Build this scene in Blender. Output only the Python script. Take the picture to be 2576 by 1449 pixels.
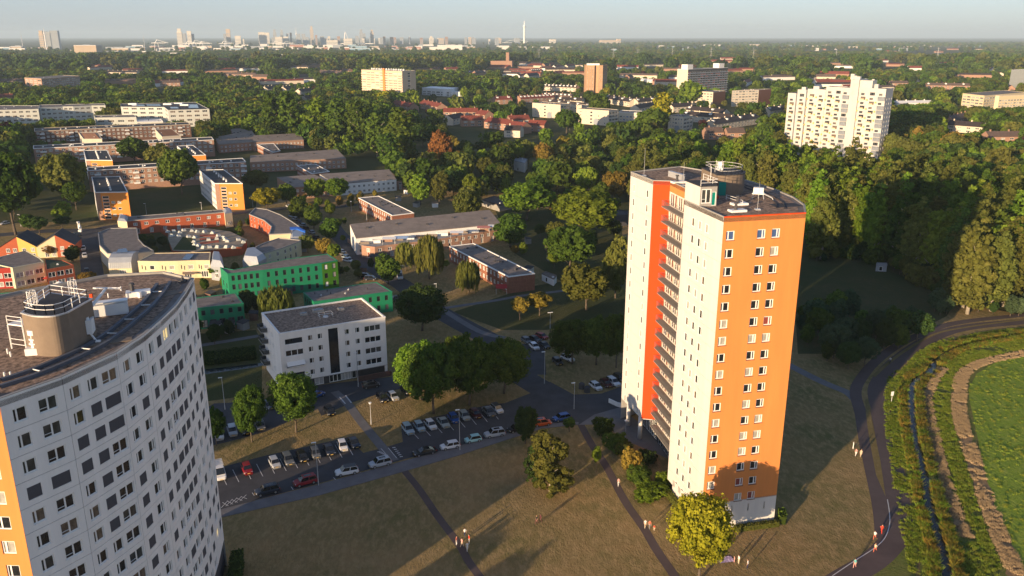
import bpy, bmesh, math, random
import numpy as np
from mathutils import Vector, Matrix, noise
random.seed(7); rng = np.random.default_rng(7)
for o in list(bpy.data.objects): bpy.data.objects.remove(o)
S = bpy.context.scene; COL = S.collection

# ------------------------------------------------------------------ camera, sky, sun, exposure
CAM_H, PITCH, FOCAL = 80.0, math.radians(16.9), 2090.0      # metres, down tilt, focal length for a 2576 wide picture
cam = bpy.data.cameras.new('camera'); cam.lens = FOCAL / 2576 * 36; cam.sensor_width = 36; cam.clip_start = 1; cam.clip_end = 90000
camo = bpy.data.objects.new('camera', cam); COL.objects.link(camo); S.camera = camo
camo.location = (0, 0, CAM_H); camo.rotation_euler = (math.pi/2 - PITCH, 0, 0)
SUN_EL, SUN_AZ = math.radians(8.0), math.radians(37.4)      # the light travels towards azimuth 37 degrees
w = bpy.data.worlds.new('World'); S.world = w; w.use_nodes = True
nt = w.node_tree; bg = nt.nodes['Background']; sky = nt.nodes.new('ShaderNodeTexSky')
sky.sky_type = 'NISHITA'; sky.sun_disc = False; sky.sun_elevation = SUN_EL; sky.sun_rotation = SUN_AZ + math.pi
sky.altitude = 50; sky.air_density = 0.7; sky.dust_density = 0.6; sky.ozone_density = 1.0
veil = nt.nodes.new('ShaderNodeMix'); veil.data_type = 'RGBA'; veil.inputs[7].default_value = (2.35, 2.75, 3.55, 1)      # pale air, thickest low over the horizon all round
gain = nt.nodes.new('ShaderNodeMix'); gain.data_type = 'RGBA'; gain.blend_type = 'MULTIPLY'; gain.inputs[0].default_value = 1; gain.inputs[7].default_value = (1.12, 1.15, 1.32, 1)
tc = nt.nodes.new('ShaderNodeTexCoord'); sx = nt.nodes.new('ShaderNodeSeparateXYZ'); nt.links.new(tc.outputs['Generated'], sx.inputs[0])
def wmath(op, a, b_):
    n = nt.nodes.new('ShaderNodeMath'); n.operation = op; n.use_clamp = op == 'SUBTRACT'
    for i, x in enumerate((a, b_)):
        if isinstance(x, (int, float)): n.inputs[i].default_value = x
        else: nt.links.new(x, n.inputs[i])
    return n.outputs[0]
nt.links.new(wmath('MULTIPLY', wmath('POWER', wmath('SUBTRACT', 1.0, wmath('ABSOLUTE', sx.outputs[2], 0)), 1.7), 0.62), veil.inputs[0])
nt.links.new(sky.outputs[0], gain.inputs[6]); nt.links.new(gain.outputs[2], veil.inputs[6]); nt.links.new(veil.outputs[2], bg.inputs[0])
bg.inputs[1].default_value = 0.098
sd = bpy.data.lights.new('sun', 'SUN'); sd.energy = 5.0; sd.angle = math.radians(0.5); sd.color = (1.0, 0.72, 0.44)
so = bpy.data.objects.new('sun', sd); COL.objects.link(so)
so.rotation_euler = Vector((math.sin(SUN_AZ)*math.cos(SUN_EL), math.cos(SUN_AZ)*math.cos(SUN_EL), -math.sin(SUN_EL))).to_track_quat('-Z', 'Y').to_euler()
so.location = (-60, -80, 150)
S.view_settings.view_transform = 'Standard'; S.view_settings.look = 'None'; S.view_settings.gamma = 1
S.view_settings.exposure = 0.86; S.view_settings.use_curve_mapping = False
S.cycles.max_bounces = 4; S.cycles.diffuse_bounces = 3; S.cycles.glossy_bounces = 2; S.cycles.transmission_bounces = 2
S.cycles.volume_bounces = 0; S.cycles.transparent_max_bounces = 4; S.cycles.use_denoising = True
S.cycles.sample_clamp_indirect = 4

# ------------------------------------------------------------------ helpers
cP, sP = math.cos(PITCH), math.sin(PITCH)
def at(px, py, z=0.0):
    """the place in the world at height z that stands at this point of the 2576 x 1449 photograph"""
    X, Y = px - 1288, py - 724.5; dn = FOCAL*sP + Y*cP; fw = FOCAL*cP - Y*sP
    k = (CAM_H - z) / dn
    return Vector((X*k, fw*k, z))
def zat(py, D):
    Y = py - 724.5
    return CAM_H - (FOCAL*sP + Y*cP) / (FOCAL*cP - Y*sP) * D
def proj(x, y, z):
    dz = z - CAM_H; Z = y*cP - dz*sP; Y = -y*sP - dz*cP
    return 1288 + FOCAL*x/Z, 724.5 + FOCAL*Y/Z
def dcol(px, py, D):                                         # at distance D, column px
    Y = py - 724.5
    return (px - 1288) / (FOCAL*cP - Y*sP) * D
def R(k, u, v):                                              # detail k of the photograph -> whole photograph
    r, c = divmod(k, 10)
    if r < 4: return ((0, 0, 644, 1288, 1932)[c] + u/4, (0, 47.9, 383.33, 690)[r] + v/4)
    return ((0, 0, 536.67, 1150, 1932)[c] + u/3.2734, 1006.25 + v/3.2734)
def aR(k, u, v, z=0.0): return at(*R(k, u, v), z)

MATS = {}
def mat(name, col, rough=0.85, var=0.10, scale=0.6, bump=0.0, metal=0.0, spec=0.3, col2=None, world=False, emit=0, detail=4, streak=0, bdist=0.1):
    if name in MATS: return MATS[name]
    m = bpy.data.materials.new(name); MATS[name] = m; m.use_nodes = True
    t = m.node_tree; b = t.nodes['Principled BSDF']
    b.inputs['Roughness'].default_value = rough; b.inputs['Metallic'].default_value = metal
    b.inputs['Specular IOR Level'].default_value = spec
    if world: co = t.nodes.new('ShaderNodeNewGeometry').outputs['Position']
    else: co = t.nodes.new('ShaderNodeTexCoord').outputs['Object']
    n = t.nodes.new('ShaderNodeTexNoise'); n.inputs['Scale'].default_value = scale; n.inputs['Detail'].default_value = detail
    n.inputs['Roughness'].default_value = 0.65
    if streak:
        mp = t.nodes.new('ShaderNodeMapping'); mp.inputs['Scale'].default_value = (1, 1, streak); t.links.new(co, mp.inputs[0]); co = mp.outputs[0]
    t.links.new(co, n.inputs['Vector'])
    r = t.nodes.new('ShaderNodeValToRGB'); t.links.new(n.outputs['Fac'], r.inputs[0])
    a = tuple(max(0, c*(1-var)) for c in col); e = tuple(min(1, c*(1+var)) for c in (col2 or col))
    r.color_ramp.elements[0].position = 0.32; r.color_ramp.elements[1].position = 0.68
    r.color_ramp.elements[0].color = (*a, 1); r.color_ramp.elements[1].color = (*e, 1)
    t.links.new(r.outputs[0], b.inputs['Base Color'])
    if bump:
        n2 = t.nodes.new('ShaderNodeTexNoise'); n2.inputs['Scale'].default_value = scale*6; n2.inputs['Detail'].default_value = 3
        t.links.new(co, n2.inputs['Vector'])
        bp = t.nodes.new('ShaderNodeBump'); bp.inputs['Strength'].default_value = bump; bp.inputs['Distance'].default_value = bdist
        t.links.new(n2.outputs['Fac'], bp.inputs['Height']); t.links.new(bp.outputs[0], b.inputs['Normal'])
    if emit:
        b.inputs['Emission Color'].default_value = (*col, 1); b.inputs['Emission Strength'].default_value = emit
    return m
def ground_mat(name, c1, c2, c3, s1=0.02, s2=0.6, bump=0.6, aniso=None):
    """patchy ground: broad patches of two colours, fine blades of a third"""
    m = bpy.data.materials.new(name); MATS[name] = m; m.use_nodes = True; t = m.node_tree; b = t.nodes['Principled BSDF']
    b.inputs['Roughness'].default_value = 1; b.inputs['Specular IOR Level'].default_value = 0.05
    g = t.nodes.new('ShaderNodeNewGeometry').outputs['Position']
    if aniso:
        mp = t.nodes.new('ShaderNodeMapping'); mp.inputs['Rotation'].default_value[2] = aniso[0]; mp.inputs['Scale'].default_value = (1, aniso[1], 1)
        t.links.new(g, mp.inputs[0]); gf = mp.outputs[0]
    else: gf = g
    def noise(sc, det, src):
        n = t.nodes.new('ShaderNodeTexNoise'); n.inputs['Scale'].default_value = sc; n.inputs['Detail'].default_value = det
        n.inputs['Roughness'].default_value = 0.7; t.links.new(src, n.inputs['Vector']); return n.outputs['Fac']
    def mixc(f, a, bb, lo=0.35, hi=0.65):
        r = t.nodes.new('ShaderNodeMapRange'); r.inputs[1].default_value = lo; r.inputs[2].default_value = hi; t.links.new(f, r.inputs[0])
        x = t.nodes.new('ShaderNodeMix'); x.data_type = 'RGBA'; t.links.new(r.outputs[0], x.inputs[0])
        for k, c in ((6, a), (7, bb)):
            if isinstance(c, tuple): x.inputs[k].default_value = (*c, 1)
            else: t.links.new(c, x.inputs[k])
        return x.outputs[2]
    broad = mixc(noise(s1, 5, g), c1, c2)
    fine = mixc(noise(s2, 5, gf), broad, c3, 0.45, 0.75)
    t.links.new(fine, b.inputs['Base Color'])
    bp = t.nodes.new('ShaderNodeBump'); bp.inputs['Strength'].default_value = bump; bp.inputs['Distance'].default_value = 0.5
    t.links.new(noise(s2*3, 4, gf), bp.inputs['Height']); t.links.new(bp.outputs[0], b.inputs['Normal'])
    return m

class MB:
    def __init__(s): s.v = []; s.f = []; s.m = []
    def poly(s, pts, m=0):
        i = len(s.v); s.v += [tuple(p) for p in pts]; s.f.append(tuple(range(i, i+len(pts)))); s.m.append(m)
    def box(s, x0, x1, y0, y1, z0, z1, m=0):
        i = len(s.v); s.v += [(x, y, z) for z in (z0, z1) for y in (y0, y1) for x in (x0, x1)]
        for q in ((0, 2, 3, 1), (4, 5, 7, 6), (0, 1, 5, 4), (2, 6, 7, 3), (0, 4, 6, 2), (1, 3, 7, 5)):
            s.f.append(tuple(i+k for k in q)); s.m.append(m)
    def obox(s, c, sx, sy, z0, z1, ang=0, m=0):
        ca, sa = math.cos(ang), math.sin(ang)
        p = [(c[0]+ca*x-sa*y, c[1]+sa*x+ca*y) for x, y in ((-sx/2, -sy/2), (sx/2, -sy/2), (sx/2, sy/2), (-sx/2, sy/2))]
        s.prism(p, z0, z1, m)
    def prism(s, p, z0, z1, m=0, mt=None, bottom=True):
        n = len(p); i = len(s.v); s.v += [(q[0], q[1], z0) for q in p] + [(q[0], q[1], z1) for q in p]
        for k in range(n):
            j = (k+1) % n; s.f.append((i+k, i+j, i+n+j, i+n+k)); s.m.append(m)
        s.f.append(tuple(range(i+n, i+2*n))); s.m.append(m if mt is None else mt)
        if bottom: s.f.append(tuple(reversed(range(i, i+n)))); s.m.append(m)
    def tube(s, p0, p1, r0, r1=None, n=6, m=0):
        p0, p1 = Vector(p0), Vector(p1); r1 = r0 if r1 is None else r1
        d = (p1-p0).normalized(); a = d.orthogonal().normalized(); b = d.cross(a); i = len(s.v)
        for p, r in ((p0, r0), (p1, r1)):
            for k in range(n):
                t = 2*math.pi*k/n; s.v.append(tuple(p + a*(r*math.cos(t)) + b*(r*math.sin(t))))
        for k in range(n):
            j = (k+1) % n; s.f.append((i+k, i+j, i+n+j, i+n+k)); s.m.append(m)
        s.f.append(tuple(range(i+n, i+2*n))); s.m.append(m); s.f.append(tuple(reversed(range(i, i+n)))); s.m.append(m)
    def mesh(s, name, mats, smooth=False):
        me = bpy.data.meshes.new(name); me.from_pydata(s.v, [], s.f)
        mats = mats if isinstance(mats, (list, tuple)) else [mats]
        for x in mats: me.materials.append(x)
        me.polygons.foreach_set('material_index', np.array(s.m, dtype=np.int32))
        if smooth: me.polygons.foreach_set('use_smooth', np.ones(len(s.f), dtype=bool))
        return me
def link(name, me, parent=None, loc=(0, 0, 0), rz=0.0, sc=None):
    o = bpy.data.objects.new(name, me); COL.objects.link(o); o.location = loc
    if rz: o.rotation_euler = (0, 0, rz)
    if sc is not None: o.scale = sc
    if parent is not None: o.parent = parent
    return o
def tag(o, label, cat, group=None, kind=None):
    if label: o['label'] = label
    if cat: o['category'] = cat
    if group: o['group'] = group
    if kind: o['kind'] = kind
    return o
def thing(name, label, cat, loc=(0, 0, 0), rz=0.0, group=None):
    return tag(link(name, None, None, loc, rz), label, cat, group)
def copy_tree(o, parent=None):
    c = o.copy(); COL.objects.link(c); c.parent = parent
    for ch in o.children: copy_tree(ch, c)
    return c
def structure(name, me, z=0.0):
    o = link(name, me, None, (0, 0, z)); o['kind'] = 'structure'; return o
def area2(p): return sum(p[i][0]*p[(i+1) % len(p)][1] - p[(i+1) % len(p)][0]*p[i][1] for i in range(len(p)))
def ccw(p): return list(p) if area2(p) > 0 else list(reversed(p))
def sheet(name, pts, z, m):
    b = MB(); b.poly([(p[0], p[1], 0) for p in ccw(pts)]); return structure(name, b.mesh(name, m), z)
def ribbon(pts, w):
    """left and right edges of a band of width w (number or list) along pts, as one outline"""
    n = len(pts); L, Rr = [], []
    for i in range(n):
        a, b = Vector(pts[max(i-1, 0)][:2]), Vector(pts[min(i+1, n-1)][:2]); d = (b-a).normalized(); nn = Vector((-d.y, d.x))
        ww = w[i] if isinstance(w, (list, tuple)) else w
        L.append(Vector(pts[i][:2]) + nn*ww/2); Rr.append(Vector(pts[i][:2]) - nn*ww/2)
    return L, Rr
def band(name, pts, w, z, m, top=None):
    L, Rr = ribbon(smooth(pts, 4, max(2.5, w*1.3)), w) if not isinstance(w, list) else ribbon(pts, w); b = MB()
    for i in range(len(L)-1): b.poly([(*Rr[i], 0), (*Rr[i+1], 0), (*L[i+1], 0), (*L[i], 0)])
    return structure(name, b.mesh(name, m), z)
def ragged(name, pts, w, z, m, amp=0.35, seed=1):
    r_ = random.Random(seed); p = smooth(pts, 10, 2.5); return band(name, p, [w*(1+r_.uniform(-amp, amp)) for _ in p], z, m)
def smooth(pts, k=4, gap=0.0):
    p0 = [Vector(q[:2]) for q in pts]; p = [p0[0]]; out = []
    for q in p0[1:]:
        if (q-p[-1]).length > gap: p.append(q)
    for i in range(len(p)-1):
        a, b, c, d = p[max(i-1, 0)], p[i], p[i+1], p[min(i+2, len(p)-1)]
        for j in range(k):
            t = j/k; out.append(0.5*((2*b) + (c-a)*t + (2*a-5*b+4*c-d)*t*t + (3*b-a-3*c+d)*t**3))
    return out + [p[-1]]
def inside(x, y, poly):
    r = False; n = len(poly); j = n-1
    for i in range(n):
        xi, yi, xj, yj = poly[i][0], poly[i][1], poly[j][0], poly[j][1]
        if (yi > y) != (yj > y) and x < (xj-xi)*(y-yi)/(yj-yi)+xi: r = not r
        j = i
    return r
FOOT = []                                                    # footprints that scattered trees keep clear of
def foot(p, grow=2.0):
    c = Vector((sum(q[0] for q in p)/len(p), sum(q[1] for q in p)/len(p)))
    FOOT.append([tuple(c + (Vector((q[0], q[1]))-c)*(1+grow/max(1, (Vector((q[0], q[1]))-c).length))) for q in p])

PROT = []                                                    # what trees in front may not cover: upper part of a building's front as seen
def prot(P, z, frac=0.6, zb=0.0):
    c = [proj(p[0], p[1], h) for p in P for h in (z, z-(z-zb)*frac)]; near = sorted(p[1] for p in P)
    PROT.append((min(q[0] for q in c), min(q[1] for q in c), max(q[0] for q in c), max(proj(p[0], p[1], z-(z-zb)*frac)[1] for p in P), near[-1] if len(P) < 3 else near[len(near)//2]))
# ------------------------------------------------------------------ materials
M_white = mat('white_render', (0.82, 0.8, 0.76), 0.9, 0.06, 0.7, streak=0.1)
M_orange = mat('orange_render', (0.66, 0.24, 0.065), 0.85, 0.07, 0.6, streak=0.1)
M_redor = mat('red_orange_render', (0.68, 0.062, 0.006), 0.8, 0.03, 0.2)
M_joint = mat('joint', (0.22, 0.22, 0.22), 0.9, 0.1)
M_frame = mat('white_frame', (0.8, 0.8, 0.77), 0.5, 0.02)
M_glass = mat('window_glass', (0.02, 0.023, 0.028), 0.06, 0.5, 0.35, spec=0.6)
M_glass2 = mat('window_glass_dim', (0.05, 0.055, 0.055), 0.08, 0.6, 0.5, spec=0.6)
M_whiteb = mat('sun_toned_white_panels', (0.5, 0.495, 0.48), 0.9, 0.1, 0.15)  # white lowered so the sunlit balcony tower does not burn out
M_white_t = mat('sun_toned_white_render', (0.62, 0.6, 0.56), 0.9, 0.07, 0.7, streak=0.1)  # darker copy of the white render, toned down against the full sun
M_gglass = mat('grey_glazing', (0.2, 0.22, 0.25), 0.25, 0.3, 0.3)
M_track = mat('painted_rail', (0.1, 0.11, 0.13), 0.6, 0.1)
M_slab = mat('grey_brown_concrete', (0.22, 0.2, 0.18), 0.9, 0.15, 0.6)  # darker grey brown than the plain concrete
M_bar = mat('grey_railing', (0.13, 0.13, 0.13), 0.6, 0.1)
M_curt = mat('curtain_behind_glass', (0.36, 0.35, 0.31), 0.25, 0.25, 2.0, spec=0.5)
M_curt2 = mat('brown_curtain_behind_glass', (0.13, 0.10, 0.075), 0.2, 0.4, 2.0, spec=0.5)
M_screen = mat('grey_sun_screen', (0.072, 0.073, 0.085), 0.8, 0.06, 3)
M_screen_b = mat('blue_sun_screen', (0.05, 0.10, 0.24), 0.7, 0.06, 3)
M_warm = mat('lit_room', (0.85, 0.6, 0.25), 0.3, 0.5, 1.5, emit=0.5)
M_red_c = mat('red_curtain_behind_glass', (0.25, 0.06, 0.05), 0.3, 0.2, 2.0)
M_door = mat('brown_door', (0.2, 0.055, 0.022), 0.6, 0.1, 1.5)
M_grey = mat('concrete', (0.32, 0.31, 0.29), 0.9, 0.12, 0.5)
M_dgrey = mat('dark_grey_metal', (0.06, 0.06, 0.065), 0.6, 0.15, 1)
M_steel = mat('galvanised_steel', (0.5, 0.51, 0.52), 0.45, 0.1, 2, metal=0.4)
M_wmetal = mat('white_metal', (0.78, 0.78, 0.76), 0.4, 0.04)
M_gravel = mat('roof_gravel', (0.18, 0.12, 0.088), 1, 0.5, 1.7, 1.0, col2=(0.46, 0.325, 0.24), detail=9, bdist=0.5)
M_roofdark = mat('bitumen_roof', (0.048, 0.048, 0.052), 0.85, 0.25, 0.35)
M_roofgrey = mat('grey_roofing', (0.2, 0.17, 0.15), 0.95, 0.28, 0.5, 0.5, detail=9, bdist=0.3)
M_rooftan = mat('tan_roofing', (0.25, 0.205, 0.17), 0.95, 0.18, 0.25, 0.4, detail=9, bdist=0.3)
M_drum = mat('brown_cladding', (0.2, 0.155, 0.115), 0.85, 0.08, 1)
M_teal = mat('teal_door', (0.0, 0.2, 0.16), 0.5, 0.05)
M_plinth = mat('dark_plinth', (0.06, 0.06, 0.07), 0.9, 0.1)
M_brick = mat('red_brick', (0.27, 0.115, 0.07), 0.9, 0.22, 1.3, 0.3, detail=8)
M_brickd = mat('dark_brick', (0.11, 0.06, 0.05), 0.9, 0.2, 1.3, 0.3, detail=8)
M_brickp = mat('pinkish_brick', (0.36, 0.215, 0.15), 0.9, 0.15, 1.3, 0.3, detail=8)
M_brickb = mat('brown_brick', (0.17, 0.095, 0.07), 0.9, 0.2, 1.3, 0.3, detail=8)
M_green = mat('green_cladding', (0.012, 0.2, 0.1), 0.6, 0.09, 0.5)
M_lime = mat('lime_cladding', (0.055, 0.19, 0.012), 0.6, 0.09, 0.5)
M_cream = mat('cream_render', (0.68, 0.57, 0.36), 0.9, 0.05, 0.4)
M_pale = mat('pale_green_render', (0.55, 0.55, 0.38), 0.9, 0.05, 0.4)
M_yellow = mat('yellow_render', (0.7, 0.47, 0.13), 0.9, 0.05, 0.4)
M_red = mat('red_render', (0.36, 0.035, 0.025), 0.8, 0.06, 0.4)
M_rust = mat('rust_red_render', (0.40, 0.1, 0.045), 0.85, 0.08, 0.4)
M_zinc = mat('zinc_sheet', (0.33, 0.36, 0.4), 0.5, 0.08, 0.7, metal=0.3)
M_blue = mat('blue_trim', (0.02, 0.14, 0.6), 0.5, 0.05)
M_apt = mat('yellow_orange_tiles', (0.72, 0.26, 0.045), 0.75, 0.05, 0.3)
M_school = mat('pale_grey_cladding', (0.5, 0.52, 0.48), 0.8, 0.06, 0.3)
M_beige = mat('beige_cladding', (0.58, 0.46, 0.33), 0.85, 0.06, 0.2)
M_tower_b = mat('ochre_brick', (0.46, 0.28, 0.16), 0.9, 0.12, 0.5)
M_crm = mat('cream_concrete', (0.62, 0.54, 0.42), 0.9, 0.06, 0.3)
M_tile_r = mat('red_roof_tiles', (0.2, 0.05, 0.035), 0.85, 0.25, 0.6, detail=7)
M_tile_d = mat('dark_roof_tiles', (0.045, 0.035, 0.036), 0.8, 0.25, 0.6, detail=7)
M_tile_b = mat('brown_roof_tiles', (0.12, 0.085, 0.07), 0.85, 0.2, 0.6, detail=7)
M_solar = mat('solar_panel', (0.02, 0.045, 0.11), 0.15, 0.2, 1.0, spec=0.6)
M_balc = mat('yellow_balcony_panel', (0.72, 0.48, 0.12), 0.7, 0.08, 0.5)
M_asph = mat('asphalt', (0.06, 0.06, 0.066), 0.95, 0.2, 0.25, 0.15, world=True, detail=7)
M_asphr = mat('warm_asphalt', (0.095, 0.07, 0.066), 0.95, 0.16, 0.2, 0.15, world=True, detail=7)
M_pave = mat('paving', (0.15, 0.145, 0.15), 0.95, 0.15, 0.4, 0.1, world=True, detail=7)
M_paint = mat('road_paint', (0.55, 0.55, 0.55), 0.8, 0.2, 2.0)
PANES = [M_glass, M_glass, M_glass2, M_curt, M_curt2]

# ------------------------------------------------------------------ ground, roads, paths, water
G_lawn = ground_mat('dry_lawn', (0.33, 0.225, 0.105), (0.165, 0.15, 0.058), (0.42, 0.3, 0.15), 0.04, 0.9, 1.0, (0.5, 0.45))
G_land = ground_mat('far_land', (0.06, 0.075, 0.028), (0.13, 0.115, 0.05), (0.05, 0.06, 0.025), 0.006, 0.05, 0.5)
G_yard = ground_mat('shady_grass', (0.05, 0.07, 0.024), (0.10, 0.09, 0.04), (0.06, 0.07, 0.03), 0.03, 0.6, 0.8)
G_meadow = ground_mat('green_meadow', (0.22, 0.31, 0.04), (0.16, 0.25, 0.035), (0.32, 0.37, 0.07), 0.05, 0.7, 1.0, (1.1, 0.5))
G_bank = ground_mat('rough_grass_bank', (0.13, 0.17, 0.04), (0.19, 0.17, 0.065), (0.09, 0.14, 0.03), 0.1, 0.8, 1.0)
G_hay = ground_mat('mown_hay', (0.29, 0.195, 0.11), (0.22, 0.15, 0.08), (0.34, 0.24, 0.14), 0.15, 1.2, 0.6, (1.2, 0.25))
G_verge = ground_mat('dry_verge', (0.22, 0.165, 0.075), (0.15, 0.13, 0.05), (0.26, 0.2, 0.1), 0.1, 1.0, 0.9)
M_water = mat('ditch_water', (0.012, 0.02, 0.02), 0.08, 0.3, 0.1, 0.12, spec=0.16, world=True)
M_play = mat('sand_paving', (0.3, 0.24, 0.17), 0.95, 0.2, 0.4, world=True)

sheet('land', [(-26000, -600), (26000, -600), (26000, 30000), (-26000, 30000)], -0.35, G_land)
near = [at(*p) for p in ((-200, 1500), (-200, 560), (300, 530), (700, 470), (1050, 420), (1350, 500), (1560, 560), (2050, 660), (2250, 720), (2600, 800))]
near += [Vector((95, 100, 0)), Vector((80, 20, 0)), Vector((-120, -40, 0))]
sheet('lawn', near, 0.0, G_lawn)
# the meadow beyond the ditch and its banks
mead = [aR(34, 2100, 1449), aR(34, 2000, 1180), aR(34, 2050, 1020), aR(34, 2300, 900), aR(34, 2700, 770)]
bank_l = [aR(44, 860, 1449), aR(44, 1195, 1120), aR(44, 1190, 1000), aR(44, 1100, 600), aR(44, 970, 50), aR(34, 1190, 1280), aR(34, 1250, 1055), aR(34, 1400, 925), aR(34, 1550, 805), aR(34, 1750, 695), aR(34, 2000, 620), aR(34, 2576, 530), aR(34, 3100, 470)]
sheet('meadow_bank', bank_l + [Vector((330, 300, 0)), Vector((260, 60, 0)), Vector((70, 40, 0))], 0.008, G_bank)
field = [aR(44, 2010, 1700), aR(44, 1960, 1200), aR(44, 1800, 650), aR(44, 1660, 0), aR(34, 2020, 1150), aR(34, 2100, 1000), aR(34, 2300, 880), aR(34, 2700, 780), aR(34, 3200, 640)]
sheet('meadow', field + [Vector((320, 240, 0)), Vector((240, 60, 0)), Vector((110, 60, 0))], 0.014, G_meadow)
hayp1 = [aR(34, 3100, 640), aR(34, 2576, 795), aR(34, 2150, 890), aR(34, 1960, 1010), aR(34, 1930, 1200), aR(34, 1930, 1440), aR(44, 1610, 150), aR(44, 1690, 500), aR(44, 1800, 820), aR(44, 1920, 1150), aR(44, 2050, 1449), aR(44, 2150, 1800)]
ragged('hay_swath', hayp1, 2.5, 0.02, G_hay, .3, 1)
hayp2 = [aR(34, 1760, 950), aR(34, 1640, 1120), aR(34, 1610, 1300), aR(44, 1330, 60), aR(44, 1375, 330), aR(44, 1440, 600), aR(44, 1530, 880), aR(44, 1630, 1130)]
ragged('hay_swath', hayp2, 1.6, 0.02, G_hay, .45, 2)
ditch = [aR(34, 2700, 600), aR(34, 2400, 640), aR(34, 2080, 700), aR(34, 1900, 745), aR(34, 1720, 850), aR(34, 1610, 990), aR(34, 1470, 1080), aR(34, 1440, 1250), aR(44, 1185, 20), aR(44, 1205, 280), aR(44, 1270, 560), aR(44, 1320, 830), aR(44, 1385, 1080), aR(44, 1450, 1300), aR(44, 1490, 1600)]
ragged('water', ditch, 1.8, 0.026, M_water, .3, 3)
# cycle road: right lane, left lane and the dry verge between them
lane_r = [aR(44, -100, 1960), aR(44, 560, 1510), aR(44, 860, 1330), aR(44, 1020, 1170), aR(44, 1085, 1030), aR(44, 1070, 850), aR(44, 1030, 600), aR(44, 960, 250), aR(44, 910, 30), aR(34, 1110, 1330), aR(34, 1100, 1150), aR(34, 1180, 1000), aR(34, 1330, 850), aR(34, 1560, 690), aR(34, 1800, 580), aR(34, 2100, 520), aR(34, 2576, 475), aR(34, 3100, 410)]
band('road', lane_r, 4.1, 0.03, M_asphr)
lane_l = [aR(44, 950, 1150), aR(44, 935, 980), aR(44, 905, 800), aR(44, 850, 560), aR(44, 800, 330), aR(44, 765, 120), aR(34, 920, 1380), aR(34, 880, 1200), aR(34, 930, 1060), aR(34, 1080, 880), aR(34, 1330, 700), aR(34, 1600, 580), aR(34, 1800, 510), aR(34, 2100, 460), aR(34, 2576, 410), aR(34, 3100, 350)]
band('road', lane_l, 2.6, 0.034, M_asphr)
def poly_verge(name, pts, z, m): return sheet(name, [Vector(p) for p in pts], z, m)
poly_verge('verge', [aR(44, 968, 795), aR(44, 925, 500), aR(44, 860, 190), aR(44, 838, 60), aR(34, 1050, 1400), aR(34, 1005, 1255), aR(34, 975, 1260), aR(34, 985, 1400), aR(44, 800, 80), aR(44, 835, 330), aR(44, 890, 620)][::1], 0.04, G_verge)
band('verge', [aR(34, 1060, 1030), aR(34, 1240, 870), aR(34, 1480, 705), aR(34, 1700, 595), aR(34, 1950, 540), aR(34, 2300, 490), aR(34, 2700, 440)], 0.9, 0.04, G_verge)
band('verge', [aR(44, 1235, 1449), aR(44, 1215, 1150), aR(44, 1120, 600), aR(44, 990, 50), aR(34, 1215, 1250), aR(34, 1420, 935), aR(34, 1760, 710), aR(34, 2100, 620)], 0.7, 0.018, G_verge)
band('road_marking', [aR(44, 530, 1449), aR(44, 700, 1335), aR(44, 870, 1225), aR(44, 960, 1140), aR(44, 1000, 1030), aR(44, 1000, 930), aR(44, 983, 820)], 0.14, 0.046, M_paint)
# side path from the tower to the cycle road
band('path', [aR(34, 150, 880), aR(34, 300, 960), aR(34, 560, 1090), aR(34, 800, 1190), aR(34, 880, 1260)], 2.6, 0.022, M_pave)
# footpaths over the lawn
band('path', [aR(42, 1575, 585), aR(42, 1700, 740), aR(42, 1850, 960), aR(42, 2030, 1200), aR(43, 95, 1330), aR(43, 220, 1500), aR(43, 330, 1650)], 1.35, 0.012, M_asphr)
band('path', [aR(43, 1020, 205), aR(43, 1110, 370), aR(43, 1230, 550), aR(43, 1380, 830), aR(43, 1540, 1060), aR(43, 1640, 1230), aR(43, 1790, 1449), aR(43, 1950, 1700)], 1.55, 0.012, M_asphr)
# car park, streets
cp = [aR(42, -250, 820), aR(42, -250, 600), aR(42, 40, 560), aR(42, 440, 455), aR(42, 1100, 310), aR(42, 1235, 435), aR(42, 1400, 395), aR(42, 1560, 345), aR(42, 1545, 200), aR(42, 2108, 75), aR(43, 260, 40), aR(43, 395, 25), aR(43, 640, -70), aR(33, 380, 1080), aR(33, 620, 1210), aR(33, 900, 1200), aR(33, 1100, 1130), aR(33, 1220, 1330), aR(43, 1340, 60), aR(43, 1130, 120), aR(43, 1000, 205), aR(43, 700, 215), aR(43, 0, 400), aR(42, 1640, 470), aR(42, 860, 690), aR(42, 60, 900)]
sheet('car_park', cp, 0.006, M_asph)
b = MB(); pv = [aR(42, -250, 990), aR(42, 80, 965), aR(42, 860, 790), aR(42, 1570, 590), aR(43, 0, 462), aR(43, 700, 235), aR(43, 1000, 205), aR(43, 1000, 185), aR(43, 700, 195), aR(43, 0, 385), aR(42, 1640, 485), aR(42, 860, 700), aR(42, 60, 905), aR(42, -250, 930)]
b.prism(ccw([(p.x, p.y) for p in pv]), 0, 0.11); structure('pavement', b.mesh('pavement', M_pave))
band('street', [aR(33, 560, 1300), aR(33, 330, 1170), aR(33, 150, 1060), aR(33, -60, 900), aR(32, 2400, 690), aR(32, 2100, 520), aR(32, 1850, 380), aR(32, 1650, 250), aR(22, 1500, 1350), aR(22, 1250, 1200), aR(22, 1080, 1080), aR(22, 960, 960), aR(22, 860, 860), aR(22, 790, 780), aR(22, 740, 680)], 7.5, 0.01, M_asph)
band('path', [aR(32, 2500, 640), aR(32, 2250, 575), aR(32, 1950, 400), aR(32, 1760, 280)], 2.2, 0.02, M_pave)
band('path', [aR(32, 1900, 340), aR(32, 2400, 265), aR(33, 100, 215), aR(33, 480, 170), aR(33, 800, 120)], 2.0, 0.022, M_pave)
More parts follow.
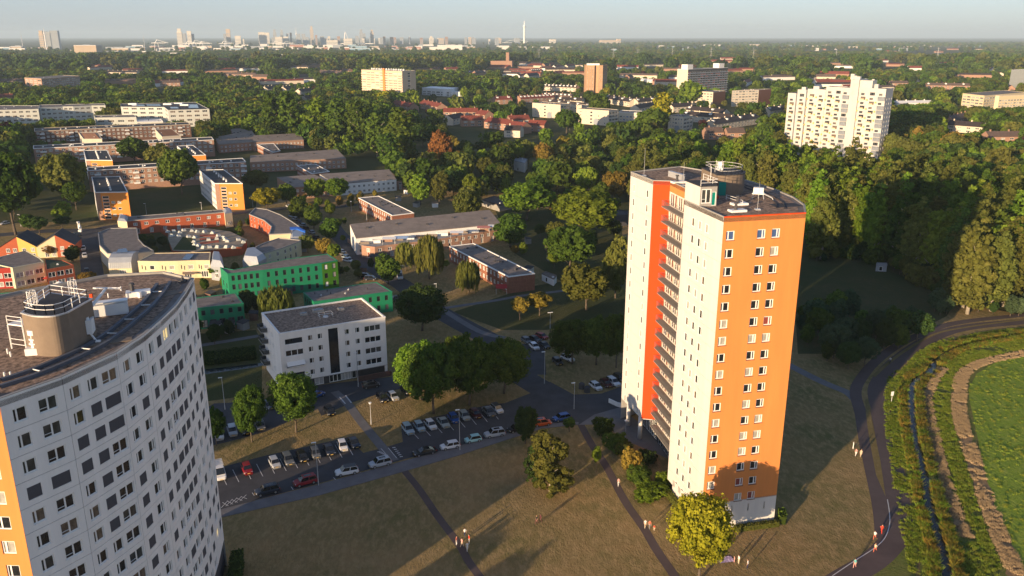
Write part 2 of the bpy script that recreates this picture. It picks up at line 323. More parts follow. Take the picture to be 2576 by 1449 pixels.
band('street', [aR(33, 120, 1010), aR(33, 150, 850), aR(33, 120, 700), aR(33, 180, 600), aR(33, 400, 560)], 11, 0.014, M_asph)
sheet('street', [aR(32, -420, 1300), aR(32, 0, 1280), aR(32, 250, 1235), aR(32, 600, 1120), aR(32, 1050, 1065), aR(32, 1560, 1010), aR(32, 1900, 1000), aR(32, 1900, 1090), aR(32, 1500, 1140), aR(32, 1200, 1215), aR(32, 960, 1292), aR(32, 660, 1425), aR(42, 860, 75), aR(42, 420, 265), aR(42, 100, 350), aR(42, -250, 430), aR(42, -250, 180)], 0.018, M_asph)
band('path', [aR(32, 790, 1180), aR(32, 920, 1300), aR(32, 1030, 1449), aR(42, 1180, 120), aR(42, 1300, 280), aR(42, 1400, 400), aR(42, 1490, 500)], 2.0, 0.024, M_pave)
sheet('pavement', [aR(43, 1000, 205), aR(43, 1130, 120), aR(43, 1340, 60), aR(43, 1640, 300), aR(43, 1730, 480), aR(43, 1500, 380), aR(43, 1380, 330), aR(43, 1200, 200)], 0.016, M_pave)
# markings: bay lines, zebra bars, hatching
b = MB()
def bar(p, q, wd=0.12):
    p, q = Vector(p[:2]), Vector(q[:2]); d = (q-p).normalized(); n = Vector((-d.y, d.x))*wd/2
    b.poly([(*(p-n), 0), (*(q-n), 0), (*(q+n), 0), (*(p+n), 0)])
def bays(a0, a1, b0, b1, n):
    for i in range(n+1): bar(a0.lerp(a1, i/n), b0.lerp(b1, i/n))
bays(aR(42, 110, 700), aR(42, 1150, 455), aR(42, 60, 600), aR(42, 1090, 350), 11)
bays(aR(42, 1690, 320), aR(43, 340, 160), aR(42, 1600, 225), aR(43, 270, 70), 7)
for u in (320, 640, 990, 1210, 1640, 1850): bar(aR(42, u, 815-u*0.155 if u < 700 else 640-(u-990)*0.19), aR(42, u+18, 840-u*0.155 if u < 700 else 660-(u-990)*0.19))
for k in range(5):
    bar(aR(42, 65+k*38, 890-k*14), aR(42, 120+k*38, 830-k*12), .1); bar(aR(42, 75+k*38, 845-k*12), aR(42, 125+k*38, 875-k*15), .1)
for k in range(6):
    p, q = aR(42, 1450+k*11, 400+k*14), aR(42, 1500+k*9, 390+k*15); bar(aR(42, 1475+k*12, 395+k*15), aR(42, 1500+k*12, 391+k*15), .28)
    bar(aR(42, 1350+k*14, 430+k*6), aR(42, 1375+k*12, 424+k*6), .28)
bar(aR(42, 1380, 400), aR(42, 1425, 450), .14); bar(aR(42, 1440, 395), aR(42, 1510, 480), .14)
bar(aR(32, 840, 1235), aR(32, 900, 1305), .3); bar(aR(32, 900, 1220), aR(32, 960, 1295), .3)
o = structure('road_marking', b.mesh('road_marking', M_paint), 0.05)
# water of the canal behind the white flats and its grassy banks
sheet('canal_bank', [aR(31, 1980, 600), aR(31, 2576, 560), aR(32, 60, 700), aR(32, 60, 1200), aR(31, 2080, 1280)], 0.005, G_yard)
sheet('water', [aR(31, 2040, 1010), aR(31, 2576, 935), aR(32, 110, 908), aR(32, 110, 885), aR(31, 2576, 898), aR(31, 2030, 960)], 0.011, M_water)
band('path', [aR(31, 1990, 720), aR(31, 2300, 670), aR(31, 2600, 620)], 2.2, 0.012, M_pave)
# streets and yards among the houses
band('street', [aR(21, -300, 850), aR(21, 0, 830), aR(21, 500, 790), aR(21, 980, 780), aR(21, 1250, 730), aR(22, 300, 560), aR(22, 700, 560), aR(22, 1000, 520)], 7, 0.012, M_asph)
band('street', [aR(21, 900, 780), aR(21, 900, 1000), aR(21, 930, 1200), aR(21, 950, 1400)], 7, 0.016, M_asph)
sheet('yard', [aR(21, -200, 720), aR(21, 1000, 690), aR(21, 1450, 640), aR(21, 2576, 560), aR(21, 2576, 250), aR(21, 900, 100), aR(21, -200, 200)], 0.004, G_yard)
sheet('yard', [aR(22, 830, 480), aR(22, 1600, 420), aR(22, 1700, 640), aR(22, 950, 720), aR(22, 830, 700)], 0.004, G_lawn)
sheet('yard', [aR(23, -200, 500), aR(23, 1100, 650), aR(23, 1150, 1500), aR(33, 1150, 420), aR(33, 350, 560), aR(33, -100, 560), aR(32, 1980, 380), aR(33, 200, 120), aR(23, 500, 1300), aR(23, 0, 1000)], 0.004, G_yard)
sheet('courtyard', [aR(21, 1300, 740), aR(21, 2350, 720), aR(21, 2500, 960), aR(21, 1500, 1000), aR(21, 1380, 860)], 0.006, G_yard)
sheet('yard', [aR(24, 300, 1000), aR(24, 900, 1080), aR(24, 1500, 1300), aR(24, 1900, 1449), aR(34, 1800, 420), aR(34, 1050, 800), aR(34, 300, 800), aR(34, 250, 0)], 0.004, G_yard)
# ------------------------------------------------------------------ walls with real window openings
def wall_mesh(L, H, ops, m, depth, edge=0.0):
    us = sorted({0.0, L} | {round(o[0], 4) for o in ops} | {round(o[0]+o[2], 4) for o in ops})
    vs = sorted({0.0, H} | {round(o[1], 4) for o in ops} | {round(o[1]+o[3], 4) for o in ops})
    b = MB(); q = lambda a, c, d, e: b.poly([(a, 0, d), (c, 0, d), (c, 0, e), (a, 0, e)])
    for j in range(len(vs)-1):
        vc = (vs[j]+vs[j+1])/2; st = None
        row = [o for o in ops if o[1] < vc < o[1]+o[3]]
        for i in range(len(us)-1):
            uc = (us[i]+us[i+1])/2
            if any(o[0] < uc < o[0]+o[2] for o in row):
                if st is not None: q(st, us[i], vs[j], vs[j+1]); st = None
            elif st is None: st = us[i]
        if st is not None: q(st, L, vs[j], vs[j+1])
    for o in ops:
        u, v, wd, h = o[:4]; u1, v1, d = u+wd, v+h, depth
        b.poly([(u, 0, v), (u, d, v), (u, d, v1), (u, 0, v1)][::-1]); b.poly([(u1, 0, v), (u1, d, v), (u1, d, v1), (u1, 0, v1)])
        b.poly([(u, 0, v), (u1, 0, v), (u1, d, v), (u, d, v)]); b.poly([(u, 0, v1), (u1, 0, v1), (u1, d, v1), (u, d, v1)][::-1])
    if edge:
        e = edge
        b.poly([(0, 0, 0), (0, e, 0), (0, e, H), (0, 0, H)][::-1]); b.poly([(L, 0, 0), (L, e, 0), (L, e, H), (L, 0, H)])
        b.poly([(0, 0, 0), (0, e, 0), (L, e, 0), (L, 0, 0)][::-1]); b.poly([(0, 0, H), (L, 0, H), (L, e, H), (0, e, H)])
    return b.mesh('wall', m)
WCACHE = {}
def window_meshes(w, h, style, fm, pm, depth, one):
    k = (round(w, 2), round(h, 2), style, fm.name, pm.name, depth, one)
    if k in WCACHE: return WCACHE[k]
    b = MB(); t = min(0.13, w*0.095); y0, y1 = depth-0.07, depth+0.01
    if style == 'screen':                                        # lowered roller screen in front of the glass
        b.box(0, w, 0.0, depth, h-0.12, h)
        p = MB(); p.box(0.02, w-0.02, 0.02, 0.05, 0.05, h-0.12)
    else:
        b.box(0, w, y0, y1, 0, t); b.box(0, w, y0, y1, h-t, h); b.box(0, t, y0, y1, t, h-t); b.box(w-t, w, y0, y1, t, h-t)
        for f in {'plain': (), 'side': (0.3,), 'sider': (0.68,), 'two': (0.5,), 'three': (0.33, 0.66), 'four': (0.25, 0.5, 0.75)}.get(style, ()):
            b.box(w*f-t*0.6, w*f+t*0.6, y0, y1, t, h-t)
        if style == 'two': b.box(t, w*0.5, y0-0.01, y1, h*0.28, h*0.28+0.04)
        p = MB()
        if style in ('half',): p.poly([(0.02, depth, 0), (w-0.02, depth, 0), (w-0.02, depth, h), (0.02, depth, h)])
        else: p.poly([(0.02, depth, 0.02), (w-0.02, depth, 0.02), (w-0.02, depth, h-0.02), (0.02, depth, h-0.02)])
    if one:
        n = len(b.v); b.v += p.v; b.f += [tuple(i+n for i in f) for f in p.f]; b.m += [1]*len(p.f)
        r = (b.mesh('window', [fm, pm]), None)
    else: r = (b.mesh('window', fm), p.mesh('pane', pm))
    WCACHE[k] = r; return r
def add_window(parent, A, ang, u, v, w, h, style='plain', pm=None, fm=None, depth=0.15, one=False, name='window'):
    pm = pm or random.choice(PANES); fm = fm or M_frame
    a, b = window_meshes(w, h, style, fm, pm, depth, one)
    o = link(name, a, parent, (A[0]+math.cos(ang)*u, A[1]+math.sin(ang)*u, A[2]+v), ang)
    if b is not None: link('screen' if style == 'screen' else 'pane', b, o)
    return o
def facade(parent, A, B, z0, z1, m, wins=(), depth=0.15, name='wall', one=False, fm=None, shared=None, edge=0.0):
    """a wall from A to B (outside to the right of that direction) with openings (u, v, width, height, style, pane)"""
    base = parent.location; A, B = Vector((A[0], A[1], 0)), Vector((B[0], B[1], 0)); d = B-A; L = d.length; ang = math.atan2(d.y, d.x)
    loc = A - Vector((base.x, base.y, 0)); loc.z = z0 - base.z
    me = shared or wall_mesh(L, z1-z0, wins, m, depth, edge)
    o = link(name, me, parent, loc, ang)
    for x in wins:
        add_window(parent, loc, ang, x[0], x[1], x[2], x[3], x[4] if len(x) > 4 else 'plain', x[5] if len(x) > 5 else None, fm, depth, one, x[6] if len(x) > 6 else 'window')
    return o, me
def grid(L, cols, rows, w, h, v0, pitch, style='plain', u0=0.0, u1=None, pm=None):
    u1 = L if u1 is None else u1; st = (u1-u0)/cols; w = min(w, st*0.94)
    return [(u0+st*(i+0.5)-w/2, v0+pitch*r, w, h, style, pm if not isinstance(pm, (list, tuple)) else random.choice(pm)) for i in range(cols) for r in range(rows)]
def offset(p, d):
    n = len(p); out = []
    for i in range(n):
        a, b, c = (Vector(p[k % n][:2]) for k in (i-1, i, i+1)); e1, e2 = (b-a).normalized(), (c-b).normalized()
        n1, n2 = Vector((-e1.y, e1.x)), Vector((-e2.y, e2.x)); bi = (n1+n2); l = bi.length
        bi = bi/l if l > 1e-6 else n1; k = d/max(0.35, bi.dot(n1)); out.append(b+bi*k)
    return out
def roof_on(t, P, z, m, trim=None, wd=0.3, up=0.25, proud=0.05, drop=0.36):
    base = t.location; Q = [Vector((p[0]-base.x, p[1]-base.y)) for p in P]
    b = MB(); b.prism(offset(Q, 0.02), z-0.5-base.z, z-up-base.z); link('roof', b.mesh('roof', m), t)
    if trim:
        o_, i_ = offset(Q, -proud), offset(Q, wd); b = MB(); n = len(Q); za, zb = z-drop-base.z, z-base.z
        for i in range(n):
            j = (i+1) % n; a, c, d, e = o_[i], o_[j], i_[j], i_[i]
            b.poly([(*a, za), (*c, za), (*c, zb), (*a, zb)]); b.poly([(*a, zb), (*c, zb), (*d, zb), (*e, zb)])
            b.poly([(*e, za), (*e, zb), (*d, zb), (*d, za)]); b.poly([(*a, za), (*e, za), (*d, za), (*c, za)])
        link('roof_edge', b.mesh('roof_edge', trim), t)
def building(name, label, cat, roofpx, z, wall, roof, fac=None, group=None, trim=None, one=True, P=None, walls=None, depth=0.12, zb=0.0, grow=2.0, up=0.25, fm=None):
    P = [at(x, y, z) for x, y in roofpx] if P is None else [Vector((p[0], p[1], z)) for p in P]
    P = ccw(P) if area2(P) < 0 else P
    t = thing(name, label, cat, (P[0].x, P[0].y, zb), 0, group); foot(P, grow); prot(P, z); n = len(P)
    for i in range(n):
        A, B = P[i], P[(i+1) % n]; L = (Vector(B[:2])-Vector(A[:2])).length
        f = (fac or {}).get(i); facade(t, A, B, zb, z-(0.36 if trim else 0.26), (walls or {}).get(i, wall), f(L) if f else (), depth, one=one, fm=fm)
    roof_on(t, P, z, roof, trim, up=up)
    if one and n == 4 and z < 20 and label[0] != 't': vents(t, P, z, int((P[1]-P[0]).length/7), random.choice((M_wmetal, M_dgrey, M_steel)), 'roof_vent', random.uniform(.4, .9), .6, len(label))
    return t, P
def box_part(t, name, c, sx, sy, z0, z1, ang, m):
    b = MB(); b.obox((0, 0), sx, sy, 0, z1-z0, 0, 0); return link(name, b.mesh(name, m), t, (c[0]-t.location.x, c[1]-t.location.y, z0-t.location.z), ang)
def rail_part(t, pts, z, h=1.0, m=None, closed=False, post=1.6, name='railing', r=0.04):
    b = MB(); base = t.location; q = [Vector((p[0]-base.x, p[1]-base.y, z-base.z)) for p in pts]
    if closed: q.append(q[0])
    for a, c in zip(q, q[1:]):
        for f in (0.5, 1.0): b.tube(a+Vector((0, 0, h*f)), c+Vector((0, 0, h*f)), r, n=4)
        k = max(1, int((c-a).length/post))
        for i in range(k+1):
            p = a.lerp(c, i/k); b.tube(p, p+Vector((0, 0, h)), r, n=4)
    return link(name, b.mesh(name, m or M_wmetal), t)

# ------------------------------------------------------------------ the orange and white tower
def V2(*a): return Vector(a)
ROW = 2.834
def orange_tower():
    F, G_ = V2(31.75, 122.1), V2(45.05, 125.15)
    back = [V2(47.0, 131.5), V2(47.4, 138), V2(46.5, 146), V2(44.2, 155), V2(40.2, 165), V2(35.0, 172.5)]
    A, B, C = V2(23.7, 165.3), V2(26.5, 155.0), V2(29.6, 154.4)
    E = V2(28.55, 135.8); D = V2(32.6, 137.2)
    T = 54.0; t = thing('apartment_tower', 'tall orange and white apartment tower beside the curving path', 'apartment tower', (F.x, F.y, 0))
    foot([F, G_]+back+[A, B, E], 1.5); base = t.location
    # orange end: three windows a floor, white foot below
    L = (G_-F).length; z0 = 5.2; wins = []
    for r in range(17):
        v = 51.8 - ROW*r - 1.45 - z0
        for u, st in ((0.55, 'side'), (5.7, 'sider'), (8.15, 'sider')):
            pm = M_screen_b if r == 0 else (M_glass if random.random() < .55 else M_curt if random.random() < .8 else M_red_c)
            wins.append((u, v, 1.4, 1.45, st, pm))
    facade(t, F, G_, z0, T-0.1, M_orange, [w_ for w_ in wins], 0.18)
    ang = math.atan2((G_-F).y, (G_-F).x)
    sill = MB(); sill.box(-0.06, 1.46, -0.1, 0.1, -0.09, -0.003); sm = sill.mesh('sill', M_brickb)
    for w_ in wins: link('sill', sm, t, (math.cos(ang)*w_[0], math.sin(ang)*w_[0], w_[1]+z0), ang)
    facade(t, F, G_, 0, z0-0.03, M_white_t, [(2.4+3.0*i, 2.7, 0.22, 1.5, 'plain', M_glass) for i in range(4)], 0.2, name='foot_wall')
    # white wing: one panel a floor with three windows
    L = (F-E).length
    def wing(A_, B_, zlo, cols, nfl, label_top):
        L = (B_-A_).length; shared = None
        for r in range(nfl):
            hi = T if r == 0 else 51.8 - ROW*r + 0.75
            lo = 51.8 - ROW*(r+1) + 0.75 + 0.025
            if r == nfl-1: lo = zlo
            ws = [(u, 51.8-ROW*r-1.5-lo, wd, 1.5, 'sider', random.choice([M_glass, M_glass, M_glass2, M_curt2, M_screen, M_curt])) for u, wd in cols]
            if r in (0, nfl-1): shared_m = None
            else: shared_m = shared
            o, me = facade(t, A_, B_, lo, hi, M_white_t, ws, 0.09, name='panel', shared=shared_m, edge=0.05)
            if r not in (0, nfl-1): shared = me
    wl = (F-E).length
    wing(E, F, 3.3, [(wl-10.2-0.7, 1.4), (wl-7.8-0.65, 1.4), (wl-5.3-0.65, 1.4)], 18, 1)
    bs = E.lerp(F, 0.16); facade(t, bs, F, 0, 3.27, M_white_t, [(1.2+2.2*i, 0.6, 0.16, 2.0, 'plain', M_glass) for i in range(4)], 0.15, name='foot_wall')
    wing(A, B, 5.0, [(1.4, 1.1), (7.8, 1.25)], 17, 1)
    # thin slot windows of the far wing
    # recess: red return wall, back wall behind the balconies
    facade(t, B, C, 5.0, T-0.1, M_redor, name='red_wall')
    bw = (D-C).length; ba = math.atan2((D-C).y, (D-C).x)
    facade(t, C, D, T-1.9, T-0.1, M_orange, name='orange_head')
    slab = MB(); 
    sl = 12.2; slab.box(0.2, sl, -1.55, 0.1, -0.22, 0.0); smesh = slab.mesh('balcony_slab', M_slab)
    rl = MB()
    for zz in (0.12, 1.05): rl.box(0.2, sl, -1.52, -1.47, zz, zz+0.05)
    for i in range(61): rl.box(0.2+i*0.2, 0.225+i*0.2, -1.505, -1.485, 0.15, 1.05)
    for i in range(8): rl.box(0.2, 0.25, -1.5+i*0.2, -1.48+i*0.2, 0.15, 1.05)
    for zz in (0.12, 1.05): rl.box(0.2, 0.25, -1.5, 0, zz, zz+0.05)
    rmesh = rl.mesh('balcony_railing', M_bar)
    for r in range(17):
        zf = T - 1.9 - 0.25 - ROW*(r+1) + 0.35
        lo = zf; hi = zf + ROW - (0.28 if r else 0.1) + 0.0
        hi = min(hi, T-1.92)
        H = hi-lo
        cur = [M_curt2, M_glass2, M_curt2]
        ws = []
        for k in range(3):
            ws += [(0.5+k*4.1, 0.08, 2.0, H-0.2, 'two', random.choice(cur)), (2.75+k*4.1, 0.08, 1.05, H-0.2, 'plain', M_door, 'door')]
        facade(t, C, D, lo, hi-0.003, M_crm, ws, 0.1, name='balcony_wall')
        loc = (C.x-base.x, C.y-base.y, zf)
        link('balcony_slab', smesh, t, loc, ba); link('balcony_railing', rmesh, t, loc, ba)
    # ground floor lobby under the overhang
    facade(t, V2(29.9, 154), D, 0, 4.9, M_dgrey, [(0.4+2.7*i, 0.15, 2.5, 4.4, 'two', M_glass2) for i in range(6)], 0.08, name='lobby_wall', fm=M_steel)
    facade(t, V2(27.6, 163.5), V2(29.9, 154), 0, 5.0, M_dgrey, [(0.5+3*i, 0.3, 2.6, 3.8, 'three', M_glass2) for i in range(3)], 0.08, name='lobby_wall')
    b = MB(); b.prism([tuple(p-V2(base.x, base.y)) for p in (A, B, C, V2(33, 150), back[-1])], 4.85, 4.97); link('soffit', b.mesh('soffit', M_white_t), t)
    for p in (V2(26.5, 156), V2(24.9, 162)):
        b = MB(); b.tube((0, 0, 0), (0, 0, 4.9), 0.45, n=14); link('column', b.mesh('column', M_white_t, True), t, (p.x-base.x, p.y-base.y, 0))
    facade(t, D, E, 3.3, T, M_white_t, name='end_wall')
    # hidden rear: curved wall in facets
    ring = [G_]+back+[A]
    for p, q in zip(ring, ring[1:]): facade(t, p, q, 0, T-0.1, M_white_t, [] , name='rear_wall')
    # roof in the outline with a gravel field, rim round it
    out = [F, G_]+back+[A, B, C, D, E]
    b = MB(); q = [p-V2(base.x, base.y) for p in out]; b.prism(q, T-0.8, T-0.12); link('roof', b.mesh('roof', M_roofgrey), t)
    b = MB(); b.prism(offset(q, 1.1), T-0.5, T-0.09); link('gravel_bed', b.mesh('gravel_bed', M_gravel), t)
    oq, iq = offset(q, -0.04), offset(q, 0.22); b = MB(); n = len(q)
    for i in range(n):
        j = (i+1) % n; zz = 0.0
        mm = 1 if i == 0 else 0
        b.poly([(*oq[i], T-0.1), (*oq[j], T-0.1), (*oq[j], T+0.08), (*oq[i], T+0.08)], mm); b.poly([(*oq[i], T+0.08), (*oq[j], T+0.08), (*iq[j], T+0.08), (*iq[i], T+0.08)], mm)
        b.poly([(*iq[i], T-0.12), (*iq[i], T+0.08), (*iq[j], T+0.08), (*iq[j], T-0.12)], mm)
    link('roof_edge', b.mesh('roof_edge', [M_grey, M_redor]), t)
    # stair block and lift drum on the roof
    X = E.lerp(F, 0.40); d = (F-E).normalized(); nn = V2(-d.y, d.x)
    if nn.x < 0: nn = -nn
    sb = [E+V2(0.0, 0), X, X+nn*2.9, E+nn*2.9+V2(.2, 0)]
    z1 = 57.1
    facade(t, sb[0], sb[1], T+0.09, z1, M_white_t, name='stair_block_wall'); facade(t, sb[2], sb[3], T+0.09, z1, M_white_t, name='stair_block_wall'); facade(t, sb[3], sb[0], T+0.09, z1, M_white_t, name='stair_block_wall')
    Ls = (sb[2]-sb[1]).length
    facade(t, sb[1], sb[2], T-0.08, z1, M_grey, [(0.2, 0.5, 1.7, 2.3, 'two', M_glass2), (2.0, 0.1, 0.75, 2.2, 'plain', M_teal, 'door')], 0.1, name='stair_block_wall')
    b = MB(); b.prism([tuple(p-V2(base.x, base.y)) for p in sb], z1-0.02, z1+0.12, 0); link('stair_block_roof', b.mesh('stair_block_roof', M_roofdark), t)
    rail_part(t, [sb[1], sb[2], sb[3]], z1+0.12, 1.0)
    c0 = V2(34.9, 140.2); cc = V2(36.2, 144.4)
    arc = [cc + V2(math.cos(a), math.sin(a))*4.3 for a in np.linspace(math.radians(-108), math.radians(40), 14)]
    dr = arc + [V2(37.6, 149), V2(33.9, 148.2)]
    z2 = 57.3; b = MB(); b.prism([tuple(p-V2(base.x, base.y)) for p in dr], T-0.1, z2); link('lift_housing', b.mesh('lift_housing', M_drum), t)
    b = MB(); b.prism([tuple(p-V2(base.x, base.y)) for p in offset(dr, -0.08)], z2, z2+0.16); link('lift_housing_roof', b.mesh('lift_housing_roof', M_roofdark), t)
    rail_part(t, [p for p in offset(dr, 0.5)], z2+0.16, 1.05, closed=True, post=2.2, r=.03)
    box_part(t, 'door', (35.75, 140.05), 1.2, 0.12, T-0.08, T+2.2, math.radians(-6), M_teal)
    b = MB()
    for dx in (-.3, .3): b.tube((dx, 0, 0), (dx, 0, 4.6), 0.03, n=4)
    for i in range(14): b.tube((-.3, 0, .3+i*.3), (.3, 0, .3+i*.3), 0.02, n=4)
    link('ladder', b.mesh('ladder', M_wmetal), t, (34.2-base.x, 142.4-base.y, T-0.08), math.radians(80))
    b = MB(); b.box(-.5, .5, -.5, .5, 0, .3); b.box(-.35, .35, -.35, .35, .3, 1.4)
    for k in range(4): b.tube((-.5+k % 2, -.5+k//2, .1), (-.5+k % 2, -.5+k//2, 1.6), .03, n=4)
    link('hatch', b.mesh('hatch', M_wmetal), t, (36.4-base.x, 145.5-base.y, z2+0.16))
    # cleaning gondola and roof gear
    b = MB(); b.box(-1.1, 1.1, -.7, .7, 1.3, 2.5); b.box(-1.3, 1.3, -.9, .9, 1.05, 1.3); b.tube((-1, 0, 1.1), (-1.2, -.8, 0), .1); b.tube((1, 0, 1.1), (1.3, -.8, 0), .1); b.tube((0, .5, 1.2), (0, .9, 0), .1); b.tube((1, -.5, 1.3), (3.1, -1.6, .6), .16); b.tube((3.1, -1.6, .6), (3.4, -1.8, -.0), .1)
    link('cleaning_cradle', b.mesh('cleaning_cradle', M_steel), t, (41.2-base.x, 137.5-base.y, T-0.1), math.radians(-20), (.75, .75, .75))
    for x, y in ((36.6, 132.0), (34.9, 126.6), (30.8, 152.8)):
        b = MB(); b.box(-1.3, 1.3, -.7, .7, 0, .35); b.tube((-.3, 0, .35), (-.3, 0, 1.3), .28, .2, 8, 1); b.tube((-.3, 0, 1.3), (-.3, 0, 1.5), .38, .3, 8, 1); link('roof_vent', b.mesh('roof_vent', [M_wmetal, M_dgrey]), t, (x-base.x, y-base.y, T-0.1), math.radians(15))
    for x, y, h in ((25.6, 160.5, 5.5), (31.0, 149.5, 4.2), (38.4, 127.9, 4.5)):
        b = MB(); b.tube((0, 0, 0), (0, 0, h), .04, .02, 5); b.obox((0, 0), .8, .8, 0, .2); link('antenna', b.mesh('antenna', M_steel), t, (x-base.x, y-base.y, T-0.1))
    rail_part(t, [V2(35.6, 136.5), V2(36.6, 133.8), V2(37, 131.5)], T-0.1, 0.8, post=2)
    b = MB(); b.box(-2.5, 2.5, -.35, .35, 0, 1.1); link('roof_duct', b.mesh('roof_duct', M_steel), t, (31.4-base.x, 158.0-base.y, T-0.1), math.radians(-70))
    tr = MB()
    for k in (0.0, 1.2):
        pts = smooth([p for p in offset(q, 3.2+k)[1:8]], 3)
        for a, c in zip(pts, pts[1:]): tr.tube((*a, T+0.05), (*c, T+0.05), .07, n=4)
    link('cradle_rail', tr.mesh('cradle_rail', M_roofdark), t)
    b = MB(); b.box(-.6, .6, -.3, .3, 0, .5); link('equipment_box', b.mesh('equipment_box', M_redor), t, (33.9-base.x, 137.6-base.y, T-0.1), .2)
    b = MB(); b.box(-2.2, 2.2, -1.4, 1.4, 0, .06); link('roof_mat', b.mesh('roof_mat', M_roofdark), t, (43.9-base.x, 131.5-base.y, T-0.09), .2)
    return t
orange_tower()

# ------------------------------------------------------------------ the near white tower with the curved wall
def curved_tower():
    T = 47.3
    roofline = [(-5, 1003), (155, 947.5), (292.5, 885), (362.5, 840), (405, 802.5), (443.5, 765.5), (469, 730.5), (487.5, 698.9)]
    P = [Vector(at(x, y, T)[:2]) for x, y in roofline]
    t = thing('apartment_tower', 'white tower with a curved wall of many windows and a cluttered gravel roof', 'apartment tower', (P[0].x, P[0].y, 0)); base = t.location
    O = P[0] + V2(-13.6, 0.6)
    back = [V2(-50.5, 116), V2(-58, 114.5), V2(-66, 106.5), V2(-74, 95.5), V2(-75, 84)]
    foot(P+back+[O], 1.5)
    nrow = 15; pz = 2.79
    bays = [['a', 'w'], ['a', 'a', 'w'], ['a', 'a'], ['a', 'a'], ['w', 'a', 'a'], ['a', 'a'], ['w', 'a']]
    frac = [[.27, .72], [.18, .5, .82], [.28, .75], [.28, .75], [.17, .52, .85], [.28, .74], [.3, .75]]
    top = T - 1.55
    state = {}
    for bi, (A, B) in enumerate(zip(P, P[1:])):
        d = (B-A).normalized(); A2, B2 = A+d*0.03, B-d*0.03; L = (B2-A2).length; shared = {}
        for r in range(nrow):
            hi = T-0.05 if r == 0 else top - pz*r + 0.62
            lo = top - pz*(r+1) + 0.62 + 0.05
            if r == nrow-1: lo = 4.9
            ws = []
            if not (bi == 6 and r == nrow-1):
                for kk, (k, f) in enumerate(zip(bays[bi], frac[bi])):
                    wd = 2.15 if k == 'w' else 1.42
                    wd = min(wd, L*(0.32 if k == 'w' else 0.25))
                    key = (bi, r, kk)
                    # lowered screens come in runs
                    pr = 0.62 if bi >= 3 else 0.3
                    prev = state.get((bi, r-1, kk)) if r else None
                    scr = random.random() < (0.75 if prev else pr*0.55) if bi >= 3 else random.random() < (0.55 if prev else 0.16)
                    if bi in (1,) and r in (1, 2) : scr = random.random() < .85
                    if bi == 0: scr = r == 3
                    state[key] = scr
                    st = 'screen' if scr else ('two' if k == 'w' else 'side' if bi < 3 and kk != 1 or bi == 1 else 'sider')
                    pm = M_screen if scr else (M_warm if random.random() < 0.012 else random.choice([M_glass, M_glass, M_glass2, M_curt2]))
                    ws.append((L*f-wd/2, top-pz*r-1.5-lo, wd, 1.52, st, pm))
            key = 'edge' if r in (0, nrow-1) else 'mid'
            o, me = facade(t, A2, B2, lo, hi, M_white, ws, 0.17, name='panel', shared=shared.get('mid') if key == 'mid' else None, edge=0.07)
            if key == 'mid': shared['mid'] = me
        n = V2(-d.y, d.x)*0.05; b = MB(); q0, q1 = A+n-V2(base.x, base.y), B+n-V2(base.x, base.y)
        facade(t, A+V2(-d.y, d.x)*0.3, B+V2(-d.y, d.x)*0.3, 0, 4.87, M_plinth, name='plinth')
    # dark joint backing, set back behind the panels, with the same openings left free: thin strips only
    jb = MB()
    for bi, (A, B) in enumerate(zip(P, P[1:])):
        d = (B-A).normalized(); n = V2(-d.y, d.x)*0.06; a, c = A+n-V2(base.x, base.y), B+n-V2(base.x, base.y)
        for r in range(1, nrow):
            zz = top-pz*r+0.645; jb.poly([(*a, zz-.08), (*c, zz-.08), (*c, zz+.08), (*a, zz+.08)])
        if bi:
            jb.poly([(*(a-d*.12), 4.95), (*(a+d*.12), 4.95), (*(a+d*.12), T-.1), (*(a-d*.12), T-.1)])
    link('joint', jb.mesh('joint', M_joint), t)
    # orange end wall
    L = (P[0]-O).length; wins = []
    for r in range(15):
        for u, st in ((L-2.6, 'side'), (L-7.6, 'side'), (L-10.1, 'side')): wins.append((u, top-pz*r-1.5-4.9, 1.4, 1.5, st, random.choice([M_glass, M_curt, M_curt])))
    facade(t, O, P[0], 4.9, T-0.05, M_orange, wins, 0.18); facade(t, O, P[0], 0, 4.87, M_plinth, name='plinth')
    ring = [P[-1]]+back+[O]
    for p, q in zip(ring, ring[1:]): facade(t, p, q, 0, T-0.05, M_white, name='rear_wall')
    out = P+back+[O]; q = [p-V2(base.x, base.y) for p in out]
    b = MB(); b.prism(q, T-0.9, T-0.3); link('roof', b.mesh('roof', M_roofgrey), t)
    b = MB(); b.prism(offset(q, 1.3), T-0.6, T-0.27); link('gravel_bed', b.mesh('gravel_bed', M_gravel), t)
    oq, iq = offset(q, -0.03), offset(q, 0.3); b = MB(); n = len(q)
    for i in range(n):
        j = (i+1) % n
        b.poly([(*oq[i], T-0.05), (*oq[j], T-0.05), (*oq[j], T), (*oq[i], T)]); b.poly([(*oq[i], T), (*oq[j], T), (*iq[j], T), (*iq[i], T)]); b.poly([(*iq[i], T-0.32), (*iq[i], T), (*iq[j], T), (*iq[j], T-0.32)])
    link('roof_edge', b.mesh('roof_edge', M_grey), t)
    Z = T-0.27; rp = lambda u, v, z=Z: aR(31, u, v, z)
    def loc(u, v, z=Z): p = rp(u, v, z); return (p.x-base.x, p.y-base.y, z)
    # loose gravel stones: relief on the bed
    # lift housing with curved front, flat right side
    zt = T+4.2
    tp = [rp(215, 395, zt), rp(330, 425, zt), rp(450, 432, zt), rp(560, 425, zt), rp(680, 392, zt)]
    bk = [rp(925, 255, zt), rp(500, 195, zt)]
    dr = [V2(p.x, p.y) for p in tp+bk]
    b = MB(); b.prism([tuple(p-V2(base.x, base.y)) for p in smooth(dr[:5])+dr[5:]], T-0.3, zt, 0); link('lift_housing', b.mesh('lift_housing', M_drum), t)
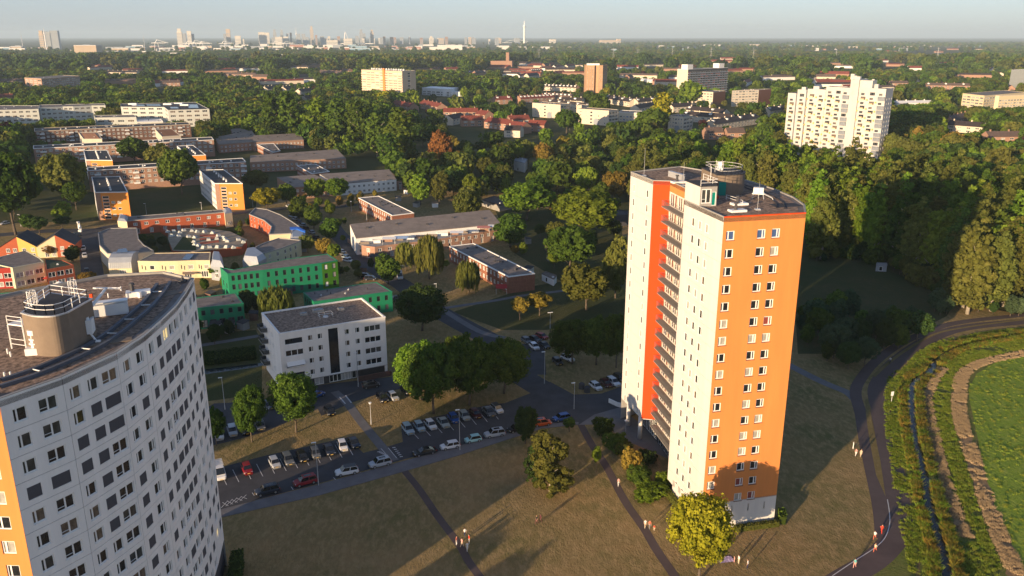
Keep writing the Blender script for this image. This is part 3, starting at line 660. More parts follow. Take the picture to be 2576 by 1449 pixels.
    b = MB(); b.prism([tuple(p-V2(base.x, base.y)) for p in offset(smooth(dr[:5])+dr[5:], -0.1)], zt, zt+0.14); link('lift_housing_roof', b.mesh('lift_housing_roof', M_steel), t)
    b = MB(); b.prism([tuple(p-V2(base.x, base.y)) for p in offset(smooth(dr[:5])+dr[5:], 0.15)], zt+.14, zt+0.16); link('roofing', b.mesh('roofing', M_roofdark), t)
    rail_part(t, offset(dr, 0.35), zt+0.16, 1.05, closed=True, post=1.4, r=.045)
    for (u, v) in ((330, 300), (740, 190)):
        p = rp(u, v, zt+.2); b = MB()
        for a in range(8):
            x, y = .45*math.cos(a*.785), .45*math.sin(a*.785); b.tube((x, y, 0), (x, y, 1.6), .03, n=4); x2, y2 = .45*math.cos(a*.785+.785), .45*math.sin(a*.785+.785)
            for zz in (.9, 1.6): b.tube((x, y, zz), (x2, y2, zz), .025, n=4)
        link('ladder_cage', b.mesh('ladder_cage', M_wmetal), t, (p.x-base.x, p.y-base.y, zt+.1))
    # side lean-to with open frame at the edge
    p = [rp(75, 500, T+2.6), rp(225, 520, T+2.6)]; a, c = V2(p[0].x, p[0].y), V2(p[1].x, p[1].y); nn = V2(-(c-a).y, (c-a).x).normalized()*3
    b = MB(); b.prism([tuple(x-V2(base.x, base.y)) for x in (a, c, c+nn, a+nn)], T+2.5, T+2.65); 
    for x in (a, c, a+nn): b.tube((x.x-base.x, x.y-base.y, Z), (x.x-base.x, x.y-base.y, T+2.5), .09, n=5)
    for zz in (.6, 1.2): b.tube((a.x-base.x, a.y-base.y, Z+zz), (c.x-base.x, c.y-base.y, Z+zz), .04, n=4)
    link('canopy_frame', b.mesh('canopy_frame', M_wmetal), t)
    rail_part(t, [a, c], T+2.65, .9)
    pd = rp(305, 610, Z); box_part(t, 'door', (pd.x, pd.y), .95, .1, Z, Z+2.1, math.radians(10), M_teal)
    # round chimney vent on a box
    b = MB(); b.box(-1.25, 1.25, -.75, .75, 0, .75, 0)
    for r0, r1, z0, z1 in ((.5, .5, .75, 1.6), (.68, .68, 1.15, 1.3), (.62, .62, 1.6, 1.8), (.45, .45, 1.8, 2.2), (.66, .66, 2.2, 2.75), (.3, .3, 2.75, 2.77)): b.tube((-.25, 0, z0), (-.25, 0, z1), r0, r1, 20, 0)
    link('roof_vent', b.mesh('roof_vent', M_wmetal), t, loc(405, 790), math.radians(12))
    # window cleaning crane: box, long boom, T head
    b = MB(); b.box(-.95, .95, -.75, .75, 1.0, 2.6); b.box(-.6, .6, -.5, .5, 2.6, 2.85); b.tube((-.6, -.4, 1), (-1.3, -1, 0.15), .12); b.tube((.6, -.4, 1), (1.3, -1, .15), .12); b.tube((0, .5, 1), (0, 1, .15), .12)
    for x, y in ((-1.3, -1), (1.3, -1), (0, 1)): b.tube((x-.4, y, .15), (x+.4, y, .15), .2, n=8)
    cl = loc(870, 670); link('cleaning_crane', b.mesh('cleaning_crane', M_wmetal), t, cl, math.radians(15))
    p0 = Vector((cl[0], cl[1], Z+2.8)); pe = rp(1068, 140, T+4.2); p1 = Vector((pe.x-base.x, pe.y-base.y, T+4.2)); b = MB(); b.tube(p0, p1, .2, .16, 8)
    dd = (p1-p0).normalized(); sd_ = Vector((dd.y, -dd.x, 0)).normalized(); b.tube(p1-sd_*1.55, p1+sd_*1.75, .13, n=6)
    link('crane_boom', b.mesh('crane_boom', M_wmetal), t)
    # white cradle lying on the roof and other boxes
    b = MB(); b.box(-2.0, 2.0, -.55, .55, .1, 1.5); b.box(-2.05, 2.05, -.6, .6, 1.75, 1.85)
    for x in (-1.9, -.6, .6, 1.9): b.tube((x, -.55, 1.5), (x, -.55, 1.8), .05, n=4)
    link('cleaning_cradle', b.mesh('cleaning_cradle', M_wmetal), t, loc(1120, 410), math.radians(24))
    for (u, v, s) in ((1395, 215, 1.0),):
        b = MB(); b.box(-1.5, 1.5, -.7, .7, 0, .7); b.tube((-.7, .3, .7), (-.7, .3, 1.5), .3, .22, 8, 1); b.tube((-.7, .3, 1.5), (-.7, .3, 1.75), .42, .3, 8, 1); b.tube((.2, -.9, 0), (.2, -.9, .75), .28, n=8)
        link('roof_vent', b.mesh('roof_vent', [M_wmetal, M_dgrey]), t, loc(u, v), math.radians(22))
    b = MB(); b.obox((0, 0), .9, .9, 0, .35); b.tube((0, 0, .3), (0, 0, .9), .3, .1, 4); link('roof_lamp', b.mesh('roof_lamp', M_dgrey), t, loc(1840, 80))
    b = MB(); b.tube((0, 0, 0), (0, 0, 1.7), .05); b.obox((0, 0), .35, .25, 1.3, 1.75); link('warning_light', b.mesh('warning_light', M_redor), t, loc(935, 330))
    for (u, v) in ((1092, 235), (1220, 165), (50, 1040), (110, 1035), (80, 800), (110, 830)):
        b = MB(); b.tube((0, 0, 0), (0, 0, .6), .09, n=6); link('vent_pipe', b.mesh('vent_pipe', M_wmetal), t, loc(u, v))
    # two rails round the roof, with cross ties
    tr = MB()
    ins = offset(q, 2.9)[:8], offset(q, 4.5)[:8]
    for line in ins:
        pts = smooth(line, 4)
        for a, c in zip(pts, pts[1:]):
            d = (c-a).normalized(); nn = V2(-d.y, d.x)*.2
            for z0, z1 in ((T-.26, T+.12),):
                tr.poly([(*(a-nn), z1), (*(c-nn), z1), (*(c+nn), z1), (*(a+nn), z1)]); tr.poly([(*(a-nn), z0), (*(c-nn), z0), (*(c-nn), z1), (*(a-nn), z1)]); tr.poly([(*(c+nn), z0), (*(a+nn), z0), (*(a+nn), z1), (*(c+nn), z1)])
    link('cradle_rail', tr.mesh('cradle_rail', M_track), t)
    for i in range(1, 7):
        a, c = ins[0][i], ins[1][i]; b = MB(); b.tube((*a, T+.05), (*c, T+.05), .07, n=4); link('rail_tie', b.mesh('rail_tie', M_wmetal), t)
    b = MB(); b.box(-.6, .6, -3.2, 3.2, 0, .12); link('walkway_board', b.mesh('walkway_board', M_drum), t, loc(1015, 700), math.radians(-62))
    b = MB(); b.box(-2.6, 2.6, -.9, .9, 0, .05); link('roof_mat', b.mesh('roof_mat', M_drum), t, loc(1620, 215), math.radians(50))
    b = MB(); b.box(-.35, .35, -.12, .12, 0, 1.1)
    pw = rp(465, 510, T+2); link('vent_slot', b.mesh('vent_slot', M_wmetal), t, (pw.x-base.x, pw.y-base.y-.1, T+1.2))
    return t
curved_tower()
# ------------------------------------------------------------------ the other buildings, near to far
def r(k, *uv): return [R(k, *q) for q in uv]
def vents(t, P, z, n, m=None, name='roof_vent', s=0.5, h=0.7, seed=0, area=None):
    rr = random.Random(seed); c = [(p.x-t.location.x, p.y-t.location.y) for p in P]
    b = MB(); b.obox((0, 0), s, s, 0, h*.7); b.tube((0, 0, h*.7), (0, 0, h), s*.3, n=6); me = b.mesh(name, m or M_wmetal)
    for i in range(n):
        a, bb = rr.uniform(.1, .9), rr.uniform(.2, .8)
        if area: a, bb = area[i]
        if len(c) == 4: p = [((c[0][k]*(1-a)+c[1][k]*a)*(1-bb)+(c[3][k]*(1-a)+c[2][k]*a)*bb) for k in (0, 1)]
        else: p = [sum(q[k] for q in c)/len(c) for k in (0, 1)]
        link(name, me, t, (*p, z-0.25-t.location.z), rr.uniform(0, 1))
def flat(t, name, uvs, k, z, m, th=0.08):
    P = ccw([aR(k, u, v, z) for u, v in uvs]); b = MB(); b.prism([(p.x-t.location.x, p.y-t.location.y) for p in P], z-t.location.z, z+th-t.location.z); return link(name, b.mesh(name, m), t)
# --- four storey white flats by the car park
MW = [M_glass, M_glass, M_curt2, M_glass2]
def white_flats():
    z = 15.0; P = [at(*q, z) for q in [R(32, 230, 595), R(32, 1300, 425), R(32, 1065, 235), R(32, 55, 385)]]
    t = thing('apartment_block', 'white four storey flats with dark corner loggias and a glazed stairwell beside the canal', 'apartment block', (P[0].x, P[0].y, 0)); foot(P, 2)
    A, B = Vector(P[0][:2]), Vector(P[1][:2]); L = (B-A).length; fl = 2.85; g = 2.6
    def wn(fr): return fr*L
    ws = []
    M_log = M_glass
    for k in range(4):
        v = g + fl*k + 0.75 - 2.55
        ws += [(L*.045, v-.1, L*.165, 1.5, 'three' if k == 2 else 'plain', M_screen if k == 1 else M_glass, 'loggia')]
        for f, s in ((.255, 'side'), (.345, 'side')): ws.append((L*f, v+.1, L*.045, 1.35, 'sider', random.choice(MW+[M_curt])))
        for f in (.60, .70): ws.append((L*f, v+.1, L*.045, 1.35, 'side', random.choice(MW+[M_curt])))
        ws += [(L*.79, v-.1, L*.16, 1.5, 'three', M_glass2 if k % 2 else M_glass, 'loggia')]
    ws += [(L*.442, 0.1, L*.1, 15-2.55-.9, 'plain', M_glass, 'stair_window')]
    facade(t, A, B, 2.55, z-.36, M_white, ws, 0.3)
    b = MB()
    d = (B-A)/L; nn = V2(d.y, -d.x); ang = math.atan2(d.y, d.x)
    A2, B2 = A-nn*1.3, B-nn*1.3
    facade(t, A2, B2, 0, 2.5, M_dgrey, [(L*.3, .1, 2.2, 2.2, 'two', M_steel, 'garage_door'), (L*.44, .1, 3, 2.2, 'three', M_glass2), (L*.56, .1, 2.4, 2.2, 'three', M_steel, 'garage_door'), (L*.66, .1, 1.1, 2.2, 'plain', M_glass2)], .1, name='ground_floor_wall')
    facade(t, P[1], P[2], 0, z-.36, M_white, grid((P[2]-P[1]).length, 3, 4, 1.2, 1.4, 3.3, fl), .15)
    facade(t, P[2], P[3], 0, z-.36, M_white, grid((P[3]-P[2]).length, 8, 4, 1.2, 1.4, 3.3, fl), .15)
    facade(t, P[3], P[0], 0, z-.36, M_white, [(3.2+3*i, 3.2+fl*k, .9, 1.3, 'side', random.choice(MW)) for i in range(3) for k in range(4)], .15)
    b = MB(); b.prism([tuple(Vector(p[:2])-A) for p in P], 2.4, 2.52); link('soffit', b.mesh('soffit', M_grey), t)
    roof_on(t, P, z, M_gravel, M_white, wd=.35, up=.4)
    ds = V2(P[0].x-P[3].x, P[0].y-P[3].y).normalized(); ns = V2(ds.y, -ds.x)
    sl = MB(); sl.box(0, 4.2, -1.5, 0, -.15, 0); sl.box(0, 4.2, -1.5, -1.46, .1, 1.0, 1); sl.box(0, .04, -1.5, 0, .1, 1, 1); sl.box(4.16, 4.2, -1.5, 0, .1, 1, 1); sm = sl.mesh('balcony', [M_grey, M_glass2])
    for k in range(4):
        p = Vector(P[3][:2]) + ds*.8; link('balcony', sm, t, (p.x-A.x, p.y-A.y, 3.0+fl*k), math.atan2(ds.y, ds.x))
    for (u, v, sx, sy) in ((625, 375, 2.6, 1.6), (855, 360, 1.4, 1.2), (480, 410, 1.6, 1.2)):
        p = aR(32, u, v, z-.4); b = MB(); b.box(-sx/2, sx/2, -sy/2, sy/2, 0, .6); b.box(-sx/2+.15, sx/2-.15, -sy/2+.15, sy/2-.15, .6, .62, 1); link('roof_light', b.mesh('roof_light', [M_grey, M_glass]), t, (p.x-A.x, p.y-A.y, z-.4), ang)
    p = aR(32, 700, 430, z-.4); q = [V2(p.x, p.y)+V2(math.cos(ang), math.sin(ang))*x+V2(-math.sin(ang), math.cos(ang))*y for x, y in ((-1.6, -.8), (-1.6, .8), (1.6, .8), (1.6, -.8))]
    rail_part(t, q, z-.4, 1.1)
    b = MB(); b.tube((0, 0, 0), (0, 0, .3), .7, .6, 12); link('roof_hatch', b.mesh('roof_hatch', M_steel), t, (p.x-A.x, p.y-A.y, z-.4))
    b = MB(); d2 = L*.165; b.poly([(0, 0, 1.35), (d2, 0, 1.35), (d2, -.9, .55), (0, -.9, .55)]); b.poly([(0, -.02, 1.35), (0, -.92, .55), (d2, -.92, .55), (d2, -.02, 1.35)]); p = A+d*L*.045; link('awning', b.mesh('awning', M_frame), t, (p.x-A.x, p.y-A.y, g+fl*1+.85), ang)
    p = B-nn*.0-d*.35; b = MB(); b.box(-.25, .25, 0, .5, 0, 2.6); link('corner_pier', b.mesh('corner_pier', M_white), t, (p.x-A.x, p.y-A.y, 0), ang)
    q = aR(32, 1190, 1050); wl = thing('garden_wall', 'low dark brick wall in front of the white flats', 'garden wall', (q.x, q.y, 0)); b = MB(); b.box(-4, 4.4, -.15, .15, 0, 1.3); link('wall', b.mesh('wall', M_brickd), wl, (0, 0, 0), ang)
white_flats()
# --- green terraces
gw = [M_glass, M_glass, M_screen]
def g_f(rows, n, h=1.7, w=1.0, v0=.9, pitch=2.9):
    return lambda L: grid(L, n, rows, w, h, v0, pitch, 'plain', .6, L-.6, gw)
Gz = 9.2
Gp = [R(21, 2290, 1220), R(22, 60, 1185), R(22, 660, 1112), R(22, 820, 1085), R(22, 720, 1020), R(22, 300, 1072), R(21, 2350, 1178), R(21, 2215, 1155)]
building('terraced_houses', 'long green terrace with a lime green end and two rows of dark windows', 'terraced houses', Gp, Gz, M_green, M_roofgrey,
         {0: g_f(3, 5), 1: g_f(3, 7), 2: lambda L: grid(L, 2, 3, 1.2, 1.7, .9, 2.9, 'plain', 0, L, [M_frame, M_curt, M_glass]), 7: g_f(2, 2)}, trim=M_green, walls={2: M_lime, 3: M_lime}, up=.15, fm=M_dgrey)
t, P = building('terraced_houses', 'low green terrace with a flat roof directly behind the white flats', 'terraced houses', r(32, (580, 275), (1370, 170), (1210, 75), (475, 180)), 6.4, M_green, M_roofgrey, {0: g_f(2, 9, 1.6), 3: g_f(2, 4, 1.6)}, trim=M_green, up=.15, fm=M_dgrey)
vents(t, P, 6.4, 5, M_dgrey, 'vent_pipe', .25, .8, 3)
t, P = building('terraced_houses', 'small green house row with a dark ground floor beside the canal path', 'terraced houses', r(31, (1900, 350), (2450, 290), (2370, 185), (1900, 245)), 6.4, M_green, M_roofgrey, {0: lambda L: grid(L, 6, 1, 1.1, 1.5, 4, 2.9, 'plain', 0, L, gw) + grid(L, 6, 1, 1.7, 2.2, .4, 2.9, 'two', 0, L, [M_glass, M_curt, M_glass2])}, trim=M_green, up=.15, fm=M_dgrey)
t, P = building('terraced_houses', 'green house row showing above the roof of the curved tower', 'terraced houses', r(31, (-300, 310), (500, 215), (530, 150), (-300, 210)), 6.4, M_green, M_roofgrey, {0: g_f(2, 9, 1.6)}, trim=M_green, up=.15, fm=M_dgrey)
# --- ring of low houses round a courtyard
rg = [M_glass, M_glass2, M_curt]
t, P = building('courtyard_houses', 'long red brown house row closing the far side of the ring', 'courtyard houses', r(21, (1250, 690), (2270, 598), (2240, 572), (1280, 645)), 6.2, M_rust, M_roofgrey, {0: lambda L: grid(L, 9, 1, 1.6, 1.3, 3.7, 2.9, 'two', 2, L-1, rg) + grid(L, 7, 1, 1.4, 2, .4, 2.9, 'two', 2, L-1, rg)}, trim=M_grey)
def turret(name, label, k, pts, z, zb, m, cat='house end', lab=None):
    P = ccw([aR(k, u, v, z) for u, v in pts]); t = thing(name, label, cat, (P[0].x, P[0].y, 0)); foot(P, 1)
    Q = [V2(p.x-P[0].x, p.y-P[0].y) for p in P]; b = MB(); b.prism(Q, 0, zb); link('wall', b.mesh('wall', m), t)
    i_ = offset(Q, .9); b = MB(); n = len(Q)
    for i in range(n): j = (i+1) % n; b.poly([(*Q[i], zb), (*Q[j], zb), (*i_[j], z+.6), (*i_[i], z+.6)])
    b.poly([(*q, z+.6) for q in i_]); link('zinc_roof', b.mesh('zinc_roof', M_zinc), t)
    d = (Q[1]-Q[0]); 
    if d.length > 2: add_window(t, (Q[0].x, Q[0].y, 0), math.atan2(d.y, d.x), d.length*.3, 1.0, min(1.6, d.length*.4), 1.6, 'two', M_glass, None, -0.02)
    return t
turret('corner_house', 'cream corner house with a grey zinc cap at the near end of the red row', 21, [(1180, 680), (1275, 690), (1285, 640), (1200, 625)], 6.6, 6.2, M_cream)
turret('corner_house', 'cream corner house with a grey zinc cap where the red row meets the curved row', 21, [(2260, 610), (2335, 598), (2325, 560), (2245, 570)], 6.6, 6.2, M_cream)
ne_out = r(22, (-10, 556), (110, 570), (250, 625), (360, 690), (440, 745)); ne_in = r(22, (130, 822), (155, 745), (80, 680), (0, 648), (-70, 620))
t, P = building('courtyard_houses', 'curved house row with a grey roof and red inner wall beside the parked cars', 'courtyard houses', ne_in[::-1]+r(22, (350, 812))+ne_out[::-1], 6.2, M_rust, M_roofgrey, {i: (lambda L: grid(L, max(1, int(L/3.5)), 2, 1.0, 1.5, .9, 2.8, 'plain', .3, L-.3, rg)) for i in range(4)}, trim=M_grey, walls={4: M_cream})
turret('corner_house', 'grey corner house with a bright blue roof rim', 22, [(345, 870), (500, 860), (490, 780), (340, 765)], 5.6, 5.2, M_zinc)
bp = thing('roof_rim', 'bright blue rim along the roof of the grey corner house', 'roof rim', aR(22, 340, 760, 6.3)); q = [aR(22, u, v, 6.35) for u, v in ((340, 756), (420, 752), (498, 790), (494, 806), (410, 772), (342, 776))]; b = MB(); b.prism(ccw([(p.x-bp.location.x, p.y-bp.location.y) for p in q]), -.1, .25); link('rim', b.mesh('rim', M_blue), bp)
t, P = building('courtyard_houses', 'curved pale green house row with a brown roof beside the lime terrace', 'courtyard houses', r(22, (-40, 1000), (90, 1008), (260, 960), (425, 898), (452, 880), (230, 860), (90, 905), (0, 945)), 6.0, M_pale, M_roofgrey, {i: (lambda L: grid(L, max(1, int(L/3)), 1, 1.1, 1.6, 3.4, 2.8, 'two', .3, L-.3, rg) + grid(L, max(1, int(L/3)), 1, .9, 2.0, .4, 2.8, 'plain', .3, L-.3, rg)) for i in range(3)}, trim=M_grey)
turret('corner_house', 'zinc clad corner house beside the pale green curved row', 22, [(-140, 1060), (20, 1075), (100, 1030), (0, 960), (-110, 975)], 6.2, 5.0, M_zinc)
t, P = building('courtyard_houses', 'row of four cream house fronts with grey roof and solar panels', 'courtyard houses', r(21, (1385, 1092), (1590, 1095), (1785, 1092), (1970, 1085), (2110, 1085), (2120, 1002), (1545, 1012)), 6.3, M_cream, M_roofgrey, {i: (lambda L: [(L*.16, 3.3, .35, 1.5, 'plain', M_glass), (L*.32, 3.0, .35, 1.5, 'plain', M_glass), (L*.55, 3.2, 1.7, 1.6, 'plain', M_curt if random.random() < .4 else M_glass2), (L*.3, .3, 2.4, 2.2, 'three', M_glass2)]) for i in range(4)}, trim=M_cream, up=.15)
flat(t, 'solar_panel', [(1830, 1078), (1905, 1082), (1955, 1028), (1880, 1022)], 21, 6.35, M_solar)
for u, v in ((1440, 1215), (1625, 1222), (1850, 1228)):
    p = aR(21, u+70, v+40, 0); s = thing('garden_awning', 'garden awning on a cream house, %s' % {1440: 'stretched white beside the hedge', 1625: 'lilac grey on the second front', 1850: 'small and brown on the third front'}[u], 'awning', (p.x, p.y, 0))
    b = MB(); b.poly([(-2.6, 0, 2.4), (-1.9, -2, 2.0), (2.0, -2, 2.0), (2.6, 0, 2.4)]); b.poly([(-2.6, .02, 2.36), (2.6, .02, 2.36), (2.0, -1.98, 1.96), (-1.9, -1.98, 1.96)]); link('cloth', b.mesh('cloth', {1440: M_frame, 1625: mat('lilac_cloth', (.42, .38, .45)), 1850: mat('brown_cloth', (.25, .19, .15))}[u]), s)
    b = MB(); b.tube((-1.9, -2, 0), (-1.9, -2, 2), .04, n=4); b.tube((2, -2, 0), (2, -2, 2), .04, n=4); link('pole', b.mesh('pole', M_frame), s)
turret('corner_house', 'zinc clad corner house at the end of the cream fronts', 21, [(2112, 1100), (2250, 1120), (2230, 1010), (2125, 1000)], 6.4, 4.8, M_zinc)
t, P = building('courtyard_houses', 'curved house row with a wide grey roof beside the side street', 'courtyard houses', r(21, (1080, 1015), (1310, 1022), (1545, 985), (1450, 930), (1395, 870), (1375, 757), (1100, 762), (985, 805), (1000, 930)), 6.2, M_crm, M_roofgrey, {0: lambda L: [], 1: lambda L: grid(L, 3, 1, .6, 1.6, 3, 2.8, 'plain', 1, L, rg)}, trim=M_grey, up=.2)
def barrel():
    P = [aR(21, 1095, 1170, 2.6), aR(21, 1325, 1165, 2.6)]; a, c = V2(P[0].x, P[0].y), V2(P[1].x, P[1].y); d = (c-a).normalized(); n = V2(-d.y, d.x); L = (c-a).length
    t = thing('corner_house', 'grey zinc barrel roofed house at the corner of the side street', 'house', (a.x, a.y, 0)); foot([a, c, c+n*9, a+n*9], 1)
    prof = [(0, 2.6), (.2, 4.6), (1.4, 6.2), (3.4, 7.0), (6, 7.1), (9, 6.4)]; b = MB()
    for (y0, z0), (y1, z1) in zip(prof, prof[1:]):
        k = 6
        for i in range(k):
            x0, x1 = L*i/k, L*(i+1)/k; b.poly([(*(d*x0+n*y0), z0), (*(d*x1+n*y0), z0), (*(d*x1+n*y1), z1), (*(d*x0+n*y1), z1)])
    for x in (0, L): b.poly([(*(d*x+n*y), z) for y, z in prof]+[(*(d*x+n*9), 0), (*(d*x), 0)])
    link('zinc_roof', b.mesh('zinc_roof', M_zinc), t)
    sm = MB(); sm.box(-.03, .03, -.03, .03, 0, 2.0)
    for i in range(1, 12):
        p = d*(L*i/12)-n*.02; link('seam', sm.mesh('seam', M_zinc) if i == 1 else bpy.data.meshes['seam'], t, (p.x, p.y, 2.6))
    facade(t, a, c, 0, 2.58, M_cream, [(L*.45, .5, L*.3, 1.6, 'three', M_curt)])
    flat(t, 'solar_panel', [(1170, 1010), (1290, 1005), (1270, 965), (1190, 975)], 21, 7.15, M_solar)
barrel()
# pavilion with skylights in the middle of the court
def pavilion():
    z = 3.4; pts = [(1745, 985), (1960, 1000), (2430, 945), (2480, 880), (2310, 800), (2050, 765), (1870, 765), (1700, 815), (1700, 870)]
    P = ccw([aR(21, u, v, z) for u, v in pts]); t = thing('pavilion', 'low sandy roofed pavilion dotted with white skylights inside the ring', 'pavilion', (P[0].x, P[0].y, 0)); foot(P, 1)
    Q = [(p.x-P[0].x, p.y-P[0].y) for p in P]; b = MB(); b.prism(Q, 0, z-.1); link('wall', b.mesh('wall', M_rust), t); b = MB(); b.prism(offset(Q, -.3), z-.09, z+.1); link('roof', b.mesh('roof', M_play), t)
    flat(t, 'roof_lawn', [(1740, 980), (1975, 985), (1960, 870), (1840, 850)], 21, z+.11, G_yard, .04)
    b = MB(); b.prism([(-1, -1), (1, -1), (1, 1), (-1, 1)], 0, .2); n = len(b.v); b.v += [(-.75, -.75, .95), (.75, -.75, .95), (.75, .2, 1.3), (-.75, .2, 1.3)]
    b.f += [(4, 5, n+1, n), (5, 6, n+2, n+1), (6, 7, n+3, n+2), (7, 4, n, n+3), (n, n+1, n+2, n+3)]; b.m += [0, 0, 0, 0, 1]; me = b.mesh('skylight', [M_school, M_zinc])
    sp = [(1690, 790), (1750, 785), (1730, 830), (1800, 835), (1850, 775), (1930, 780), (1985, 790), (2060, 790), (1900, 840), (1960, 845), (1950, 890), (1960, 920), (2140, 800), (2200, 830), (2100, 870), (2250, 850), (2270, 870), (2290, 885), (2400, 870), (2450, 895), (2050, 950), (2110, 945), (2190, 945), (2280, 945), (2350, 950), (2000, 930), (1810, 800), (2180, 860)]
    for i, (u, v) in enumerate(sp):
        p = aR(21, u, v+15, z+.1); link('skylight', me, t, (p.x-P[0].x, p.y-P[0].y, z+.1), random.Random(i).uniform(0, 3), (.78, .78, .8))
    for v0, v1 in ((830, 826), (868, 850), (908, 885)): flat(t, 'roof_strip', [(2010, v0), (2200, v1), (2205, v1+18), (2010, v0+18)], 21, z+.12, M_rust, .1)
pavilion()
for k, (uv, lab) in enumerate(((((1600, 770), (1620, 810), (1680, 850), (1710, 870)), 'red curved fence along the pavilion lawn'), (((1700, 740), (1850, 745), (2000, 740), (2080, 760)), 'red lattice fence in front of the red brown row'))):
    p = [aR(21, u, v) for u, v in uv]; t = thing('lattice_fence', lab, 'fence', (p[0].x, p[0].y, 0)); rail_part(t, p, 0, 2.6, M_rust, post=.8, name='rail', r=.07)
# --- coloured gabled pair and terrace, far side of the side street
def gabled(name, label, Lpx, Rpx, peak, colors, roofm, depth, cat='houses', ws=True):
    A, B = at(*Lpx, 4.6), at(*Rpx, 4.6); a, c = V2(A.x, A.y), V2(B.x, B.y); d = (c-a).normalized(); n = V2(-d.y, d.x); L = (c-a).length; pk = at(*peak, 8.6); 
    t = thing(name, label, cat, (a.x, a.y, 0)); foot([a, c, c+n*depth, a+n*depth], 1); x = .52*L
    for (x0, x1, m) in ((0, x, colors[0]), (x, L, colors[1])):
        z0, z1 = (4.6, 8.6) if x0 == 0 else (8.6, 4.6); b = MB(); b.poly([(*(d*x0), 0), (*(d*x1), 0), (*(d*x1), z1), (*(d*x0), z0)]); b.poly([(*(d*x0+n*depth), 0), (*(d*x0+n*depth), z0), (*(d*x1+n*depth), z1), (*(d*x1+n*depth), 0)])
        e = d*(x0 if x0 == 0 else x1); b.poly([(*e, 0), (*e, 4.6), (*(e+n*depth), 4.6), (*(e+n*depth), 0)]); link('wall', b.mesh('wall', m), t)
        b = MB(); o = .35; q = [d*(x0-(o if x0 == 0 else 0))-n*o, d*(x1+(0 if x0 == 0 else o))-n*o]; q += [q[1]+n*(depth+2*o), q[0]+n*(depth+2*o)]
        zz = [z0-(0.3 if x0 == 0 else 0), z1-(0 if x0 == 0 else 0.3)]; b.poly([(*q[0], zz[0]+.12), (*q[1], zz[1]+.12), (*q[2], zz[1]+.12), (*q[3], zz[0]+.12)]); b.poly([(*q[0], zz[0]+.02), (*q[0], zz[0]+.12), (*q[1], zz[1]+.12), (*q[1], zz[1]+.02)][::-1]); link('roof', b.mesh('roof', roofm), t)
    if ws:
        for f in (.2, .38, .62, .85): add_window(t, (0, 0, 0), math.atan2(d.y, d.x), L*f, 2.6, 1.3, 1.5, 'two', random.choice(rg), None, -.02); add_window(t, (0, 0, 0), math.atan2(d.y, d.x), L*f, .3, 1.3, 1.7, 'two', random.choice(rg), None, -.02)
    return t
gabled('gabled_house', 'gabled house with a rust red and a bright yellow half', R(21, -20, 960), R(21, 365, 945), R(21, 200, 790), (M_rust, M_yellow), M_roofdark, 11, 'house')
gabled('gabled_house', 'gabled house with a cream and a rust red half beside the side street', R(21, 365, 945), R(21, 745, 925), R(21, 560, 765), (M_cream, M_rust), M_roofdark, 11, 'house')
tw = lambda L: grid(L, 3, 2, L*.26, 1.7, .6, 2.9, 'two', .3, L-.3, [M_glass, M_curt, M_glass2])
def terr(label, uv, z, m, roofm):
    return building('terraced_house', label, 'house', r(21, *uv), z, m, roofm, {0: tw, 1: tw}, trim=m, up=.15)
terr('bright red house front with white window frames', [(-180, 1175), (120, 1160), (150, 1085), (-180, 1090)], 7.0, M_red, M_roofgrey)
t, P = terr('pale olive house front with balconies between a red and an orange house', [(125, 1160), (440, 1100), (400, 1060), (262, 985), (0, 1050), (-100, 1110)], 7.2, M_pale, M_roofgrey)
rail_part(t, [Vector((P[0].x, P[0].y, 0)).lerp(P[1], f)+Vector((.3, -1, 0)) for f in (.08, .45)], 3.2, 1.0, M_dgrey)
terr('orange red house front with a dark mossy flat roof', [(460, 1180), (740, 1130), (640, 1085), (450, 1070)], 6.4, M_rust, mat('mossy_roof', (0.05, 0.065, 0.035), 1, .3, 1))
p = aR(21, 480, 1255, 3); s = thing('parasol', 'red parasol on the terrace of the orange red house', 'parasol', (p.x, p.y, 0)); b = MB(); b.tube((0, 0, 0), (0, 0, 3.1), .04, n=5); link('pole', b.mesh('pole', M_frame), s); b = MB(); b.tube((0, 0, 2.7), (0, 0, 3.4), 1.6, .05, 8); link('canopy', b.mesh('canopy', M_red), s)
for (u, v, lab, m) in ((600, 1345, 'white blue garden tent behind the crane of the curved tower', M_frame),):
    p = aR(21, u, v, 1.5); s = thing('garden_tent', lab, 'tent', (p.x, p.y, 0)); b = MB(); b.tube((0, 0, 2.0), (0, 0, 3.2), 2.4, .1, 6); link('canopy', b.mesh('canopy', m), s); b = MB()
    for a in range(6): b.tube((2.2*math.cos(a), 2.2*math.sin(a), 0), (2.2*math.cos(a), 2.2*math.sin(a), 2.1), .04, n=4)
    link('frame', b.mesh('frame', M_frame), s)
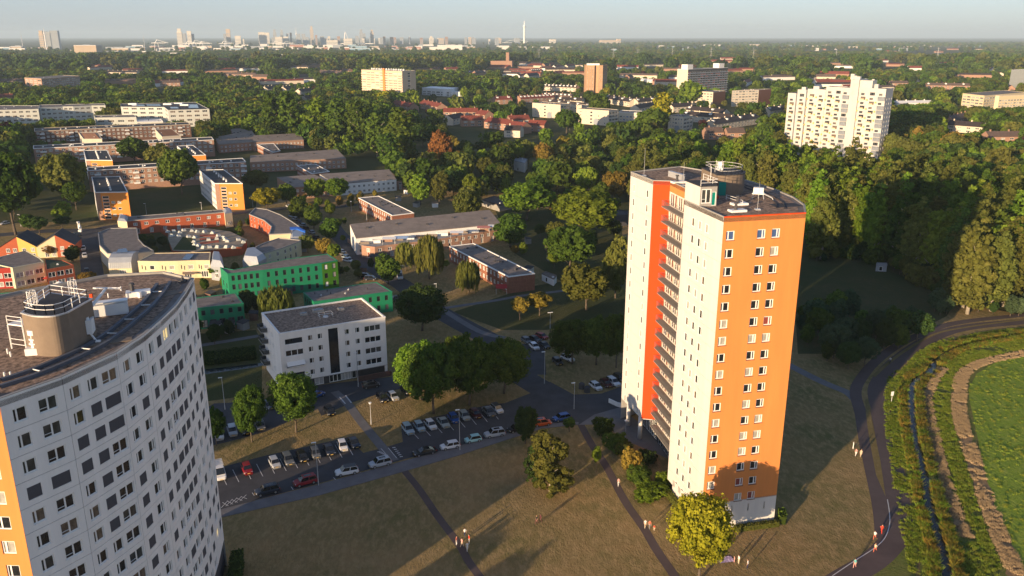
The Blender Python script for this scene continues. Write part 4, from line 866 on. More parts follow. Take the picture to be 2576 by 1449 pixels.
# --- four storey blocks with orange ends
def orange_end(label, k, uv, z=12.8, n=12):
    def front(L): return [(L*.20, .5+1.55*i, L*.2, 1.15, 'plain', M_glass) for i in range(int((z-1)/1.55))] + [(L*.46+L*.13*j, 1.6+2.95*i, L*.11, 1.1, 'plain', random.choice([M_glass, M_curt, M_glass2])) for i in range(int((z-2)/2.95)) for j in (0, 1.4)]
    side = lambda L: grid(L, n, 4, L/n*.8, 1.5, 1.0, 2.95, 'two', .5, L-.5, PANES)
    t, P = building('apartment_block', label, 'apartment block', r(k, *uv), z, M_apt, M_roofdark, {0: front, 1: side, 3: side}, trim=M_frame, walls={1: M_brickp, 3: M_frame, 2: M_brickp}, group='four storey blocks with orange ends')
    A, B = P[0], P[1]; d = (B-A); L = d.length; d = V2(d.x, d.y).normalized(); nn = V2(d.y, -d.x)
    b = MB(); b.box(0, L*.16, -.06, .2, 0, z-.4); link('brick_pier', b.mesh('brick_pier', M_brickp), t, (nn.x*.0, nn.y*.0, 0), math.atan2(d.y, d.x))
    for i in range(6):
        f = .12+.14*i; p = A.lerp(B, .5).lerp(P[3].lerp(P[2], .5), f); b = MB(); b.box(-.35, .35, -.25, .25, 0, .7); b.tube((-.2, 0, .7), (-.2, 0, 1.6), .12, n=5); b.tube((.2, .1, .7), (.2, .1, 1.3), .1, n=5); link('chimney', b.mesh('chimney', M_wmetal), t, (p.x-A.x, p.y-A.y, z-.25))
    return t
orange_end('orange ended block with the blackest roof, standing before the red brown house row', 21, [(955, 400), (1285, 395), (1205, 240), (920, 245)])
orange_end('orange ended block nearest the curved house row, white gallery side in view', 21, [(2160, 310), (2440, 310), (2250, 170), (2000, 175)])
orange_end('orange ended block half hidden behind the one with the blackest roof', 11, [(865, 1415), (1130, 1420), (1075, 1315), (840, 1320)])
orange_end('orange ended block peeping out behind the round trees', 11, [(1890, 1372), (2070, 1365), (1945, 1268), (1780, 1275)])
# --- long brick flats with white bands
def brickrow(label, k, uv, z, wallm, ncol, rows=3, trim=M_frame, roofm=None, group='long brick flats', style='two', pitch=2.85):
    f = lambda L: grid(L, ncol, rows, L/ncol*.55, 1.5, z-rows*pitch+.3, pitch, style, .5, L-.5, [M_glass, M_curt, M_glass2, M_curt])
    g = lambda L: grid(L, max(2, int(L/5)), rows, 1.4, 1.4, z-rows*pitch+.3, pitch, style, .5, L-.5, PANES)
    t, P = building('brick_flats', label, 'apartment block', r(k, *uv), z, wallm, roofm or M_roofdark, {0: f, 1: g, 3: g}, trim=trim, group=group)
    A, B = P[0], P[1]; b = MB(); L = (B-A).length; d = (B-A).normalized(); ang = math.atan2(d.y, d.x)
    bm_ = MB(); bm_.box(0, L/ncol*1.0, -1.1, 0, 0, .9); bme = bm_.mesh('balcony', M_frame)
    for i in range(1, ncol, 6):
        for q in range(rows): link('balcony', bme, t, (d.x*L*i/ncol, d.y*L*i/ncol, z-rows*pitch-.05+q*pitch), ang)
    vents(t, P, z, 7, M_wmetal, 'chimney', .8, .9, len(label), [(i/7+.05, .35) for i in range(7)])
    return t
brickrow('long brick flats with a white roof band behind the two nearest orange ends', 21, [(880, 182), (2475, 92), (2440, 55), (880, 148)], 11.5, M_brickp, 26)
brickrow('long brick flats with an orange brown lower wall, second row towards the grey school', 11, [(335, 1302), (2150, 1212), (2130, 1185), (335, 1272)], 11.5, M_brickp, 30)
brickrow('long red and white banded flats directly before the grey school', 11, [(345, 1128), (1915, 1058), (1890, 1035), (345, 1098)], 11.5, M_brickb, 34, trim=M_crm)
for lab, uv in (('cream block with louvred brown roof in the middle of the banded flats', [(840, 1205), (1025, 1205), (985, 1135), (790, 1140)]), ('cream block with louvred brown roof at the end of the banded flats', [(1630, 1182), (1820, 1170), (1720, 1100), (1560, 1108)])):
    t, P = building('stair_block', lab, 'apartment block', r(11, *uv), 11.8, M_crm, M_rooftan, {0: lambda L: grid(L, 4, 3, 1.4, 1.0, 2, 3, 'plain'), 3: lambda L: grid(L, 5, 3, 1.5, 1.2, 2, 3, 'plain')}, trim=M_crm)
    b = MB(); A, B = P[0], P[1]; L = (B-A).length; b.box(0, L*.8, -.25, .25, 0, .5); me = b.mesh('roof_louvre', M_brickb); ang = math.atan2((B-A).y, (B-A).x)
    for i in range(8): p = A.lerp(P[3], .1+.1*i).lerp(B.lerp(P[2], .1+.1*i), .1); link('roof_louvre', me, t, (p.x-A.x, p.y-A.y, 11.55), ang)
# --- grey school
sw = lambda n, rows: (lambda L: grid(L, n, rows, L/n*.62, 1.9, 1.4, 3.8, 'three', .5, L-.5, [M_glass, M_glass2, M_curt2]))
building('school_wing', 'pale grey school wing at the picture edge with a flat grey roof', 'school', r(11, (-250, 920), (385, 905), (400, 870), (-250, 868)), 16, M_school, M_roofgrey, {0: sw(9, 4), 1: sw(2, 4)}, trim=M_school)
building('school_wing', 'stepped grey school wing with a lit middle bay', 'school', r(11, (395, 892), (630, 880), (735, 878), (920, 870), (1060, 868), (1050, 850), (395, 862)), 16, M_school, M_roofgrey, {0: sw(4, 4), 1: sw(2, 4), 2: sw(3, 4), 3: sw(2, 4)}, trim=M_school)
t, P = building('school_wing', 'grey school wing with roof panels and a pointed inner corner', 'school', r(11, (1215, 882), (1650, 885), (1690, 915), (2105, 905), (1970, 835), (1215, 852)), 15.5, M_school, M_roofdark, {0: sw(5, 4), 1: sw(1, 4), 2: sw(5, 4), 3: sw(3, 4)}, trim=M_school)
for u0, u1, v0, v1 in ((1330, 1460, 862, 875), (1480, 1620, 860, 872), (1900, 2000, 860, 895), (1720, 1800, 885, 900)): flat(t, 'solar_panel', [(u0, v1), (u1, v1), (u1-15, v0), (u0-10, v0)], 11, 15.5, M_solar)
for i, (u, v) in enumerate(((1690, 862), (1800, 855), (1860, 870), (1340, 860))): p = aR(11, u, v, 15.3); box_part(t, 'roof_unit', (p.x, p.y), 8, 4, 15.25, 16.6, 0, M_wmetal)
building('school_wing', 'low grey school wing between the banded flats and the pointed wing', 'school', r(11, (955, 992), (1370, 985), (1350, 962), (950, 968)), 9.5, M_school, M_roofgrey, {0: sw(4, 2)}, trim=M_school)
building('school_hall', 'small white roofed hall beside the pointed school wing', 'school', r(11, (1380, 1035), (1640, 1030), (1620, 1005), (1370, 1010)), 6, M_school, M_wmetal, {0: sw(4, 1)}, trim=M_frame)
# --- terraces with tan roofs
def slope_terrace(label, k, ridge, eave, zr, ze, wallm, roofm, n, split=None, front=None):
    """a single slope roof from ridge to eave with a wall and window row under the eave"""
    r0, r1 = aR(k, *ridge[0], zr), aR(k, *ridge[1], zr); e0, e1 = aR(k, *eave[0], ze), aR(k, *eave[1], ze)
    t = thing('terraced_houses', label, 'terraced houses', (e0.x, e0.y, 0), 0, 'terraces with sloping tan roofs'); foot([e0, e1, r1, r0], 2); prot([e0, e1], ze, .5); prot([r0, r1, e1, e0], zr, .2); o = Vector((e0.x, e0.y, 0))
    b = MB(); q = [p-o for p in (e0, e1, r1, r0)]; b.poly(q); b.poly([p-Vector((0, 0, .25)) for p in q][::-1])
    for i in range(4): j = (i+1) % 4; b.poly([q[i]-Vector((0, 0, .25)), q[j]-Vector((0, 0, .25)), q[j], q[i]])
    link('roof', b.mesh('roof', roofm), t)
    L = V2(e1.x-e0.x, e1.y-e0.y).length
    facade(t, e0, e1, 0, ze-.26, wallm, grid(L, n, int(ze/2.7), L/n*.45, 1.3, .8, 2.7, 'two', .5, L-.5, [M_curt, M_glass, M_glass2]), .12, one=True)
    b = MB()
    for a, c in ((e1, r1), (r0, e0)): b.poly([Vector((a.x, a.y, 0))-o, Vector((c.x, c.y, 0))-o, Vector((c.x, c.y, c.z-.26))-o, Vector((a.x, a.y, a.z-.26))-o])
    b.poly([Vector((r1.x, r1.y, 0))-o, Vector((r0.x, r0.y, 0))-o, r0-o-Vector((0, 0, .26)), r1-o-Vector((0, 0, .26))]); link('wall', b.mesh('wall', wallm), t)
    rr = random.Random(n); vb = MB(); vb.box(-.5, .5, -.3, .3, 0, .6); vm = vb.mesh('roof_vent', M_roofdark)
    for i in range(5):
        f, g = (i+.5)/5, rr.uniform(.35, .7); p = e0.lerp(e1, f).lerp(r0.lerp(r1, f), g)-o; link('roof_vent', vm, t, (p.x, p.y, p.z-.1))
    return t, o, (e0, e1, r1, r0)
t, o, q = slope_terrace('tan roofed terrace with roof gardens and white screens, nearest to the orange tower', 22, [(945, 722), (2350, 577)], [(1005, 862), (2462, 716)], 8.8, 6.6, M_frame, M_rooftan, 24)
def front_walk(t, o, k, pts, z, m, n, label=None):
    P = [aR(k, u, v, z) for u, v in pts]
    for a, c in zip(P, P[1:]):
        L = V2(c.x-a.x, c.y-a.y).length; facade(t, a, c, 0, z, m, grid(L, max(1, int(n*L/60)), 1, 1.5, 1.3, z-2.2, 2.7, 'two', .5, L-.5, [M_curt, M_glass, M_glass2]) + grid(L, max(1, int(n*L/90)), 1, 1.1, 2.1, .1, 2.7, 'plain', .5, L-.5, [M_curt, M_glass, M_door]), .12, name='front_wall', one=True)
    return P
fw = front_walk(t, o, 22, [(1060, 935), (1195, 950), (1295, 935), (1770, 880), (2440, 775)], 4.6, M_brickp, 20)
b = MB(); dk = [aR(22, u, v, 4.5) for u, v in ((1040, 925), (1195, 950), (1295, 935), (1770, 880), (2440, 775), (2462, 735), (1005, 880))]; b.prism(ccw([(p.x-o.x, p.y-o.y) for p in dk]), 4.2, 4.32); link('terrace_deck', b.mesh('terrace_deck', M_grey), t)
rr = random.Random(4)
for i in range(13):
    f = (i+.5)/13; a = fw[0].lerp(fw[-1], f); e = q[0].lerp(q[1], f); p = a.lerp(Vector((e.x, e.y, 4.6)), .45)
    b = MB(); s = rr.uniform(.7, 1); b.box(-2.2*s, 2.2*s, -.06, .06, 0, 1.1); b.box(-2.2*s, -2.1*s, 0, 2.2, 0, 1.1); link('terrace_screen', b.mesh('terrace_screen', [M_rooftan, M_frame, M_brickp][i % 3]), t, (p.x-o.x, p.y-o.y, 4.33), .1)
for i, (u, v, m, lab) in enumerate(((2290, 750, mat('pink_cloth', (.5, .2, .17)), 'dusty pink awning over a roof garden of the tan terrace'), (2400, 738, M_frame, 'white sunshade at the end roof garden of the tan terrace'), (1340, 862, M_frame, 'white awning in the middle roof gardens of the tan terrace'), (1460, 855, mat('sky_cloth', (.35, .5, .7)), 'pale blue awning in the middle roof gardens of the tan terrace'), (2020, 800, M_frame, 'white parasol on a roof garden of the tan terrace'))):
    p = aR(22, u, v, 6.6); s = thing('awning', lab, 'awning', (p.x, p.y, 4.32)); b = MB(); b.poly([(-2.6, 1.2, 2.5), (-2.6, -1.4, 2.1), (2.6, -1.4, 2.1), (2.6, 1.2, 2.5)]); b.poly([(-2.6, 1.2, 2.46), (2.6, 1.2, 2.46), (2.6, -1.4, 2.06), (-2.6, -1.4, 2.06)]); link('cloth', b.mesh('cloth', m), s); b = MB()
    for x in (-2.4, 2.4): b.tube((x, -1.3, 0), (x, -1.3, 2.1), .04, n=4)
    link('pole', b.mesh('pole', M_frame), s)
t, o, q = slope_terrace('tan roofed terrace beyond the small front lawn with round trees', 22, [(640, 217), (1340, 170)], [(800, 320), (1412, 268)], 8.2, 6.2, M_frame, M_rooftan, 12)
front_walk(t, o, 22, [(900, 330), (1400, 288), (1500, 282)], 4.8, M_brickp, 16)
t, o, q = slope_terrace('grey roofed terrace in the shade beside the yellow tree', 22, [(210, 250), (585, 222)], [(380, 350), (810, 318)], 8.2, 6.2, M_brickp, M_rooftan, 8)
t, o, q = slope_terrace('tan roofed terrace with a solar panel below the tall poplars', 12, [(-60, 1372), (815, 1310)], [(-60, 1440), (905, 1400)], 8.2, 6.4, M_brickp, M_rooftan, 20)
front_walk(t, o, 22, [(-60, 118), (905, 62)], 4.8, M_brickp, 18)
t, o, q = slope_terrace('tan roofed terrace at the foot of the tall poplars', 12, [(-30, 1170), (440, 1148)], [(-30, 1240), (478, 1212)], 8.2, 6.4, M_brickp, M_rooftan, 14)
t, o, q = slope_terrace('grey roofed terrace beside the long brick flats', 11, [(2160, 1190), (2530, 1120)], [(2200, 1262), (2620, 1230)], 8.2, 6.2, M_brickp, M_rooftan, 10)
t, o, q = slope_terrace('pink brick house with a tan roof behind the long brick flats', 11, [(2320, 1105), (2440, 1098)], [(2355, 1180), (2570, 1160)], 8.2, 6.2, M_brickp, M_rooftan, 4)
# flat roofed rows
fr = lambda L: grid(L, max(3, int(L/2.6)), 2, 1.3, 1.4, .9, 2.6, 'two', .5, L-.5, [M_curt, M_curt, M_glass, M_glass2])
FR = [('flat roofed red brick row with a row of white windows, on the corner lawn', 22, [(1030, 455), (1370, 632), (1590, 606), (1235, 436)], 5.8, M_brick),
      ('flat roofed dark brick row beside the drooping birches', 22, [(1945, 942), (2540, 1248), (2806, 1215), (2190, 912)], 5.8, M_brick),
      ('flat roofed dark row linking two tan roofed terraces', 22, [(410, 130), (560, 212), (740, 190), (600, 116)], 5.8, M_brick),
      ('low flat roofed row under the shrubs beside the poplars', 12, [(10, 1258), (170, 1340), (245, 1325), (180, 1250)], 5.4, M_brick)]
for lab, k, uv, z, m in FR:
    t, P = building('brick_terrace', lab, 'terraced houses', r(k, *uv), z, m, M_rooftan if 'corner' in lab else M_roofgrey, {0: fr, 3: fr}, trim=M_frame)
    vents(t, P, z, 5, M_dgrey, 'roof_vent', .7, .5, 5)
p = aR(22, 2470, 1345, 2.4); s = thing('awning', 'red awning at the end of the dark brick row', 'awning', (p.x, p.y, 0)); b = MB(); b.poly([(-1.8, 1, 2.8), (-1.8, -1.4, 2.0), (1.8, -1.4, 2.0), (1.8, 1, 2.8)]); b.poly([(-1.8, 1, 2.75), (1.8, 1, 2.75), (1.8, -1.4, 1.95), (-1.8, -1.4, 1.95)]); link('cloth', b.mesh('cloth', mat('red_cloth', (.4, .04, .04))), s); b = MB(); b.tube((-1.7, -1.3, 0), (-1.7, -1.3, 2), .05, n=4); b.tube((1.7, -1.3, 0), (1.7, -1.3, 2), .05, n=4); link('pole', b.mesh('pole', M_frame), s)
def shed(label, k, uv, z, wm, rm): return building('shed', label, 'shed', r(k, *uv), z, wm, rm, {0: lambda L: [(L*.3, .2, 1.2, 1.6, 'plain', M_glass)]}, trim=rm)
shed('low shed with a red brown roof between the round trees', 22, [(2270, 472), (2450, 530), (2576, 500), (2400, 435)], 3.2, M_grey, M_tile_b)
shed('small grey shed behind the end of the dark brick row', 23, [(300, 1215), (420, 1270), (450, 1235), (340, 1195)], 2.6, M_frame, M_roofgrey)
shed('blue grey garden store in the dark glade', 24, [(1090, 1125), (1200, 1130), (1195, 1110), (1095, 1108)], 2.6, M_zinc, M_zinc)
shed('white roofed cabin among the trees in the tower shadow', 24, [(1125, 715), (1205, 725), (1200, 700), (1130, 698)], 3, M_frame, M_frame)
shed('dark red house with white windows showing over the poplars', 24, [(1320, 232), (1465, 228), (1450, 205), (1325, 205)], 7, M_brickd, M_roofgrey)
shed('pale greenhouse with a red front deep among the trees', 23, [(20, 80), (130, 105), (155, 65), (50, 40)], 6, M_frame, M_zinc)
shed('dark flat hall behind the trees beside the orange tower', 23, [(990, 640), (1165, 625), (1165, 590), (1000, 560)], 5, M_plinth, M_roofdark)
# --- white tower with jutting balconies
def balcony_tower():
    D0 = 549; S1 = R(14, 1130, 1440)
    g0 = at(*S1); 
    # fronts from the right end to the left end of the picture, each (column px left, column px right, top z)
    A = V2(dcol(R(14, 205, 760)[0], 262, 592), 592); B = V2(dcol(R(14, 1190, 720)[0], 225, 549), 549)
    t = thing('apartment_tower', 'white tower crowded with yellow balconies above the poplar belt', 'apartment tower', (A.x, A.y, 0)); d = (B-A).normalized(); n = V2(-d.y, d.x); L = (B-A).length; ang = math.atan2(d.y, d.x)
    foot([A, B, B+n*16, A+n*16], 3); prot([A, B], 47, .72)
    seg = [(0, .09, 42, 2), (.09, .185, 44.5, 0), (.185, .38, 45, -2.2), (.38, .55, 47, -2.6), (.55, .65, 47, 0), (.65, .735, 52.5, 1.5), (.735, 1, 47.2, 0)]
    for (f0, f1, z, off) in seg:
        a, c = A+d*L*f0-n*off, A+d*L*f1-n*off; w = (c-a).length; ws = []; nc = max(1, round(w/5.2))
        for i in range(nc):
            for k in range(15):
                if 3+k*2.9 > z-3: continue
                if w < 6 and f0 in (.65, .09): continue
                ws.append((w*(i+.5)/nc-1.3, 2.0+k*2.9, 3.1 if (i+k) % 2 else 2.2, 2.0 if (i+k) % 2 else 1.4, 'three', random.choice([M_glass, M_glass, M_glass2, M_curt2])))
        facade(t, a, c, 0, z-.3, M_whiteb, ws, .35, one=True, fm=M_gglass)
        P = [a, c, c+n*(14+off), a+n*(14+off)]
        for i in (1, 2, 3): facade(t, P[i], P[(i+1) % 4], 0, z-.3, M_whiteb, [] if i != 1 or f1 < 1 else grid(14, 3, 14, 2.2, 1.5, 2, 2.9, 'three', 0, 14, [M_glass, M_glass2]), .2, one=True)
        roof_on(t, [Vector((*p, z)) for p in P], z, M_roofdark, M_whiteb)
        bb = MB(); bb.box(0, 2.7, -1.2, 0, 0, .12); bb.box(0, 2.7, -1.2, -1.12, .12, .95, 1); bb.box(0, .06, -1.2, 0, .12, 1, 2); bb.box(2.64, 2.7, -1.2, 0, .12, 1, 2); bm1 = bb.mesh('balcony', [M_white, mat('sandy_balcony_front', (.5, .4, .26), .7, .2, .5), M_balc])
        bb = MB(); bb.box(0, 4.2, -.9, 0, 0, 2.5); gm = bb.mesh('glazed_bay', M_gglass)
        for i in range(nc):
            for k in range(14):
                if 3+k*2.9 > z-4 or (w < 6 and f0 in (.65, .09)): continue
                p = a+d*(w*(i+.5)/nc-1.5); q = (p.x-A.x, p.y-A.y, 1.85+k*2.9)
                if f0 in (.55,) or (f0 > .7 and i == nc-1): 
                    if k % 3: link('glazed_bay', gm, t, q, ang)
                elif (i+k) % 2: link('balcony', bm1, t, q, ang)
        if f0 in (.185, .735, .38):
            vb = MB(); vb.box(0, .8, -.9, 0, 0, 1.0); vm = vb.mesh('yellow_side_panel', M_balc)
            for k in range(0, 13, 2):
                for i in range(nc):
                    p = a+d*(w*i/nc-.3); link('yellow_side_panel', vm, t, (p.x-A.x, p.y-A.y, 3+k*2.9+(1.4 if i % 2 else 0)), ang)
    for f, z, h, s in ((.63, 52.5, 3.5, 1.2), (.66, 52.5, 2.4, 1), (.69, 52.5, 2, 1.4), (.84, 47, 6, .7), (.88, 47, 3, 1.2), (.27, 45, 2.2, 2), (.13, 44.5, 1.8, 1.4)):
        p = d*L*f+n*5; b = MB(); b.box(-s, s, -s, s, 0, h); link('roof_stack', b.mesh('roof_stack', M_whiteb), t, (p.x, p.y, z-.3), ang)
    p = d*L*.69+n*4; b = MB(); b.box(-6, 6, -4, 4, 0, 5); link('lift_housing', b.mesh('lift_housing', M_school), t, (p.x+d.x*5, p.y+d.y*5, 47), ang)
balcony_tower()
# --- far slabs and towers
def slab(name, label, cat, k, fl, fr_, br, z, wall, roofm, fac, **kw):
    """front edge fl-fr and far right corner br, all taken at roof height z"""
    A, B, C = aR(k, *fl, z), aR(k, *fr_, z), aR(k, *br, z); Dp = A+(C-B)
    return building(name, label, cat, None, z, wall, roofm, fac, P=[A, B, C, Dp], **kw)
fs = lambda n, rows, w=.7, h=1.3, p=2.9, v0=1.4, pm=None, st='plain': (lambda L: grid(L, n, rows, L/n*w, h, v0, p, st, .5, L-.5, pm or [M_glass, M_glass2, M_curt, M_curt]))
t, P = slab('apartment_slab', 'beige apartment slab with an orange stripe down its front', 'apartment slab', 12, (1060, 508), (1470, 524), (1605, 518), 37, M_beige, M_roofgrey, {0: fs(9, 11, .8, 1.0, 3.05, 2.5, [M_curt2, M_glass2, M_glass, M_crm]), 1: fs(1, 11, .2, 2.0, 3.05, 2)}, trim=M_crm)
A, B = P[0], P[1]; L = (B-A).length; ang = math.atan2((B-A).y, (B-A).x); p = A.lerp(B, .545); b = MB(); b.box(0, L*.05, -1.4, 0, 0, 39.5); link('orange_stripe', b.mesh('orange_stripe', M_orange), t, (p.x-A.x, p.y-A.y, 0), ang)
bb = MB(); bb.box(0, L, -.9, 0, 0, 1.0); bme = bb.mesh('gallery_band', M_crm)
for i in range(11): link('gallery_band', bme, t, (0, 0, 1.2+i*3.05), ang)
vents(t, P, 37.2, 14, M_wmetal, 'roof_fan', 2.0, 2.2, 2, [(.1+.06*i, .5) for i in range(14)])
def ochre():
    z = 39; A, B = aR(13, 745, 465, z), aR(13, 1062, 495, z); a = V2(A.x, A.y); 
    x = [aR(13, u, v, z) for u, v in ((745, 465), (832, 465))]; y = [aR(13, u, v, z) for u, v in ((868, 478), (968, 482))]
    t = thing('apartment_tower', 'ochre brick tower with a recessed middle, alone among the trees', 'apartment tower', (a.x, a.y, 0))
    s1 = (V2(x[1].x, x[1].y)-a).length; d = (V2(x[1].x, x[1].y)-a).normalized(); n = V2(-d.y, d.x)
    e = V2(y[1].x, y[1].y); tot = (e-a).dot(d)
    foot([a, a+d*tot, a+d*tot+n*30, a+n*30], 3); prot([a, a+d*tot], 39, .85)
    facade(t, a, a+d*s1, 0, z-.4, M_tower_b, fs(3, 12, .35, 1.2, 2.95, 2, [M_glass, M_curt, M_curt2])(s1), .2, one=True)
    facade(t, a+d*s1, a+d*s1+n*6, 0, z-.4, M_tower_b, (), .2)
    p = a+d*(s1)+n*6; q = a+d*(s1+6)+n*0
    facade(t, p, q, 0, z-.4, M_tower_b, (), .2); L2 = (a+d*tot-q).length
    facade(t, q, q+d*L2, 0, z-.4, M_tower_b, fs(3, 12, .3, 1.1, 2.95, 2, [M_glass, M_curt, M_curt2, M_curt])(L2), .2, one=True)
    dr = (d+n*.4).normalized(); c = q+d*L2
    facade(t, c, c+n*22+d*9, 0, z-.4, M_tower_b, fs(4, 12, .5, 1.3, 2.95, 2, [M_glass, M_red_c, M_curt2])(23.7), .2, one=True)
    out = [a, a+d*s1, p, q, c, c+n*22+d*9, a+n*28]; facade(t, out[-2], out[-1], 0, z-.4, M_tower_b); facade(t, out[-1], out[0], 0, z-.4, M_tower_b)
    roof_on(t, [Vector((*v, z)) for v in out], z, M_roofgrey, M_tower_b)
    pc = d*tot*.45+n*10; b = MB(); b.box(-9, 9, -5, 5, 0, 2.6); link('lift_housing', b.mesh('lift_housing', M_frame), t, (pc.x, pc.y, z-.3), math.atan2(d.y, d.x))
ochre()
t, P = slab('apartment_slab', 'white ended gallery slab with dark balconies and two roof blocks', 'apartment slab', 13, (1665, 502), (1772, 505), (2175, 488), 37, M_white, M_roofgrey, {1: fs(16, 11, .8, 1.6, 3.05, 1.5, [M_glass, M_glass, M_glass2, M_red_c])}, trim=M_frame, walls={0: M_crm, 1: M_dgrey})
B, C = P[1], P[2]; L = (C-B).length; ang = math.atan2((C-B).y, (C-B).x); bb = MB(); bb.box(0, L, -1.2, 0, 0, 1.0); bme = bb.mesh('gallery_band', M_zinc)
for i in range(11): link('gallery_band', bme, t, (B.x-P[0].x, B.y-P[0].y, .6+i*3.05), ang)
for f in (.08, .86): p = P[1].lerp(P[2], f); q = p.lerp(P[0].lerp(P[3], f), .4); b = MB(); b.box(-6, 6, -5, 5, 0, 6); link('lift_housing', b.mesh('lift_housing', M_white), t, (q.x-P[0].x, q.y-P[0].y, 36.9), ang)
bl = lambda n, rows: fs(n, rows, .75, 1.7, 3.0, 1.0, [M_glass2, M_curt, M_glass, M_curt], 'three')
slab('apartment_block', 'concrete framed block with a red brick end, beside the white ended slab', 'apartment block', 13, (1805, 722), (2025, 735), (2150, 722), 16.5, M_crm, M_roofgrey, {0: bl(7, 5)}, trim=M_crm, walls={1: M_brick}, group='concrete framed blocks with brick ends')
slab('apartment_block', 'larger concrete framed block with a red brick end, next to the white balcony tower', 'apartment block', 13, (2215, 720), (2485, 712), (2610, 700), 18.5, M_crm, M_roofgrey, {0: bl(8, 6)}, trim=M_crm, walls={1: M_brick}, group='concrete framed blocks with brick ends')
cb = lambda L: grid(L, 5, 4, 1.3, 1.3, 1.6, 3.1, 'plain', 1, L-1, [M_glass, M_curt, M_curt]) + [(L*.42, 1.2+3.1*i, 2.6, 1.7, 'plain', M_glass) for i in range(4)]
cr = lambda L: grid(L, 3, 4, L/3*.8, 2.0, 1.2, 3.1, 'three', .3, L-.3, [M_glass, M_glass, M_glass2])
CB = [('cream block farthest from the poplars, beside the round green tree', (205, 842), (488, 862), (585, 850)), ('cream block with an arched mural window, in the middle of its row', (655, 900), (975, 922), (1072, 910)), ('cream block with dark balconies and an arch, close to the tall green tree', (1575, 970), (1730, 985), (1825, 968))]
for lab, a, b_, c_ in CB:
    t, P = slab('cream_block', lab, 'apartment block', 13, a, b_, c_, 14, M_crm, M_roofgrey, {0: cb, 1: cr}, trim=M_crm, group='cream four storey blocks')
    d = V2(P[1].x-P[0].x, P[1].y-P[0].y); L = d.length; d = d/L; b = MB(); pts = [(math.cos(x)*3, math.sin(x)*3+3) for x in np.linspace(0, math.pi, 9)]+[(-3, 0), (3, 0)]; b.prism([(p[0], p[1]) for p in pts], 0, .12); o = link('arch', b.mesh('arch', M_zinc), t, (d.x*L*.62-d.y*-.14, d.y*L*.62-d.x*.14, .2)); o.rotation_euler = (math.pi/2, 0, math.atan2(d.y, d.x))
slab('low_block', 'low pale blue and cream block between two cream blocks', 'apartment block', 13, (1075, 935), (1285, 945), (1310, 925), 9, M_crm, M_roofgrey, {0: lambda L: grid(L, 6, 2, 2.2, 1.6, 1, 3, 'two', .5, L-.5, [M_curt, M_screen_b, M_glass])}, trim=M_frame)
slab('low_block', 'low cream block behind the mural block', 'apartment block', 13, (580, 866), (700, 880), (800, 868), 11, M_crm, M_roofgrey, {0: cb}, trim=M_crm)
slab('apartment_block', 'long yellowish block at the picture edge beyond the white balcony tower', 'apartment block', 14, (1960, 748), (2180, 770), (2600, 735), 17, M_cream, M_roofgrey, {0: bl(5, 5), 1: bl(16, 5)}, trim=M_cream)
slab('apartment_block', 'second yellowish block running out of the picture', 'apartment block', 14, (2290, 770), (2330, 772), (2800, 755), 19, M_cream, M_roofgrey, {1: bl(16, 5)}, trim=M_crm)
slab('apartment_tower', 'grey tower with red panels cut by the picture edge', 'apartment tower', 14, (2450, 510), (2560, 505), (2700, 500), 30, M_school, M_roofgrey, {0: fs(5, 10, .8, 1.6, 2.9, 1.2, [M_glass2, M_red_c, M_curt])}, trim=M_frame)
slab('brick_flats', 'brick and white banded block far out among the woods', 'apartment block', 11, (245, 590), (415, 600), (800, 572), 17, M_brickp, M_roofgrey, {0: bl(4, 5), 1: bl(18, 5)}, trim=M_crm)
t, P = slab('white_villa', 'white modern low building with stacked flat roofs in the woods', 'office', 12, (1670, 690), (1950, 705), (2040, 690), 10, M_white, M_wmetal, {0: bl(6, 2)}, trim=M_frame)
p = aR(12, 1990, 730, 6); box_part(t, 'low_wing', (p.x, p.y), 30, 14, 0, 6, 0, M_white)
# round red tank house and the long red building near the motorway
def drum():
    D = 2500; x = dcol(R(12, 268, 400)[0], R(12, 268, 400)[1], D); t = thing('round_hall', 'round red hall with a white domed cap by the motorway', 'hall', (x, D, 0)); b = MB(); b.tube((0, 0, 0), (0, 0, zat(R(12, 0, 385)[1], D)), 31, n=28); link('wall', b.mesh('wall', M_rust), t); zt = zat(R(12, 0, 385)[1], D)
    b = MB()
    for i in range(6): b.tube((0, 0, 4+i*zt/7), (0, 0, 4.8+i*zt/7), 31.5, n=28)
    link('cornice_band', b.mesh('cornice_band', M_rust), t); b = MB(); b.tube((0, 0, zt), (0, 0, zt+4), 28, 15, 28); b.tube((0, 0, zt+4), (0, 0, zt+8), 10, 4, 20); link('dome', b.mesh('dome', M_wmetal), t)
drum()
def farbox(name, label, cat, k, u0, u1, vtop, D, wall, roofm, depth=25, fac=None, group=None, ang=0.0):
    x0, x1 = dcol(R(k, u0, vtop)[0], R(k, 0, vtop)[1], D), dcol(R(k, u1, vtop)[0], R(k, 0, vtop)[1], D); z = max(4, zat(R(k, 0, vtop)[1], D)); s = math.tan(ang)*(x1-x0)
    return building(name, label, cat, None, z, wall, roofm, fac, P=[(x0, D), (x1, D+s), (x1+depth*.2, D+s+depth), (x0+depth*.2, D+depth)], trim=None, group=group)
farbox('office_building', 'long dark red building beside the motorway', 'office', 11, 2170, 2480, 392, 2600, M_brick, M_roofgrey, 40, {0: fs(8, 2, .6, 1.5, 4, 2, [M_glass])})
farbox('church_tower', 'slim brick church tower rising from the far woods', 'church tower', 12, 2515, 2545, 335, 2300, M_brickp, M_tile_d, 12)
farbox('church', 'red roofed church nave beside the slim tower in the far woods', 'church', 12, 2360, 2576, 420, 2290, M_brickp, M_tile_r, 30)

